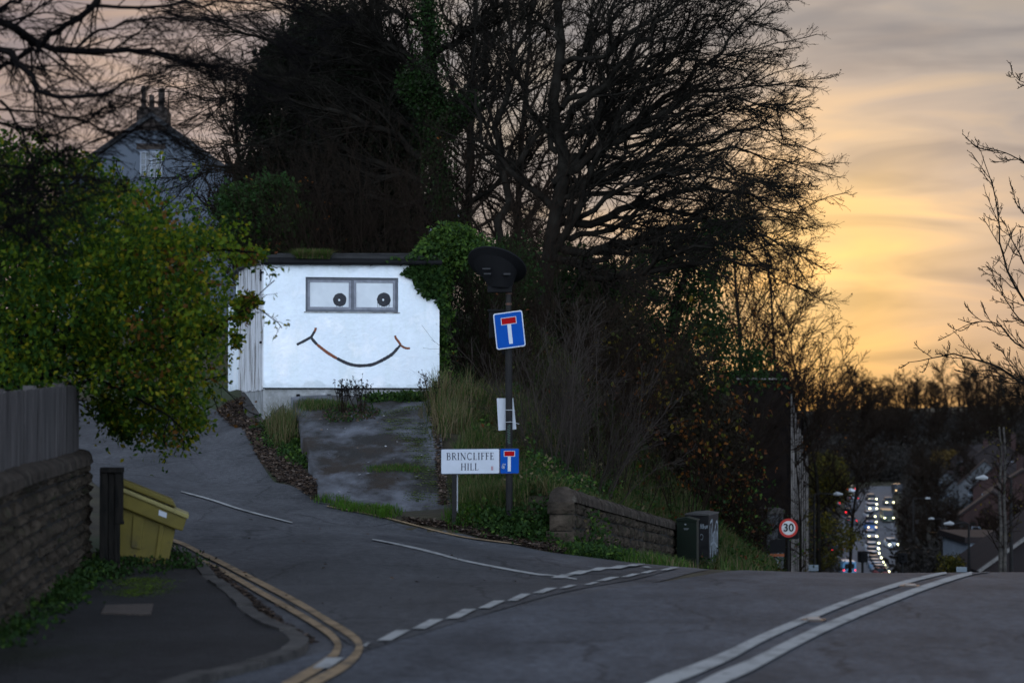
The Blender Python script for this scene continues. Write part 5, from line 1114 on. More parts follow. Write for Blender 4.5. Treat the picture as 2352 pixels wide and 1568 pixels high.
cc = np.concatenate([cc, ccA, ccB, ccD]); tipq = lvb[2][0][:, 1:].reshape(-1, 3); tipq = tipq[rb.random(len(tipq)) < 2400/len(tipq)][:2400]; tipq = np.resize(tipq, (2400, 3)); cc = np.concatenate([cc, tipq+rb.normal(0, .03, tipq.shape)]); NB += 50+40
cols = rb.random(len(cc)); X1 = np.repeat((cc.reshape(NB, 60, 3)[:, 0, 0]/cc.reshape(NB, 60, 3)[:, 0, 1]*FP+CX), 60)
ylw = np.clip((X1-150)/450, 0, 1); clr = np.repeat(rb.random(NB), 60)
mi = np.where(cols < .62-.42*ylw, 0, np.where(cols < .93-.30*ylw*clr, 1, 2)); mi = np.where((clr > .9) & (cols > .45) & (ylw > .3), 3, mi)
V, F = leafquads(rb, cc, .062, .5, .62); npmesh('crown', V, F, M['bush'], mi, parent=fb)
# thin hanging twig below the crown
c_ = [(265, 985), (275, 1010), (300, 1060), (325, 1085), (365, 1078)]
# --- dark bare branches across the top left, close to the camera
rn = np.random.default_rng(61); DN_ = 19
nl = [([(-100, 430), (40, 440), (120, 400), (260, 420)], .018, .005), ([(-60, 250), (100, 260), (260, 300), (420, 330)], .016, .004), ([(-120, 520), (0, 520), (90, 470), (200, 470)], .016, .004), ([(-120, 0), (0, 55), (70, 95), (170, 118), (300, 116), (420, 150), (560, 160), (650, 205)], .050, .008), ([(-120, 60), (0, 110), (60, 160), (110, 215), (220, 225), (330, 170), (400, 150)], .045, .006), ([(-100, 200), (40, 300), (150, 300), (300, 240), (420, 220)], .02, .005),
 ([(280, -60), (200, 20), (120, 80), (40, 130), (-60, 200)], .04, .02), ([(200, 15), (330, 20), (470, 5), (640, 15), (760, 55)], .022, .005), ([(170, 118), (250, 60), (400, 40), (560, 60), (700, 110)], .018, .004), ([(300, 116), (420, 130), (520, 200), (560, 250)], .014, .004),
 ([(-100, 380), (60, 390), (200, 330), (330, 290), (440, 290)], .016, .004), ([(-120, 120), (0, 20), (120, -40)], .035, .01), ([(0, 230), (60, 330), (80, 450), (100, 560)], .016, .004), ([(-60, 330), (10, 460), (80, 540)], .016, .004)]
Pq, Rq = limbs_from_px([(a, b*.72, c*.8) for a, b, c in nl], DN_, 1.6, rn, 16, .02)
sq = [dict(per=27, ang=34, len=.34, n=7, wander=.10, bias=(.15, 0, -.12), tmin=.0035, rf=.38, maxlen=1.6), dict(per=9, ang=38, len=.45, n=5, wander=.12, bias=(.12, 0, -.1), tmin=.0022, rf=.6), dict(per=3, ang=38, len=.5, n=4, wander=.12, bias=(.1, 0, -.1), tmin=.0016, rf=.6)]
lvq = twiggy(rn, Pq, Rq, sq)
nb_ = [([(-260, 1500), (-230, 900), (-160, 400), (-120, 0), (-100, -250)], .22, .12)]; Pt, Rt = limbs_from_px(nb_, DN_, 0, rn, 12, .01)
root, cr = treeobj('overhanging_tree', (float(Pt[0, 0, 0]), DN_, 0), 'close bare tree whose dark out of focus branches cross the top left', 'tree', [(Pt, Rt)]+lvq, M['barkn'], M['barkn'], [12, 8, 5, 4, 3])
# --- twigs entering at the right edge
rt = np.random.default_rng(71); DR = 38
nl = [([(2480, 930), (2352, 880), (2280, 838), (2200, 815), (2150, 822), (2085, 832)], .028, .005), ([(2480, 840), (2352, 690), (2300, 570), (2290, 470), (2252, 345)], .026, .005), ([(2480, 520), (2400, 420), (2340, 365), (2245, 332)], .022, .004), ([(2480, 700), (2380, 640), (2330, 560), (2290, 480)], .02, .004),
 ([(2480, 860), (2352, 800), (2290, 745), (2230, 740), (2180, 770)], .02, .004), ([(2440, 880), (2330, 870), (2260, 860), (2210, 855)], .014, .004), ([(2480, 330), (2400, 230), (2352, 190), (2310, 170)], .016, .004), ([(2460, 760), (2352, 740), (2290, 650), (2280, 610)], .016, .004), ([(2480, 600), (2360, 500), (2320, 440)], .016, .004), ([(2480, 900), (2370, 880), (2330, 840), (2290, 790)], .016, .004), ([(2480, 960), (2380, 930), (2320, 900), (2270, 850)], .016, .004)]
Pq, Rq = limbs_from_px(nl, DR, 1.5, rt, 16, .012)
sq = [dict(per=14, ang=40, len=.22, n=7, wander=.10, bias=(-.2, 0, .7), tmin=.006, rf=.5, maxlen=1.2), dict(per=6, ang=42, len=.4, n=6, wander=.1, bias=(-.1, 0, .7), tmin=.0045, rf=.6), dict(per=3, ang=45, len=.4, n=4, wander=.1, bias=(0, 0, .6), tmin=.0035, rf=.6)]
lvq = twiggy(rt, Pq, Rq, sq)
b = P(2640, 1300, DR); Pt, Rt = limbs_from_px([([(2640, 1500), (2600, 1100), (2560, 700), (2540, 300), (2560, -100)], .2, .08)], DR, 0, rt, 12, .01)
treeobj('bare_tree', (b.x, DR, float(H(b.x, DR))), 'bare tree reaching in from the right edge with fine upturned twigs', 'tree', [(Pt, Rt)]+lvq, M['bark'], M['bark'], [12, 6, 4, 3, 3])
# twiggy trees around the finned building, in front of the glow
for k, (px, py, d, h, sp, lb) in enumerate(((1790, 1250, 120, 16.5, .40, 'loose bare tree in the glow behind the flat roofed building'), (1880, 1250, 150, 17, .38, 'bare upright tree just right of the finned building'), (1700, 1200, 105, 17, .42, 'bare leaf speckled tree behind the dark building, in front of the brightest sky'), (1950, 1250, 190, 15.5, .3, 'slim bare tree right of the glow above the left kerb of the valley road'))):
    b = P(px, py, d); b.z = float(H(b.x, b.y)); lv = rough_tree(rt, np.array(b), h, sp, 30, 9, tmin=.017 if d < 130 else .028, k2=12, lowest=.3)
    root, cr = treeobj('bare_tree', b, lb, 'tree', lv, M['bark'], M['twig'], [8, 5, 3, 3])
    if k in (0, 2):
        t = lv[3][0][:, -1]; t = t[rt.random(len(t)) < .35]; leafobj('leaves', rt, t, .12, [M['twig'], M['orange'][0], M['orange'][2]], root, .5, [.4, .35, .25], .8)  # golden backlight of the glow put into the crowns as orange leaf colour
# ================================================================ HOUSES
M['hwall'] = mat('grey rendered gable', (.072, .088, .112), .9, (.085, .10, .126), .5, 6, .15, 12)
M['slate'] = mat('slate roof', (.018, .019, .022), .7, (.032, .033, .036), 3, 5, .4, 10)
M['sootbrick'] = mat('soot dark stone', (.028, .022, .019), .9, (.055, .042, .036), 5, 6, .6, 12)
M['glassd'] = mat('dark window glass', (.03, .04, .055), .15, (.045, .06, .075), 2, 3, spec=.5)
M['wframe'] = mat('window frame paint', (.22, .25, .30), .6, (.18, .20, .24), 6, 4)
DH = 100
hs = empty('house', P(348, 700, DH), 'tall grey rendered house gable with a chimney stack above the left trees', 'house')
ap = P(348, 272, DH); el_ = P(168, 396, DH); er_ = P(545, 402, DH); bl_ = P(135, 960, DH); br_ = P(545, 960, DH)
mb = MB(); mb.prism([Vector(ap), P(168, 398, DH), P(135, 404, DH), bl_, br_, er_, P(522, 393, DH)], (0, 12, 0)); mb.build('wall', M['hwall'], hs)
mb = MB()
def roofside(a, b, th=.22, ov=.25):
    a = a.copy(); b = b.copy(); a.y -= ov; b.y -= ov; mb.prism([a, b, b+Vector((0, 0, th)), a+Vector((0, 0, th))], (0, 12.6, 0))
roofside(ap+Vector((0, 0, .02)), P(160, 402, DH)); roofside(ap+Vector((0, 0, .03)), P(526, 397, DH)); roofside(P(519, 392, DH)+Vector((0, .01, 0)), P(556, 397, DH), .3)
rf = mb.build('roof', M['slate'], hs)
def pxbox(mb, x0, y0, x1, y1, d, v0, v1):
    a = P(x0, y0, d); b = P(x1, y1, d); mb.box((a.x, d+v0, b.z), (b.x, d+v1, a.z))
mb = MB(); pxbox(mb, 314, 262, 384, 300, DH, -.05, 1.1); pxbox(mb, 318, 246, 381, 262, DH, .0, 1.0); pxbox(mb, 314, 254, 385, 261, DH, -.08, 1.13)
ch = mb.build('chimney', M['sootbrick'], rf)
for (x0, x1, y0, y1) in ((324, 336, 198, 247), (342, 355, 219, 247), (363, 379, 210, 247)):
    mb = MB(); a = P((x0+x1)/2, y1, DH+.5); b = P((x0+x1)/2, y0, DH+.5); r_ = (x1-x0)/2/55.5; mb.tube([a, a.lerp(b, .5), b], [r_, r_*.9, r_*.95], 10)
    if x0 == 363: mb.tube([b, b+Vector((0, 0, .06)), b+Vector((0, 0, .12))], [r_*.6, r_*1.35, r_*.5], 10)
    mb.build('chimney_pot', M['sootbrick'], ch)
mb = MB(); a = P(387, 260, DH+.4); b = P(388, 206, DH+.4); mb.tube([a, b], .022, 5)
for i in range(5): p = a.lerp(b, .75+.05*i); mb.tube([p+Vector((-.05, -.3, 0)), p+Vector((.15, .3, 0))], .012, 4)
mb.build('aerial', M['pole'], ch); mb = MB(); mb.tube([P(302, 300, DH+.4), P(302, 212, DH+.4)], .02, 5)
for i in range(6): p = P(292+i*3.6, 222+i*.5, DH+.4); mb.tube([p+Vector((0, 0, -.12)), p+Vector((0, 0, .12))], .012, 4)
mb.tube([P(290, 222, DH+.4), P(313, 225, DH+.4)], .014, 4); mb.build('aerial', M['pole'], ch)
mb = MB(); pxbox(mb, 314, 330, 380, 343, DH, -.03, .05); mb.build('lintel', M['sootbrick'], hs)
mb = MB(); 
for a in ((322, 349, 325, 410), (345.5, 349, 350.5, 410), (370, 349, 373, 410)): pxbox(mb, *a, DH, -.05, .03)
for a in ((322, 348, 373, 351), (322, 407, 373, 411)): pxbox(mb, *a, DH, -.055, .03)
for xx in (335, 360): pxbox(mb, xx-.7, 351, xx+.7, 407, DH, -.04, .01)
for yy in (365, 379, 393): pxbox(mb, 325, yy-.7, 370, yy+.7, DH, -.045, .01)
wn = mb.build('window', M['wframe'], hs); mb = MB(); pxbox(mb, 324, 351, 371, 408, DH, -.02, .02); mb.build('pane', M['glassd'], wn)
mb = MB(); mb.tube([P(131, 420, DH-.2), P(131, 330, DH-.2)], .06, 6); mb.build('flue_pipe', M['pole'], hs)
# white cottage glimpsed behind the trees
M['wcot'] = mat('pale painted wall', (.42, .44, .50), .85, (.34, .36, .41), .9, 6, .2)
ct = empty('cottage', P(1000, 640, 92), 'white painted cottage gable glimpsed between the trees above the ivy', 'house')
mb = MB(); mb.prism([P(962, 520, 92), P(958, 640, 92), P(1060, 640, 92), P(1060, 500, 92), P(1010, 458, 92)], (0, 6, 0)); mb.build('wall', M['wcot'], ct)
mb = MB(); mb.prism([P(950, 512, 91.8), P(1010, 455, 91.8), P(1010, 447, 91.8), P(946, 506, 91.8)], (0, 6.4, 0)); mb.prism([P(1010, 455, 91.8), P(1072, 500, 91.8), P(1074, 493, 91.8), P(1010, 447, 91.8)], (0, 6.4, 0)); mb.build('roof', M['slate'], ct)
# white wall seen through the thicket right of the blue sign
cw = empty('outbuilding', P(1255, 900, 80), 'pale outbuilding wall showing through the thicket right of the blue sign', 'building')
mb = MB(); mb.prism([P(1225, 660, 80), P(1225, 860, 80), P(1290, 860, 80), P(1290, 640, 80)], (0, 4, 0)); mb.build('wall', M['wcot'], cw)
mb = MB(); mb.prism([P(1220, 662, 79.8), P(1294, 641, 79.8), P(1294, 632, 79.8), P(1220, 652, 79.8)], (0, 4.4, 0)); mb.build('roof', M['slate'], cw)
# ================================================================ DARK FINNED BUILDING
M['dbrick'] = mat('dark brick', (.007, .006, .006), .95, (.014, .011, .010), 2, 6, .3, 10, spec=.0)
M['fin'] = mat('pale concrete fin', (.25, .225, .21), .8, (.12, .11, .105), 1.2, 6, .2, third=(.10, .095, .09), tscale=.5, tamt=.55)
fb_ = empty('office_block', P(1750, 1330, 95), 'dark stepped office block with pale vertical fins beyond the 30 sign', 'building')
TP = [(1806, 853, 95), (1813.5, 885, 104), (1822, 913, 116), (1833, 949, 132), (1845, 995, 158), (1853, 1024, 192)]
mb = MB()
for i in range(len(TP)-1):
    a = P(*TP[i]); b = P(TP[i+1][0], TP[i][1], TP[i+1][2]); top = a.z; bot = float(H(a.x, a.y))-6; wv = Vector((-3.5 if i == 0 else -9, 0, 0))
    if i == 0: wv = P(1640, 853, 95)-a; wv.z = 0
    q = [Vector((a.x, a.y, 0)), Vector((b.x, b.y, 0)), Vector((b.x+wv.x, b.y, 0)), Vector((a.x+wv.x, a.y, 0))]; mb.prism([p+Vector((0, 0, bot)) for p in q], (0, 0, top-bot))
mb.build('walls', M['dbrick'], fb_)
mb = MB(); a = P(1690, 866, 94.9); b = P(1804, 868, 94.9); mb.box((a.x, 94.8, b.z-.06), (b.x, 94.99, b.z)); mb.build('parapet_trim', M['fin'], fb_)
edge_ = np.array([[*P(*t)] for t in TP]); 
for k, (px, ytop) in enumerate(((1816.5, 905), (1821, 925), (1826, 948), (1831, 965), (1836, 985), (1841, 1000), (1846, 1015), (1850.5, 1030), (1854, 1040))):
    d = float(np.interp(px, [t[0] for t in TP], [t[2] for t in TP])) if px < 1853 else 194
    a = P(px-.9, ytop, d-.3); b = P(px+1.4, ytop, d-.3); bot = float(H(b.x, b.y))-5; mb = MB(); mb.box((a.x-.3, d-.6, bot), (b.x, d+.2, a.z)); mb.build('fin', M['fin'], fb_)
gw = empty('concrete_wall', P(1775, 1330, 86), 'plain grey concrete end wall behind the shrubs left of the 30 sign', 'wall')
mb = MB(); a = P(1762, 1180, 86); b = P(1800, 1330, 86); mb.box((a.x, 86, b.z-1), (b.x, 88, a.z)); mb.build('panel', mat('grey concrete', (.10, .105, .115), .9, (.065, .07, .075), 1.2, 6, .2), gw)
mb = MB(); mb.box((a.x-.05, 85.9, a.z), (b.x+.05, 88.1, a.z+.15)); mb.build('coping', M['kerb'], gw)
for px_, d_, h_, lb_ in ((1700, 82, 7.5, 'bare tree in front of the dark wall of the office block'), (1838, 90, 7, 'slender bare tree half hiding the pale fins of the office block')):
    b = P(px_, 1300, d_); b.z = float(H(b.x, b.y)); r9 = np.random.default_rng(px_); treeobj('bare_tree', b, lb_, 'tree', rough_tree(r9, np.array(b), h_, .4, 30 if px_ < 1800 else 16, 9 if px_ < 1800 else 5, tmin=.012, k2=7 if px_ < 1800 else 4, tr=.08 if px_ < 1800 else .05, lowest=.1), M['bark'], M['twig'], [6, 4, 3, 3], 'bare trees by the office block')
for px_, d_, h_, lb_ in ((1672, 56, 2.2, 'low bramble stems right of the tall cabinet'), (1728, 78, 2.4, 'low bramble stems just left of the dark sign')):
    shrub('bramble', lb_, px_, 1290, d_, 26, h_, .6, rs, M['twig'], leaves=(M['ivy']+[M['orange'][1]], [.4, .3, .1, .2], .25, .09), per=(10, 5), group='brambles right of the cabinets')
# ================================================================ VALLEY
def c7(x, y): return (1834.6+.162*x, 1081.9+.162*y)
def c8(x, y): return (2069.8+.252*x, 940.8+.252*y)
M['redbrick'] = mat('red brick far', (.036, .017, .016), .9, (.024, .014, .013), 1, 5)
M['pale'] = mat('pale far render', (.085, .09, .10), .9, (.06, .065, .072), .8, 5)
M['rooft'] = mat('far tiled roof', (.020, .014, .014), .85, (.014, .011, .012), 1, 5)
def house(label, px, pyr, d, wd, dp, rh, wm, group=None, yaw=0, wins=((-.25, .5), (.25, .5), (-.25, .2), (.25, .2)), chim=.3):
    r = P(px, pyr, d); g_ = float(H(r.x, r.y)); root = empty('house', (r.x, d, g_), label, 'house', group, rz=yaw)
    hh = r.z-g_; ew = hh-rh; w2 = wd/2
    def part(mb, name, m, par, pw=None): 
        o = mb.build(name, m, None); o.parent = par; return o
    mb = MB(); mb.prism([(-w2, 0, -2), (w2, 0, -2), (w2, 0, ew), (0, 0, hh), (-w2, 0, ew)], (0, dp, 0)); part(mb, 'wall', wm, root)
    mb = MB()
    for s in (-1, 1): mb.prism([(0, -.3, hh+.02), (s*(w2+.4), -.3, ew-.3*rh/w2), (s*(w2+.4), -.3, ew-.3*rh/w2+.25), (0, -.3, hh+.3)], (0, dp+.6, 0))
    rf = part(mb, 'roof', M['rooft'], root)
    mb = MB(); mb.box((chim*wd-.5, dp*.4, hh-rh*.6), (chim*wd+.5, dp*.4+.9, hh+1.1)); cm = part(mb, 'chimney', M['redbrick'], rf)
    for xx in (-.25, .22):
        mb = MB(); mb.tube([(chim*wd+xx, dp*.4+.45, hh+1.1), (chim*wd+xx, dp*.4+.45, hh+1.6)], .13, 6); part(mb, 'chimney_pot', M['redbrick'], cm)
    for (u, v) in wins:
        x = u*wd; z = ew*(v+.25); mb = MB(); mb.box((x-.6, -.06, z-.1), (x+.6, .0, z+1.2)); wn = part(mb, 'window', M['wframe'], root)
        mb = MB(); mb.box((x-.5, -.08, z), (x+.5, -.062, z+1.1)); part(mb, 'pane', M['glassd'], wn)
    return root
for k, (px, py, d, wd, rh, wm, lb) in enumerate(((*c8(760, 468), 430, 9.0, 4.2, M['pale'], 'pale gabled house, left one of the pair above the right verge'), (*c8(880, 500), 400, 8.5, 3.9, M['redbrick'], 'red brick gabled house right of the pale gabled one'),
        (*c8(880, 275), 520, 11, 4.0, M['rooft'], 'dim house with a broad roof highest up on the right slope'), (*c8(420, 565), 500, 7, 2.8, M['pale'], 'small pale house left of the gabled pair'), (*c8(1110, 560), 330, 10, 3.2, M['redbrick'], 'house with a pale strip of wall at the right edge'),
        (*c8(620, 330), 560, 9, 3.4, M['rooft'], 'small dim house up the slope with red chimney pots'), (2280, 1130, 300, 8, 3, M['redbrick'], 'dark brick house above the white walled building'), (*c8(500, 640), 450, 7, 3, M['pale'], 'pale rendered house half hidden by verge trees'))):
    house(lb, px, py, d, wd, 9, rh, wm, 'houses on the far right slope', yaw=(-.5 if k % 2 else -.2))
wb2 = empty('white_building', P(2270, 1312, 142), 'white walled building just over the crest at the right', 'building')
mb = MB(); a = P(2222, 1246, 142); b = P(2340, 1340, 142); mb.box((a.x, 142, b.z-3), (b.x, 150, a.z)); mb.build('wall', mat('white far wall', (.40, .46, .54), .8, (.30, .35, .42), .8, 6), wb2)
mb = MB(); mb.box((a.x-.2, 141.7, a.z), (b.x+.2, 150.3, a.z+.35)); mb.build('roof', M['rooft'], wb2)
mb = MB(); a = P(2236, 1285, 141.95); b = P(2330, 1287, 141.95); mb.box((a.x, 141.93, b.z), (b.x, 142, a.z+.02)); mb.build('trim', M['kerb'], wb2)
bn = empty('dark_roofed_house', P(2340, 1330, 118), 'dark roof slope rising to the right in front of the white walled building', 'house')
mb = MB(); mb.prism([P(2250, 1312, 118), P(2250, 1345, 118), P(2480, 1345, 118), P(2480, 1150, 118)], (0, 8, 0)); mb.build('roof', M['rooft'], bn)
mb = MB(); mb.prism([P(2246, 1310, 117.8), P(2252, 1314, 117.8), P(2480, 1152, 117.8), P(2480, 1144, 117.8)], (0, .3, 0)); mb.build('bargeboard', M['oldwood'], bn)
# street lamps
def lamp(px, d, pytop, px2, label, two=False):
    a = P(px, pytop, d); g_ = float(H(a.x, a.y)); root = empty('street_lamp', (a.x, d, g_), label, 'street lamp', 'street lamps along the main road')
    mb = MB(); mb.tube([Vector((a.x, d, g_-.3)), Vector((a.x, d, g_+1.5)), Vector((a.x, d, a.z))], [.11, .075, .055], 8); mb.build('column', M['pole'], root)
    b = P(px2, pytop-2, d); mb = MB(); mb.tube([Vector((a.x, d, a.z)), Vector((a.x*.8+b.x*.2, d, a.z+.1)), b], [.045, .04, .035], 6); mb.build('arm', M['pole'], root)
    s_ = 1 if px2 > px else -1; mb = MB(); mb.tube([b, b+Vector((s_*.18, 0, .03)), b+Vector((s_*.5, 0, .0))], [.05, .12, .04], 8); mb.build('lantern', mat('grey lantern', (.30, .31, .32), .4), root)
lamp(*c6(372, 1000)[:1], 130, c6(0, 968)[1], c6(500, 0)[0], 'street lamp left of the valley road with its arm to the right')
lamp(c8(617, 0)[0], 120, c8(0, 1046)[1], c8(480, 0)[0], 'street lamp in front of the white walled building with its arm to the left')
lamp(c8(1000, 0)[0], 100, c8(0, 630)[1], c8(790, 0)[0], 'taller street lamp at the far right with its arm to the left')
lamp(c8(372, 0)[0], 210, c8(0, 1000)[1], c8(300, 0)[0], 'thin distant lamp column in the dark verge trees')
lamp(c8(108, 0)[0], 230, c8(0, 815)[1], c8(220, 0)[0], 'distant street lamp right of the valley road, arm to the right')
# signal heads and small signs near the crest
def tlight(px, py0, py1, d, label):
    a = P(px, py0, d); b = P(px, py1, d); g_ = float(H(a.x, a.y)); root = empty('traffic_light', (a.x, d, g_), label, 'traffic light')
    mb = MB(); mb.box((a.x-.22, d-.15, b.z), (a.x+.22, d+.15, a.z)); hd = mb.build('signal_head', M['black'], root, bevel=.03)
    mb = MB(); mb.tube([Vector((a.x, d+.05, g_-.2)), Vector((a.x, d+.05, b.z+.1))], .06, 6); mb.build('pole', M['pole'], root)
    for i in range(3):
        mb = MB(); z = a.z-(a.z-b.z)*(.2+.3*i); mb.tube([(a.x, d-.16, z), (a.x, d-.26, z)], .11, 10); mb.build('visor', M['black'], hd)
tlight(c7(905, 0)[0], c7(0, 1130)[1], c7(0, 1285)[1], 112, 'traffic light with its back turned, left of the queue of cars')
tlight(c7(1467, 0)[0], c7(0, 1150)[1], c7(0, 1290)[1], 112, 'traffic light with its back turned, right of the queue of cars')
M['psign'] = mat('pale sign panel', (.18, .22, .25), .5, (.14, .17, .2), 6, 4)
def smallsign(px0, py0, px1, py1, d, label, cat='sign'):
    a = P(px0, py0, d); b = P(px1, py1, d); g_ = float(H((a.x+b.x)/2, d)); root = empty('small_sign', ((a.x+b.x)/2, d, g_), label, cat)
    mb = MB(); mb.box((a.x, d, b.z), (b.x, d+.04, a.z)); mb.build('panel', M['psign'], root)
    mb = MB(); mb.box(((a.x+b.x)/2-.04, d+.05, g_-.2), ((a.x+b.x)/2+.04, d+.12, a.z-.05)); mb.build('post', M['pole'], root); return root
s1 = smallsign(*c7(140, 1325), *c7(280, 1410), 85, 'low pale square sign at the crest right of the finned building')
mb = MB(); a = P(*c7(160, 1435), 84.97); b = P(*c7(262, 1443), 84.97); mb.box((a.x, 84.93, b.z-.2), (b.x, 84.97, a.z)); mb.build('dark_emblem', M['black'], s1)
smallsign(*c8(503, 1430), *c8(600, 1478), 80, 'low pale box sign beside the white walled building')
# ================================================================ CARS
CM = {}
def paint(n, c): return mat('car paint '+n, c, .3, spec=.5)
PC = dict(silver=paint('silver', (.30, .33, .38)), white=paint('white', (.60, .64, .70)), blue=paint('blue', (.02, .13, .38)), black=paint('black', (.015, .016, .02)), red=paint('red', (.20, .02, .02)), grey=paint('grey', (.07, .078, .09)), lblue=paint('light blue', (.14, .32, .52)), green=paint('green', (.05, .07, .05)))
M['cglass'] = mat('car glass', (.012, .016, .02), .12, spec=.6); M['tyre'] = mat('tyre', (.01, .01, .01), .9); M['rim'] = mat('alloy', (.2, .2, .2), .4, metallic=.8)
M['head'] = emis('lit headlamp', (1.0, .98, .55), 10); M['headw'] = emis('warm lit headlamp', (1.0, .70, .35), 5); M['tail'] = emis('lit tail lamp', (1.0, .02, .03), 4.5); M['taildim'] = mat('unlit tail lamp', (.2, .01, .01), .4); M['amber'] = emis('lit indicator', (1.0, .40, .03), 4)
M['headoff'] = mat('unlit headlamp', (.35, .36, .38), .2)
def loftsec(mb, secs):
    """secs: list of (y, [(x,z)...]) closed sections"""
    R_ = [[Vector((x, y, z)) for x, z in s] for y, s in secs]
    for a, b in zip(R_[:-1], R_[1:]):
        for i in range(len(a)): j = (i+1) % len(a); mb.face([a[i], a[j], b[j], b[i]])
    mb.face(list(reversed(R_[0]))); mb.face(R_[-1])
def make_car(kind):
    """front faces -y; built about the origin"""
    root = empty(kind, (0, 0, 0))
    van = kind in ('van', 'minibus')
    L2, W2, Hh = (2.1, .88, 1.47) if not van else (2.6, .98, 2.15)
    def sec(y, zb, zt, wt, wb=None):
        wb = wb or wt; return (y, [(-wb*.93, zb), (-wb, zb+.15), (-wt, zt-.1), (-wt*.9, zt), (wt*.9, zt), (wt, zt-.1), (wb, zb+.15), (wb*.93, zb)])
    mb = MB()
    if not van: loftsec(mb, [sec(-L2, .28, .62, W2*.82), sec(-L2+.12, .2, .72, W2*.93), sec(-L2+.6, .2, .82, W2), sec(-.85, .2, .95, W2), sec(0, .2, .97, W2), sec(1.3, .2, 1.0, W2), sec(L2-.15, .22, .98, W2*.95), sec(L2, .3, .9, W2*.88)])
    else: loftsec(mb, [sec(-L2, .3, .85, W2*.9), sec(-L2+.12, .25, 1.0, W2*.97), sec(-L2+.75, .25, 1.15, W2), sec(-1.2, .25, 2.0, W2, W2), sec(-.9, .25, Hh, W2*.96, W2), sec(L2-.1, .25, Hh, W2*.96, W2), sec(L2, .3, Hh-.08, W2*.93, W2*.97)])
    bd = mb.build('body', PC['silver'], None); bd.parent = root; bd.material_slots[0].link = 'OBJECT'; bd.material_slots[0].material = PC['silver']
    mb = MB()
    if not van:
        loftsec(mb, [(-.95, [(-.74, .93), (-.74, .96), (.74, .96), (.74, .93)]), (-.25, [(-.78, .93), (-.60, 1.40), (.60, 1.40), (.78, .93)]), (.2, [(-.78, .93), (-.61, 1.43), (.61, 1.43), (.78, .93)]), (1.3, [(-.78, .93), (-.60, 1.40), (.60, 1.40), (.78, .93)]), (1.95, [(-.72, .93), (-.66, 1.0), (.66, 1.0), (.72, .93)])])
    else: mb.prism([(-.85, -L2+.72, 1.17), (.85, -L2+.72, 1.17), (.82, -1.24, 1.96), (-.82, -1.24, 1.96)], (0, -.03, .01)); mb.box((-.7, L2, 1.25), (.7, L2+.012, 1.9))
    o = mb.build('windows', M['cglass'], None); o.parent = root
    if not van:
        mb = MB(); loftsec(mb, [(-.22, [(-.59, 1.41), (-.59, 1.43), (.59, 1.43), (.59, 1.41)]), (.25, [(-.61, 1.41), (-.58, Hh), (.58, Hh), (.61, 1.41)]), (1.28, [(-.60, 1.40), (-.57, 1.44), (.57, 1.44), (.60, 1.40)])])
        o = mb.build('roof', PC['silver'], None); o.parent = root; o.material_slots[0].link = 'OBJECT'; o.material_slots[0].material = PC['silver']
    for y in (-1.3, 1.3) if not van else (-1.7, 1.6):
        for s in (-1, 1):
            mb = MB(); mb.tube([(s*(W2-.2), y, .31), (s*(W2+.005), y, .31)], .31, 16); wh = mb.build('wheel', M['tyre'], None); wh.parent = root
            mb = MB(); mb.tube([(s*(W2-.0), y, .31), (s*(W2+.015), y, .31)], .19, 12); rm = mb.build('rim', M['rim'], None); rm.parent = wh
    hz, tz = (.66, .82) if not van else (.85, .95); hx = .64 if not van else .75
    def lampm(s, y, z, r, nm, m, sx=1.25):
        bm = bmesh.new(); bmesh.ops.create_uvsphere(bm, u_segments=12, v_segments=8, radius=r); 
        for v in bm.verts: v.co.x *= sx; v.co.y *= .6; v.co += Vector((s, y, z))
        me = bpy.data.meshes.new(nm); bm.to_mesh(me); bm.free(); me.materials.append(m); o = link(nm, me); o.parent = root; o.material_slots[0].link = 'OBJECT'; o.material_slots[0].material = m; return o
    for s in (-1, 1): lampm(s*hx, -L2+.07, hz, .13, 'headlight', M['headoff'])
    for s in (-1, 1): lampm(s*(hx+.06), L2-.03, tz, .12, 'tail_light', M['taildim'], .9)
    mb = MB(); mb.box((-.26, -L2-.012, .42), (.26, -L2+.02, .53)); o = mb.build('number_plate', mat('number plate', (.4, .4, .36), .5), None); o.parent = root
    return root
protos = {'car': make_car('car'), 'van': make_car('van')}
used = set()
def copytree(o, par=None):
    c = o.copy(); C.objects.link(c); 
    if par is not None: c.parent = par
    for ch in o.children: copytree(ch, c)
    return c
def place_car(kind, px, py, facing, col, label, head='head', group=None, d0=325, yaw=0, one=None):
    for it in range(3):
        ppm = 15 if it == 0 else FP/g_.y; g_ = G(px, py+ppm*(.66 if kind == 'car' else .85), d0)
    if kind in used: r = copytree(protos[kind])
    else: r = protos[kind]; used.add(kind)
    zr = float(H(g_.x, g_.y))+.10
    r.location = (g_.x, g_.y, zr); sl_ = math.atan((float(prof(g_.y+4))-float(prof(g_.y-4)))/8)
    r.rotation_euler = (sl_ if facing < 0 else -sl_, 0, (0 if facing < 0 else math.pi)+yaw)
    for ch in r.children:
        st = ch.name.split('.')[0]
        if st in ('body', 'roof'): ch.material_slots[0].link = 'OBJECT'; ch.material_slots[0].material = PC[col]
        if st == 'headlight': ch.material_slots[0].material = M[head] if facing < 0 else M['headoff']
        if st == 'tail_light': ch.material_slots[0].material = (M['tail'] if facing > 0 and head != 'off' else M['taildim'])
    tag(r, label, 'van' if kind == 'van' else 'car', group); return r
GQ = 'oncoming cars queuing on the valley road'; GL_ = 'cars driving away down the valley road'
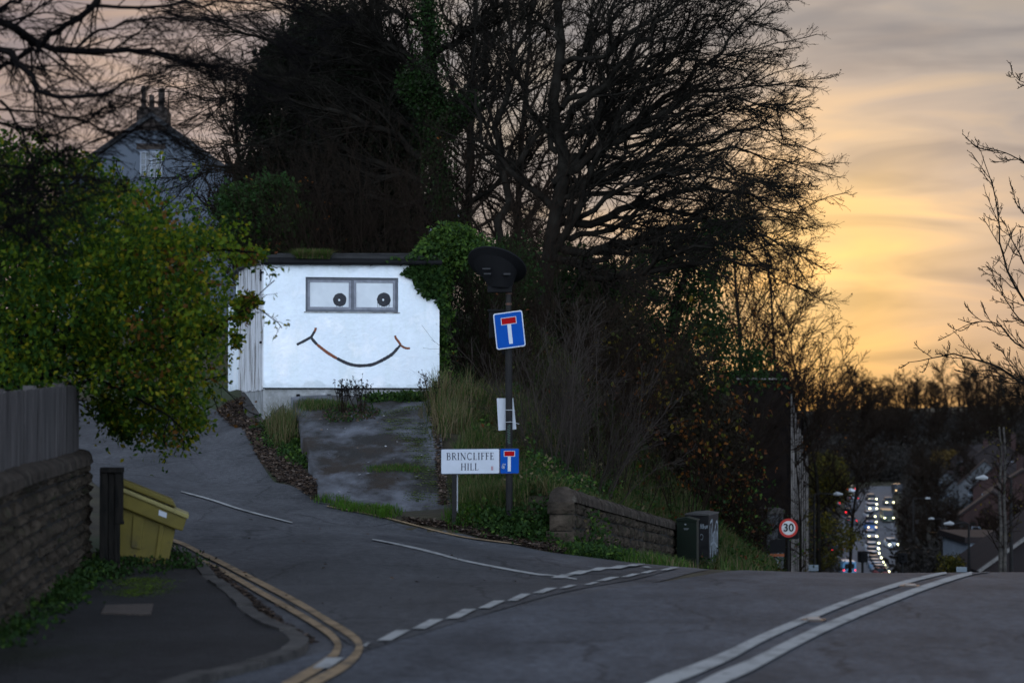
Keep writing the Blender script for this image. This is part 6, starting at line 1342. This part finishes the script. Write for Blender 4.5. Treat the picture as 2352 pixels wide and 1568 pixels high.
Q = [(1029, 388, 'grey', 'farthest car of the queue, small and grey with white lamps'), (1031, 460, 'silver', 'second farthest car of the queue, grey roof'), (1029, 522, 'silver', 'silver car third from the far end of the queue'), (1003, 632, 'silver', 'pale car fourth from the far end of the queue'),
     (1018, 710, 'grey', 'dark car right behind the blue car in the queue'), (1012, 785, 'blue', 'bright blue car in the middle of the queue'), (1018, 912, 'silver', 'silver car right in front of the blue one in the queue'), (1046, 1008, 'grey', 'dark windscreened car second in front of the blue one'), (1040, 1085, 'white', 'pale roofed car third in front of the blue one'),
     (1046, 1150, 'silver', 'silver car fourth in front of the blue one'), (1058, 1215, 'white', 'white roofed car sixth from the near end of the queue'), (1080, 1275, 'grey', 'grey car fifth from the near end of the queue'), (1105, 1325, 'silver', 'silver car fourth from the near end of the queue'), (1130, 1372, 'lblue', 'bluish car third from the near end of the queue'), (1160, 1412, 'silver', 'silver car second from the near end of the queue'), (1178, 1452, 'red', 'dull red car at the near end of the queue')]
for x, y, c, lb in Q: place_car('car', *c7(x, y), -1, c, lb, 'headw' if c in ('blue', 'red') else 'head', GQ, yaw=.03 if y < 1200 else .12)
place_car('car', *c7(1311, 1029), -1, 'white', 'white roofed car driving alone toward us, right of the queue', 'head', GQ, yaw=.03)
place_car('van', *c7(1250, 652), -1, 'green', 'dark green van coming toward us right of the queue', 'head', GQ)
place_car('car', *c7(1271, 436), -1, 'grey', 'dark car following the green van', 'head', GQ)
place_car('van', *c7(1405, 272), -1, 'black', 'dark van with orange lamps far up at the right bend', 'headw', GQ)
place_car('car', *c7(1555, 200), -1, 'silver', 'pale car above the dark van at the far bend', 'off_', GQ) if False else None
place_car('car', *c7(1792, 172), -1, 'black', 'tiny dark car with yellow lamps among the trees right of the bend', 'headw', GQ)
place_car('car', *c7(1540, 1425), -1, 'silver', 'silver car half hidden by the crest right of the queue', 'head', GQ, yaw=.1)
place_car('car', *c7(727, 262), 1, 'white', 'white car driving away, farthest of the red lights', 'tail', GL_)
place_car('car', *c7(768, 386), 1, 'silver', 'silver car braking behind the farthest white one', 'tail', GL_)
place_car('car', *c7(700, 585), 1, 'black', 'dark car braking in the middle of the leaving lane', 'tail', GL_)
place_car('car', *c7(740, 706), 1, 'grey', 'dark grey car braking just behind the black one', 'tail', GL_)
place_car('car', *c7(507, 452), 1, 'silver', 'pale car turning off left of the leaving lane', 'tail', GL_)
place_car('car', *c7(515, 1120), 1, 'grey', 'grey car seen through the yellow leaves with one brighter red lamp', 'tail', GL_)
place_car('van', *c7(685, 1395), 1, 'lblue', 'light blue van with dark rear window at the foot of the leaving lane', 'tail', GL_)
place_car('car', *c7(395, 1215), 1, 'silver', 'car under the yellow leaves near the finned building', 'tail', GL_)
place_car('car', *c7(400, 670), 1, 'blue', 'dark blue car parked left of the leaving lane', 'off', 'cars parked left of the valley road')
place_car('car', *c7(330, 1050), 1, 'white', 'white car parked behind the lamp column at the left', 'off', 'cars parked left of the valley road')
hp = empty('distant_car', G(*c6(884, 590), 600), 'distant car on the hillside, only its two headlights showing', 'car')
for dx in (-.75, .75):
    bm = bmesh.new(); bmesh.ops.create_uvsphere(bm, u_segments=10, v_segments=6, radius=.16); me = bpy.data.meshes.new('headlight'); bm.to_mesh(me); bm.free(); me.materials.append(emis('distant headlamp', (.9, 1, .8), 6) if dx < 0 else bpy.data.materials['distant headlamp']); o = link('headlight', me); o.parent = hp; o.location = (dx, -2.1, .7)
mb = MB(); loftsec(mb, [(-2.1, [(-.8, .2), (-.85, .6), (.85, .6), (.8, .2)]), (-1, [(-.85, .2), (-.85, .95), (.85, .95), (.85, .2)]), (0, [(-.85, .2), (-.6, 1.42), (.6, 1.42), (.85, .2)]), (2.1, [(-.85, .2), (-.6, 1.0), (.6, 1.0), (.85, .2)])]); o = mb.build('body', PC['black'], None); o.parent = hp; hp.location.z += .1
# road line on the valley road
ribbon([(2070, 1312), (2060, 1270), (2052, 1225), (2046, 1190), (2044, 1160), (2050, 1135)], mat('far edge line', (.22, .23, .26), .7), 'edge_line', [2.2, 2, 1.6, 1.2], off=.16, n=30)
# ================================================================ VALLEY TREES
rv_ = np.random.default_rng(91)
tp_ = []
for k in range(5):
    lv = rough_tree(rv_, np.zeros(3), 14, [.5, .42, .36, .48, .4][k], 26, 8, tmin=.05, k2=6, tr=.3, lowest=[.35, .25, .3, .4, .15][k])
    tp_.append((joinnp([tubesnp(lv[0][0], lv[0][1], 6)]), joinnp([tubesnp(p, r, 3) for p, r in lv[1:]])))
first = {}
def far_tree(k, x, y, s, label, group, sx=1.0, zoff=0):
    if k not in first:
        r = empty('bare_tree', (0, 0, 0)); (V, F), (V2, F2) = tp_[k]; a = npmesh('trunk', V, F, M['bark'], world=False); b = npmesh('crown', V2, F2, M['twig'], world=False); a.parent = r; b.parent = r; first[k] = r
    else:
        r = copytree(first[k])
    r.location = (x, y, float(H(x, y))-.3+zoff); r.scale = (s*sx, s*sx, s); r.rotation_euler = (0, 0, float(rv_.uniform(0, 6.28))); return tag(r, label, 'tree', group)
ridge = [(1862, 10), (1885, 13), (1910, 12), (1940, 16), (1965, 17), (1990, 14), (2015, 11), (2040, 10), (2062, 14), (2082, 15), (2105, 10), (2125, 12), (2150, 12), (2178, 18), (2200, 14), (2222, 16), (2245, 19), (2268, 18), (2290, 16), (2312, 14), (2335, 15), (2360, 15), (1840, 12), (1815, 12), (2385, 14)]
ridge += [(px+rv_.uniform(-6, 6), rv_.uniform(9, 15)) for px in range(1846, 2390, 26)]
for i, (px, h) in enumerate(ridge):
    d = 850+rv_.uniform(-25, 25); p = P(px, 960, d); far_tree(i % 5, p.x, d, h/14, 'bare tree standing on the skyline of the valley ridge', 'bare trees along the ridge skyline', 1.35)
for i in range(95):
    px = rv_.uniform(1850, 2400); d = rv_.uniform(640, 835); p = P(px, 960, d); far_tree(int(rv_.integers(0, 5)), p.x, d, rv_.uniform(.55, .95), 'bare tree in the wood below the ridge skyline', 'bare trees of the valley wood', 1.3)
for i in range(75):
    px = rv_.uniform(2095, 2420); d = rv_.uniform(250, 600); p = P(px, 960, d)
    far_tree(int(rv_.integers(0, 5)), p.x, d, rv_.uniform(.4, .75), 'small bare tree in the dark verge right of the valley road', 'small bare trees right of the valley road', 1.3)
for i in range(16):
    px = rv_.uniform(1850, 1925) if i < 10 else rv_.uniform(1925, 2060); d = rv_.uniform(420, 560) if i < 10 else rv_.uniform(580, 630); p = P(px, 960, d)
    far_tree(int(rv_.integers(0, 5)), p.x, d, rv_.uniform(.4, .6), 'small bare tree beyond the left side of the valley road', 'small bare trees left of the valley road', 1.3)
M['wood'] = [leafmat('far wood twigs', (.016, .014, .013), .1), leafmat('far wood twigs lighter', (.026, .023, .020), .1)]
def mass(name, label, cat, poly, d0, d1, nc, per, rc, ls, mats, wts, seed, kind=None, zmin=True):
    r = np.random.default_rng(seed); q = samplepoly(r, poly, nc); d = r.uniform(d0, d1, nc); c = Pn(q[:, 0], q[:, 1], d); c[:, 2] = H(c[:, 0], c[:, 1])+r.uniform(0, 1, nc)*rc*1.6
    cc = (c[:, None]+r.normal(0, rc*.6, (nc, per, 3))).reshape(-1, 3); o = leafobj(name, r, cc, ls, mats, None, .1, wts, .5); tag(o, label, cat)
    if kind: o['kind'] = kind
    return o
mass('woodland', 'dark mass of undergrowth covering the far valley side', 'wood', [(1840, 900), (2420, 900), (2420, 960), (1840, 960)], 600, 800, 2600, 50, 2.4, .8, M['wood'], [.6, .4], 93, 'stuff')
mass('verge_scrub', 'dark scrub filling the right side of the valley', 'scrub', [(2092, 900), (2420, 900), (2420, 960), (2092, 960)], 190, 600, 1500, 40, 2.2, .7, M['wood'], [.6, .4], 94, 'stuff')
mass('verge_scrub', 'dark scrub left of the valley road', 'scrub', [(1850, 900), (1905, 900), (1905, 960), (1850, 960)], 300, 600, 400, 40, 2.0, .7, M['wood'], [.6, .4], 95, 'stuff')
mass('verge_scrub', 'dark scrub around the top of the valley road', 'scrub', [(1925, 900), (2120, 900), (2120, 960), (1925, 960)], 566, 620, 420, 50, 2.2, .7, M['wood'], [.6, .4], 194, 'stuff')
mass('verge_scrub', 'dark hedge along the right kerb of the valley road', 'hedge', [(2080, 900), (2100, 900), (2100, 960), (2080, 960)], 340, 566, 260, 50, 1.2, .5, M['wood'], [.6, .4], 195, 'stuff')
OL = [leafmat('olive autumn leaf', (.07, .065, .012), .35), leafmat('yellow autumn leaf', (.13, .10, .014), .4), leafmat('dark olive leaf', (.035, .035, .012), .3)]
leafy_tree('autumn_tree', 'olive yellow leaved tree left of the queue beside the finned building', 'tree', [(1862, 1060), (1910, 1040), (1932, 1070), (1945, 1130), (1925, 1150), (1870, 1160)], 195, 205, 130, 34, .7, .28, OL, [.3, .15, .55], [(1885, 1315), (1895, 1180), (1900, 1080)], .15, 96, bd=200)
leafy_tree('autumn_tree', 'low yellow leaved branches over the leaving lane at the left', 'tree', [(1862, 1180), (1900, 1175), (1950, 1215), (1975, 1240), (1940, 1270), (1900, 1300), (1862, 1310)], 150, 160, 75, 20, .55, .22, OL, [.4, .2, .4], [(1860, 1330), (1880, 1260), (1920, 1240)], .1, 97, bd=155)
leafy_tree('autumn_bush', 'small yellow bush just over the crest at the right', 'bush', [(2165, 1290), (2185, 1278), (2205, 1290), (2205, 1315), (2160, 1315)], 120, 125, 40, 30, .3, .16, OL, [.3, .1, .6], [(2185, 1330), (2185, 1300)], .05, 98, bd=122)
leafy_tree('autumn_tree', 'brownish gold tree in the middle of the far wood', 'tree', [(2145, 1050), (2165, 1035), (2195, 1040), (2205, 1070), (2150, 1080)], 560, 580, 90, 30, 1.2, .7, [leafmat('dull gold leaf', (.09, .06, .02), .3)], [1], [(2175, 1110), (2175, 1060)], .3, 99, bd=570)
# pale trunks at the right
for k, px in enumerate((c8(900, 0)[0], c8(940, 0)[0])):
    b = P(px, 1320, 92); g_ = float(H(b.x, 92)); r = empty('pale_tree', (b.x, 92, g_), ('left' if k == 0 else 'right')+' one of two pale barked trunks by the right edge', 'tree')
    q = resample(Pn([px, px+2, px-1, px+3, px-2], [1350, 1220, 1130, 1050, 980], np.full(5, 92.)), 14)[None]; V, F = tubesnp(q, np.linspace(.09, .04, 14)[None], 7); npmesh('trunk', V, F, mat('pale bark', (.075, .066, .058), .8, (.022, .02, .018), 5, 5, stretch=(1, 1, 2)), parent=r)
    s1, d1, l1, r1 = sprout(rv_, q, np.linspace(.09, .04, 14)[None], 24, 50, .22, .2, .4); p1 = grow(rv_, s1, d1, l1, 6, .12, (0, 0, .2)); s2, d2, l2, r2 = sprout(rv_, p1, rads(r1, 6, .3, .01), 6, 45, .5, .2); p2 = grow(rv_, s2, d2, l2, 4, .14)
    V, F = joinnp([tubesnp(p1, rads(r1, 6, .3, .012), 3), tubesnp(p2, rads(r2, 4, .4, .009), 3)]); npmesh('crown', V, F, M['twig'], parent=r)
    tl_ = p2[:, -1]; leafobj('leaves', rv_, tl_[rv_.random(len(tl_)) < .5], .11, OL, r, .3, [.4, .2, .4])
# ================================================================ GROUND COVER
rc_ = np.random.default_rng(101)
GR = [leafmat('grass blade', (.030, .060, .016), .3), leafmat('pale grass blade', (.060, .085, .028), .3), leafmat('dry grass blade', (.14, .11, .065), .3), leafmat('fresh grass blade', (.050, .115, .014), .4)]
def wpoly(px): return [tuple(G(*p))[:2] for p in px]
def scatterxy(poly, n, clumpy=0):
    q = samplepoly(rc_, poly, n)
    if clumpy:
        c = samplepoly(rc_, poly, max(4, n//clumpy)); q = c[rc_.integers(0, len(c), n)]+rc_.normal(0, .09, (n, 2))
    return q
def grass(name, label, px, n, h, wd, wts, lean=.35, clumpy=0, zoff=0, xy=None, cat='grass', zf=None):
    q = scatterxy(xy or wpoly(px), n, clumpy); z = (zf(q) if zf else H(q[:, 0], q[:, 1]))+zoff; b = np.c_[q, z]
    hh = h*rc_.uniform(.4, 1.25, n); a = rc_.uniform(0, 2*np.pi, n); l = np.abs(rc_.normal(0, lean, n)); dr = np.stack([np.cos(a)*l, np.sin(a)*l, np.ones(n)], -1)
    sd_ = np.stack([-np.sin(a), np.cos(a), 0*a], -1)*(wd*rc_.uniform(.6, 1.3, n))[:, None]*.5; m = b+dr*hh[:, None]*.55; t = b+dr*hh[:, None]*.95+np.stack([np.cos(a)*l, np.sin(a)*l, -.25*l], -1)*hh[:, None]*.5
    V = np.stack([b-sd_, b+sd_, m+sd_*.8, m-sd_*.8, t+sd_*.15, t-sd_*.15], 1).reshape(-1, 3); k = np.arange(n)*6
    F = np.concatenate([np.stack([k, k+1, k+2, k+3], -1), np.stack([k+3, k+2, k+4, k+5], -1)]); mi = rc_.choice(4, n, p=wts)
    o = npmesh(name, V, F, GR, np.r_[mi, mi]); tag(o, label, cat); o['kind'] = 'stuff'; return o
def cover(name, label, px, n, h, ls, mats, wts, cat, clumpy=0, flat=False, xy=None, zf=None, zoff=0.0, size=None):
    q = scatterxy(xy or wpoly(px), n, clumpy); z = (zf(q) if zf else H(q[:, 0], q[:, 1]))+rc_.uniform(0.01, 1, n)**1.3*h+zoff; cen = np.c_[q, z]
    V, F = leafquads(rc_, cen, ls, .0, .65)
    if flat: V = V.reshape(-1, 4, 3); V[..., 2] = cen[:, None, 2]+(V[..., 2]-cen[:, None, 2])*.35; V = V.reshape(-1, 3)
    o = npmesh(name, V, F, mats, rc_.choice(len(mats), n, p=wts)); tag(o, label, cat); o['kind'] = 'stuff'; return o
bank = [(1005, 925), (1100, 905), (1250, 930), (1330, 940), (1450, 1010), (1590, 1120), (1620, 1190), (1540, 1185), (1400, 1130), (1300, 1110), (1270, 1160), (1290, 1250), (1200, 1240), (1060, 1205), (1045, 1150), (1020, 1000)]
bxy = [(-.75, 44.5), (-.2, 36), (.05, 33.8), (.6, 33), (1.6, 39.5), (2.2, 44), (3.2, 48.5), (3.6, 51), (3.0, 56), (0, 54), (-1, 50)]
grass('bank_grass', 'rough green and straw grass covering the bank behind the signs', None, 75000, .30, .011, [.30, .30, .36, .04], .5, xy=bxy)
grass('tall_dry_grass', 'tall straw coloured grass beside the right side of the ramp', [(985, 925), (1060, 900), (1120, 930), (1110, 1010), (1030, 1050), (1010, 1000)], 2600, .6, .011, [.25, .20, .53, .02], .5, 60)
cover('bank_weeds', 'leafy weeds and brambles on the bank', None, 15000, .35, .075, M['ivy']+[M['orange'][1]], [.35, .4, .17, .08], 'weeds', 60, xy=bxy)
cover('bank_foot_weeds', 'dark leafy weeds along the foot of the bank and wall', [(1050, 1195), (1200, 1185), (1290, 1200), (1300, 1262), (1190, 1248), (1060, 1212)], 4200, .20, .06, M['ivy'], [.55, .35, .10], 'weeds', 20)
grass('wall_foot_grass', 'green grass tufts along the foot of the stone wall', [(1300, 1262), (1430, 1280), (1560, 1292), (1590, 1303), (1560, 1302), (1430, 1290), (1305, 1274)], 2200, .15, .012, [.3, .35, .1, .25], .6, 60)
cover('wall_top_weeds', 'ivy and weeds spilling over the top of the stone wall', None, 5500, .5, .07, M['ivy']+[GR[2]], [.34, .4, .16, .1], 'weeds', 22, xy=[(wa.x-.6, wa.y+.8), (wa.x+.5, wa.y+1.2), (wb_.x-.5, wb_.y+.3), (wc.x-.4, wc.y), (wc.x-1.2, wc.y+.4), (wb_.x-1.5, wb_.y+1.), (wa.x-.8, wa.y+2.5)], zoff=.05)
grass('verge_grass', 'bright fresh grass tufts along the lower edge of the ramp', [(752, 1150), (800, 1165), (870, 1178), (925, 1192), (925, 1200), (860, 1190), (790, 1174), (748, 1158)], 2200, .12, .010, [.1, .15, .05, .7], .6, 90, zoff=.03)
grass('verge_grass', 'bright grass by the foot of the street sign', [(1040, 1190), (1095, 1185), (1100, 1205), (1050, 1205)], 1200, .2, .012, [.15, .2, .1, .55], .4, 40)
LP = [(560, 920), (600, 1000), (640, 1040), (690, 1080), (735, 1145), (720, 1150), (640, 1108), (592, 1046), (560, 985), (500, 946), (520, 930)]
cover('leaf_litter', 'brown fallen leaves banked between the lane and the ramp', LP, 15000, .09, .075, M['dead'], [.5, .35, .15], 'fallen leaves', 0, True, zoff=.01)
cover('leaf_litter', 'fallen leaves along the gutter below the signs', [(925, 1195), (1060, 1205), (1200, 1240), (1300, 1262), (1300, 1272), (1180, 1250), (1050, 1221), (930, 1200)], 5200, .05, .07, M['dead'], [.45, .4, .15], 'fallen leaves', 0, True, zoff=.015)
grass('grass_tuft', 'tall pale grass clump at the left edge of the ramp', [(625, 990), (665, 975), (690, 1010), (665, 1035), (630, 1025)], 1300, .5, .009, [.2, .35, .45, 0], .4, 200)
cover('ramp_side_weeds', 'leafy weeds on the little bank left of the ramp', [(590, 990), (640, 965), (690, 1010), (720, 1090), (690, 1080), (640, 1050), (600, 1010)], 2600, .16, .07, M['ivy'], [.3, .5, .2], 'weeds', 30)
grass('bank_grass', 'rough grass slope between the tall cabinet and the 30 sign', [(1655, 1250), (1700, 1225), (1745, 1260), (1775, 1312), (1700, 1312), (1655, 1312)], 9000, .28, .014, [.4, .35, .2, .05], .5)
cover('bank_weeds', 'weeds on the slope right of the cabinets', [(1655, 1250), (1700, 1225), (1745, 1260), (1775, 1312), (1700, 1312), (1655, 1312)], 2600, .3, .08, M['ivy'], [.5, .35, .15], 'weeds', 40)
grass('bank_grass', 'green and straw grass between the two legs of the street sign', [(1045, 1040), (1170, 1040), (1215, 1190), (1052, 1196)], 16000, .26, .011, [.35, .35, .26, .04], .5)
cover('wall_foot_weeds', 'leafy weeds in front of the quoin end of the stone wall', [(1290, 1255), (1350, 1268), (1440, 1284), (1440, 1291), (1300, 1274)], 2200, .14, .06, M['ivy'], [.4, .4, .2], 'weeds', 60)
gxy = [(3.3, 49.2), (4.9, 49.2), (6.6, 58), (6.4, 68), (3, 64), (2.2, 55)]
grass('bank_grass', 'rough grass mound behind the cabinets', None, 30000, .32, .014, [.40, .30, .27, .03], .5, xy=gxy)
cover('bank_weeds', 'weeds and brambles on the mound behind the cabinets', None, 7000, .4, .08, M['ivy']+[M['orange'][1]], [.5, .3, .08, .12], 'weeds', 60, xy=gxy)
# on the ramp
rz = lambda q: rampz(q)
def rampz(q):
    V_ = V2[:top]; out = np.empty(len(q))
    for i, (x, y) in enumerate(q): j = np.argmin((V_[:, 0]-x)**2+(V_[:, 1]-y)**2); out[i] = V_[j, 2]
    return out
V2 = np.array([v.co[:] for v in bpy.data.objects['concrete_ramp'].data.vertices]); top = 40*60
def rampxy(px, d=None):
    out = []
    for x, y in px:
        # nearest vertex of the ramp in the photo plane
        a = V2[:top]; yy = a[:, 1]; u = CX+FP*a[:, 0]/yy; v = 931-FP*(a[:, 2]-EYE)/yy; j = np.argmin((u-x)**2+(v-y)**2); out.append((a[j, 0], a[j, 1]))
    return out
wxy = rampxy([(770, 935), (840, 930), (880, 945), (860, 965), (760, 970), (740, 955)])
cover('ramp_weeds', 'low weeds and dead leaves round the dried flower stems on the ramp', None, 1500, .06, .05, [M['ivy'][0], M['ivy'][1], M['dead'][0], M['dead'][1]], [.25, .25, .3, .2], 'weeds', 0, xy=wxy, zf=rampz)
grass('ramp_grass', 'short grass tufts at the top left of the ramp', None, 1800, .12, .009, [.45, .3, .2, .05], .6, 30, xy=rampxy([(690, 925), (790, 922), (800, 940), (700, 945)]), zf=rampz)
cover('wall_foot_weeds', 'leafy weeds along the foot of the shed wall', None, 1500, .14, .07, M['ivy'], [.4, .45, .15], 'weeds', 40, xy=rampxy([(840, 917), (985, 915), (985, 925), (840, 926)]), zf=rampz)
grass('ramp_grass', 'line of grass growing in a joint across the ramp', None, 1500, .06, .008, [.3, .3, .1, .3], .6, 40, xy=rampxy([(860, 1076), (960, 1072), (960, 1080), (860, 1084)]), zf=rampz)
MS = [leafmat('moss', (.06, .085, .014), .1), leafmat('moss dark', (.028, .042, .012), .1), leafmat('moss pale', (.11, .15, .03), .1)]
cover('moss', 'yellow green moss patches on the right half of the ramp', None, 9000, .012, .03, MS, [.4, .4, .2], 'moss', 70, True, xy=rampxy([(880, 945), (990, 925), (1010, 1000), (1025, 1100), (1030, 1170), (940, 1170), (960, 1060), (900, 1000)]), zf=rampz, zoff=.006)
cover('leaf_litter', 'dead leaves scattered along the right edge of the ramp', None, 3800, .04, .06, M['dead'], [.5, .3, .2], 'fallen leaves', 0, True, xy=rampxy([(985, 925), (1000, 925), (1040, 1190), (1015, 1190), (1000, 1050)]), zf=rampz, zoff=.01)
cover('leaf_litter', 'pale scraps of leaf and litter on the ramp', None, 45, .015, .075, [M['dead'][2], mat('pale scrap', (.30, .30, .31), .8)], [.4, .6], 'litter', 0, True, xy=rampxy([(700, 950), (985, 930), (1030, 1170), (760, 1140)]), zf=rampz, zoff=.012)
# dried flower heads in front of the shed
def dried(px, n, h, label):
    q = rampxy([(px, 950)])[0]; b = np.array([q[0], q[1], rampz([q])[0]-.02]); root = empty('dried_flowers', b, label, 'plant')
    a = rc_.uniform(0, 6.28, n); s = rc_.uniform(0, .42, n); p = grow(rc_, b[None]+rc_.normal(0, .05, (n, 3))*[1, 1, 0], np.stack([np.cos(a)*s, np.sin(a)*s, np.ones(n)], -1), h*rc_.uniform(.7, 1.05, n), 7, .05)
    s1, d1, l1, r1 = sprout(rc_, p, rads(np.full(n, .004), 7, .5, .002), 5, 28, .35, .5); p1 = grow(rc_, s1, d1, l1, 4, .08, (0, 0, .6)); V, F = joinnp([tubesnp(p, rads(np.full(n, .0045), 7, .5, .003), 4), tubesnp(p1, rads(r1, 4, .6, .0022), 3)])
    npmesh('stems', V, F, M['twig'], parent=root); e = np.concatenate([p1[:, -1], p[:, -1]]); e = (e[:, None]+rc_.normal(0, .006, (len(e), 5, 3))).reshape(-1, 3); leafobj('seed_heads', rc_, e, .024, [M['black']], root, 0, asp=.9)
dried(790, 22, .62, 'dried dark flower stems with round seed heads, left clump in front of the shed'); dried(828, 18, .62, 'dried dark flower stems with round seed heads, right clump in front of the shed'); 
dried(985, 10, .75, 'thin pale dried plant against the lower right corner of the shed')
# roof grass
grass('roof_grass', 'tuft of green and straw grass growing on the shed gutter', None, 2300, .19, .010, [.15, .40, .30, .15], .7, 0, xy=[tuple(SH(u, v, 0))[:2] for u, v in ((.62, -.12), (1.25, -.12), (1.3, .12), (.58, .12))], zf=lambda q: np.full(len(q), zt+.08))
# foreground verge: weeds and moss around the bin and along the wall
cover('foreground_weeds', 'dark leafy weeds and dead leaves round the yellow grit bin', [(225, 1290), (300, 1278), (420, 1285), (455, 1318), (380, 1330), (300, 1330), (230, 1345)], 3200, .09, .045, [M['ivy'][0], M['ivy'][1], M['dead'][1]], [.45, .4, .15], 'weeds', 90, zoff=.04)
cover('foreground_weeds', 'green weeds along the foot of the left wall', [(228, 1295), (250, 1320), (200, 1385), (110, 1440), (20, 1500), (-20, 1500), (-20, 1470), (60, 1425), (150, 1360)], 2600, .10, .05, M['ivy'], [.5, .38, .12], 'weeds', 90, zoff=.04)
cover('moss', 'bright green moss patch on the footway', [(275, 1345), (330, 1335), (385, 1345), (375, 1372), (310, 1385), (270, 1375)], 3500, .004, .02, [MS[0], MS[1], leafmat('bright moss', (.07, .12, .008), .1)], [.3, .3, .4], 'moss', 25, True, zoff=.053)
cover('leaf_litter', 'scattered dead leaves on the lane and kerb', [(440, 1300), (700, 1480), (1000, 1400), (1300, 1330), (900, 1240), (560, 1180)], 34, .012, .06, M['dead'], [.6, .4, 0], 'fallen leaves', 0, True, zoff=.03)
cover('kerb_dirt', 'dark leaf debris collected against the kerb', [(470, 1300), (555, 1372), (645, 1446), (712, 1480), (722, 1478), (655, 1440), (568, 1368), (490, 1305)], 2600, .03, .05, M['dead'], [.35, .6, .05], 'fallen leaves', 0, True, zoff=.01)
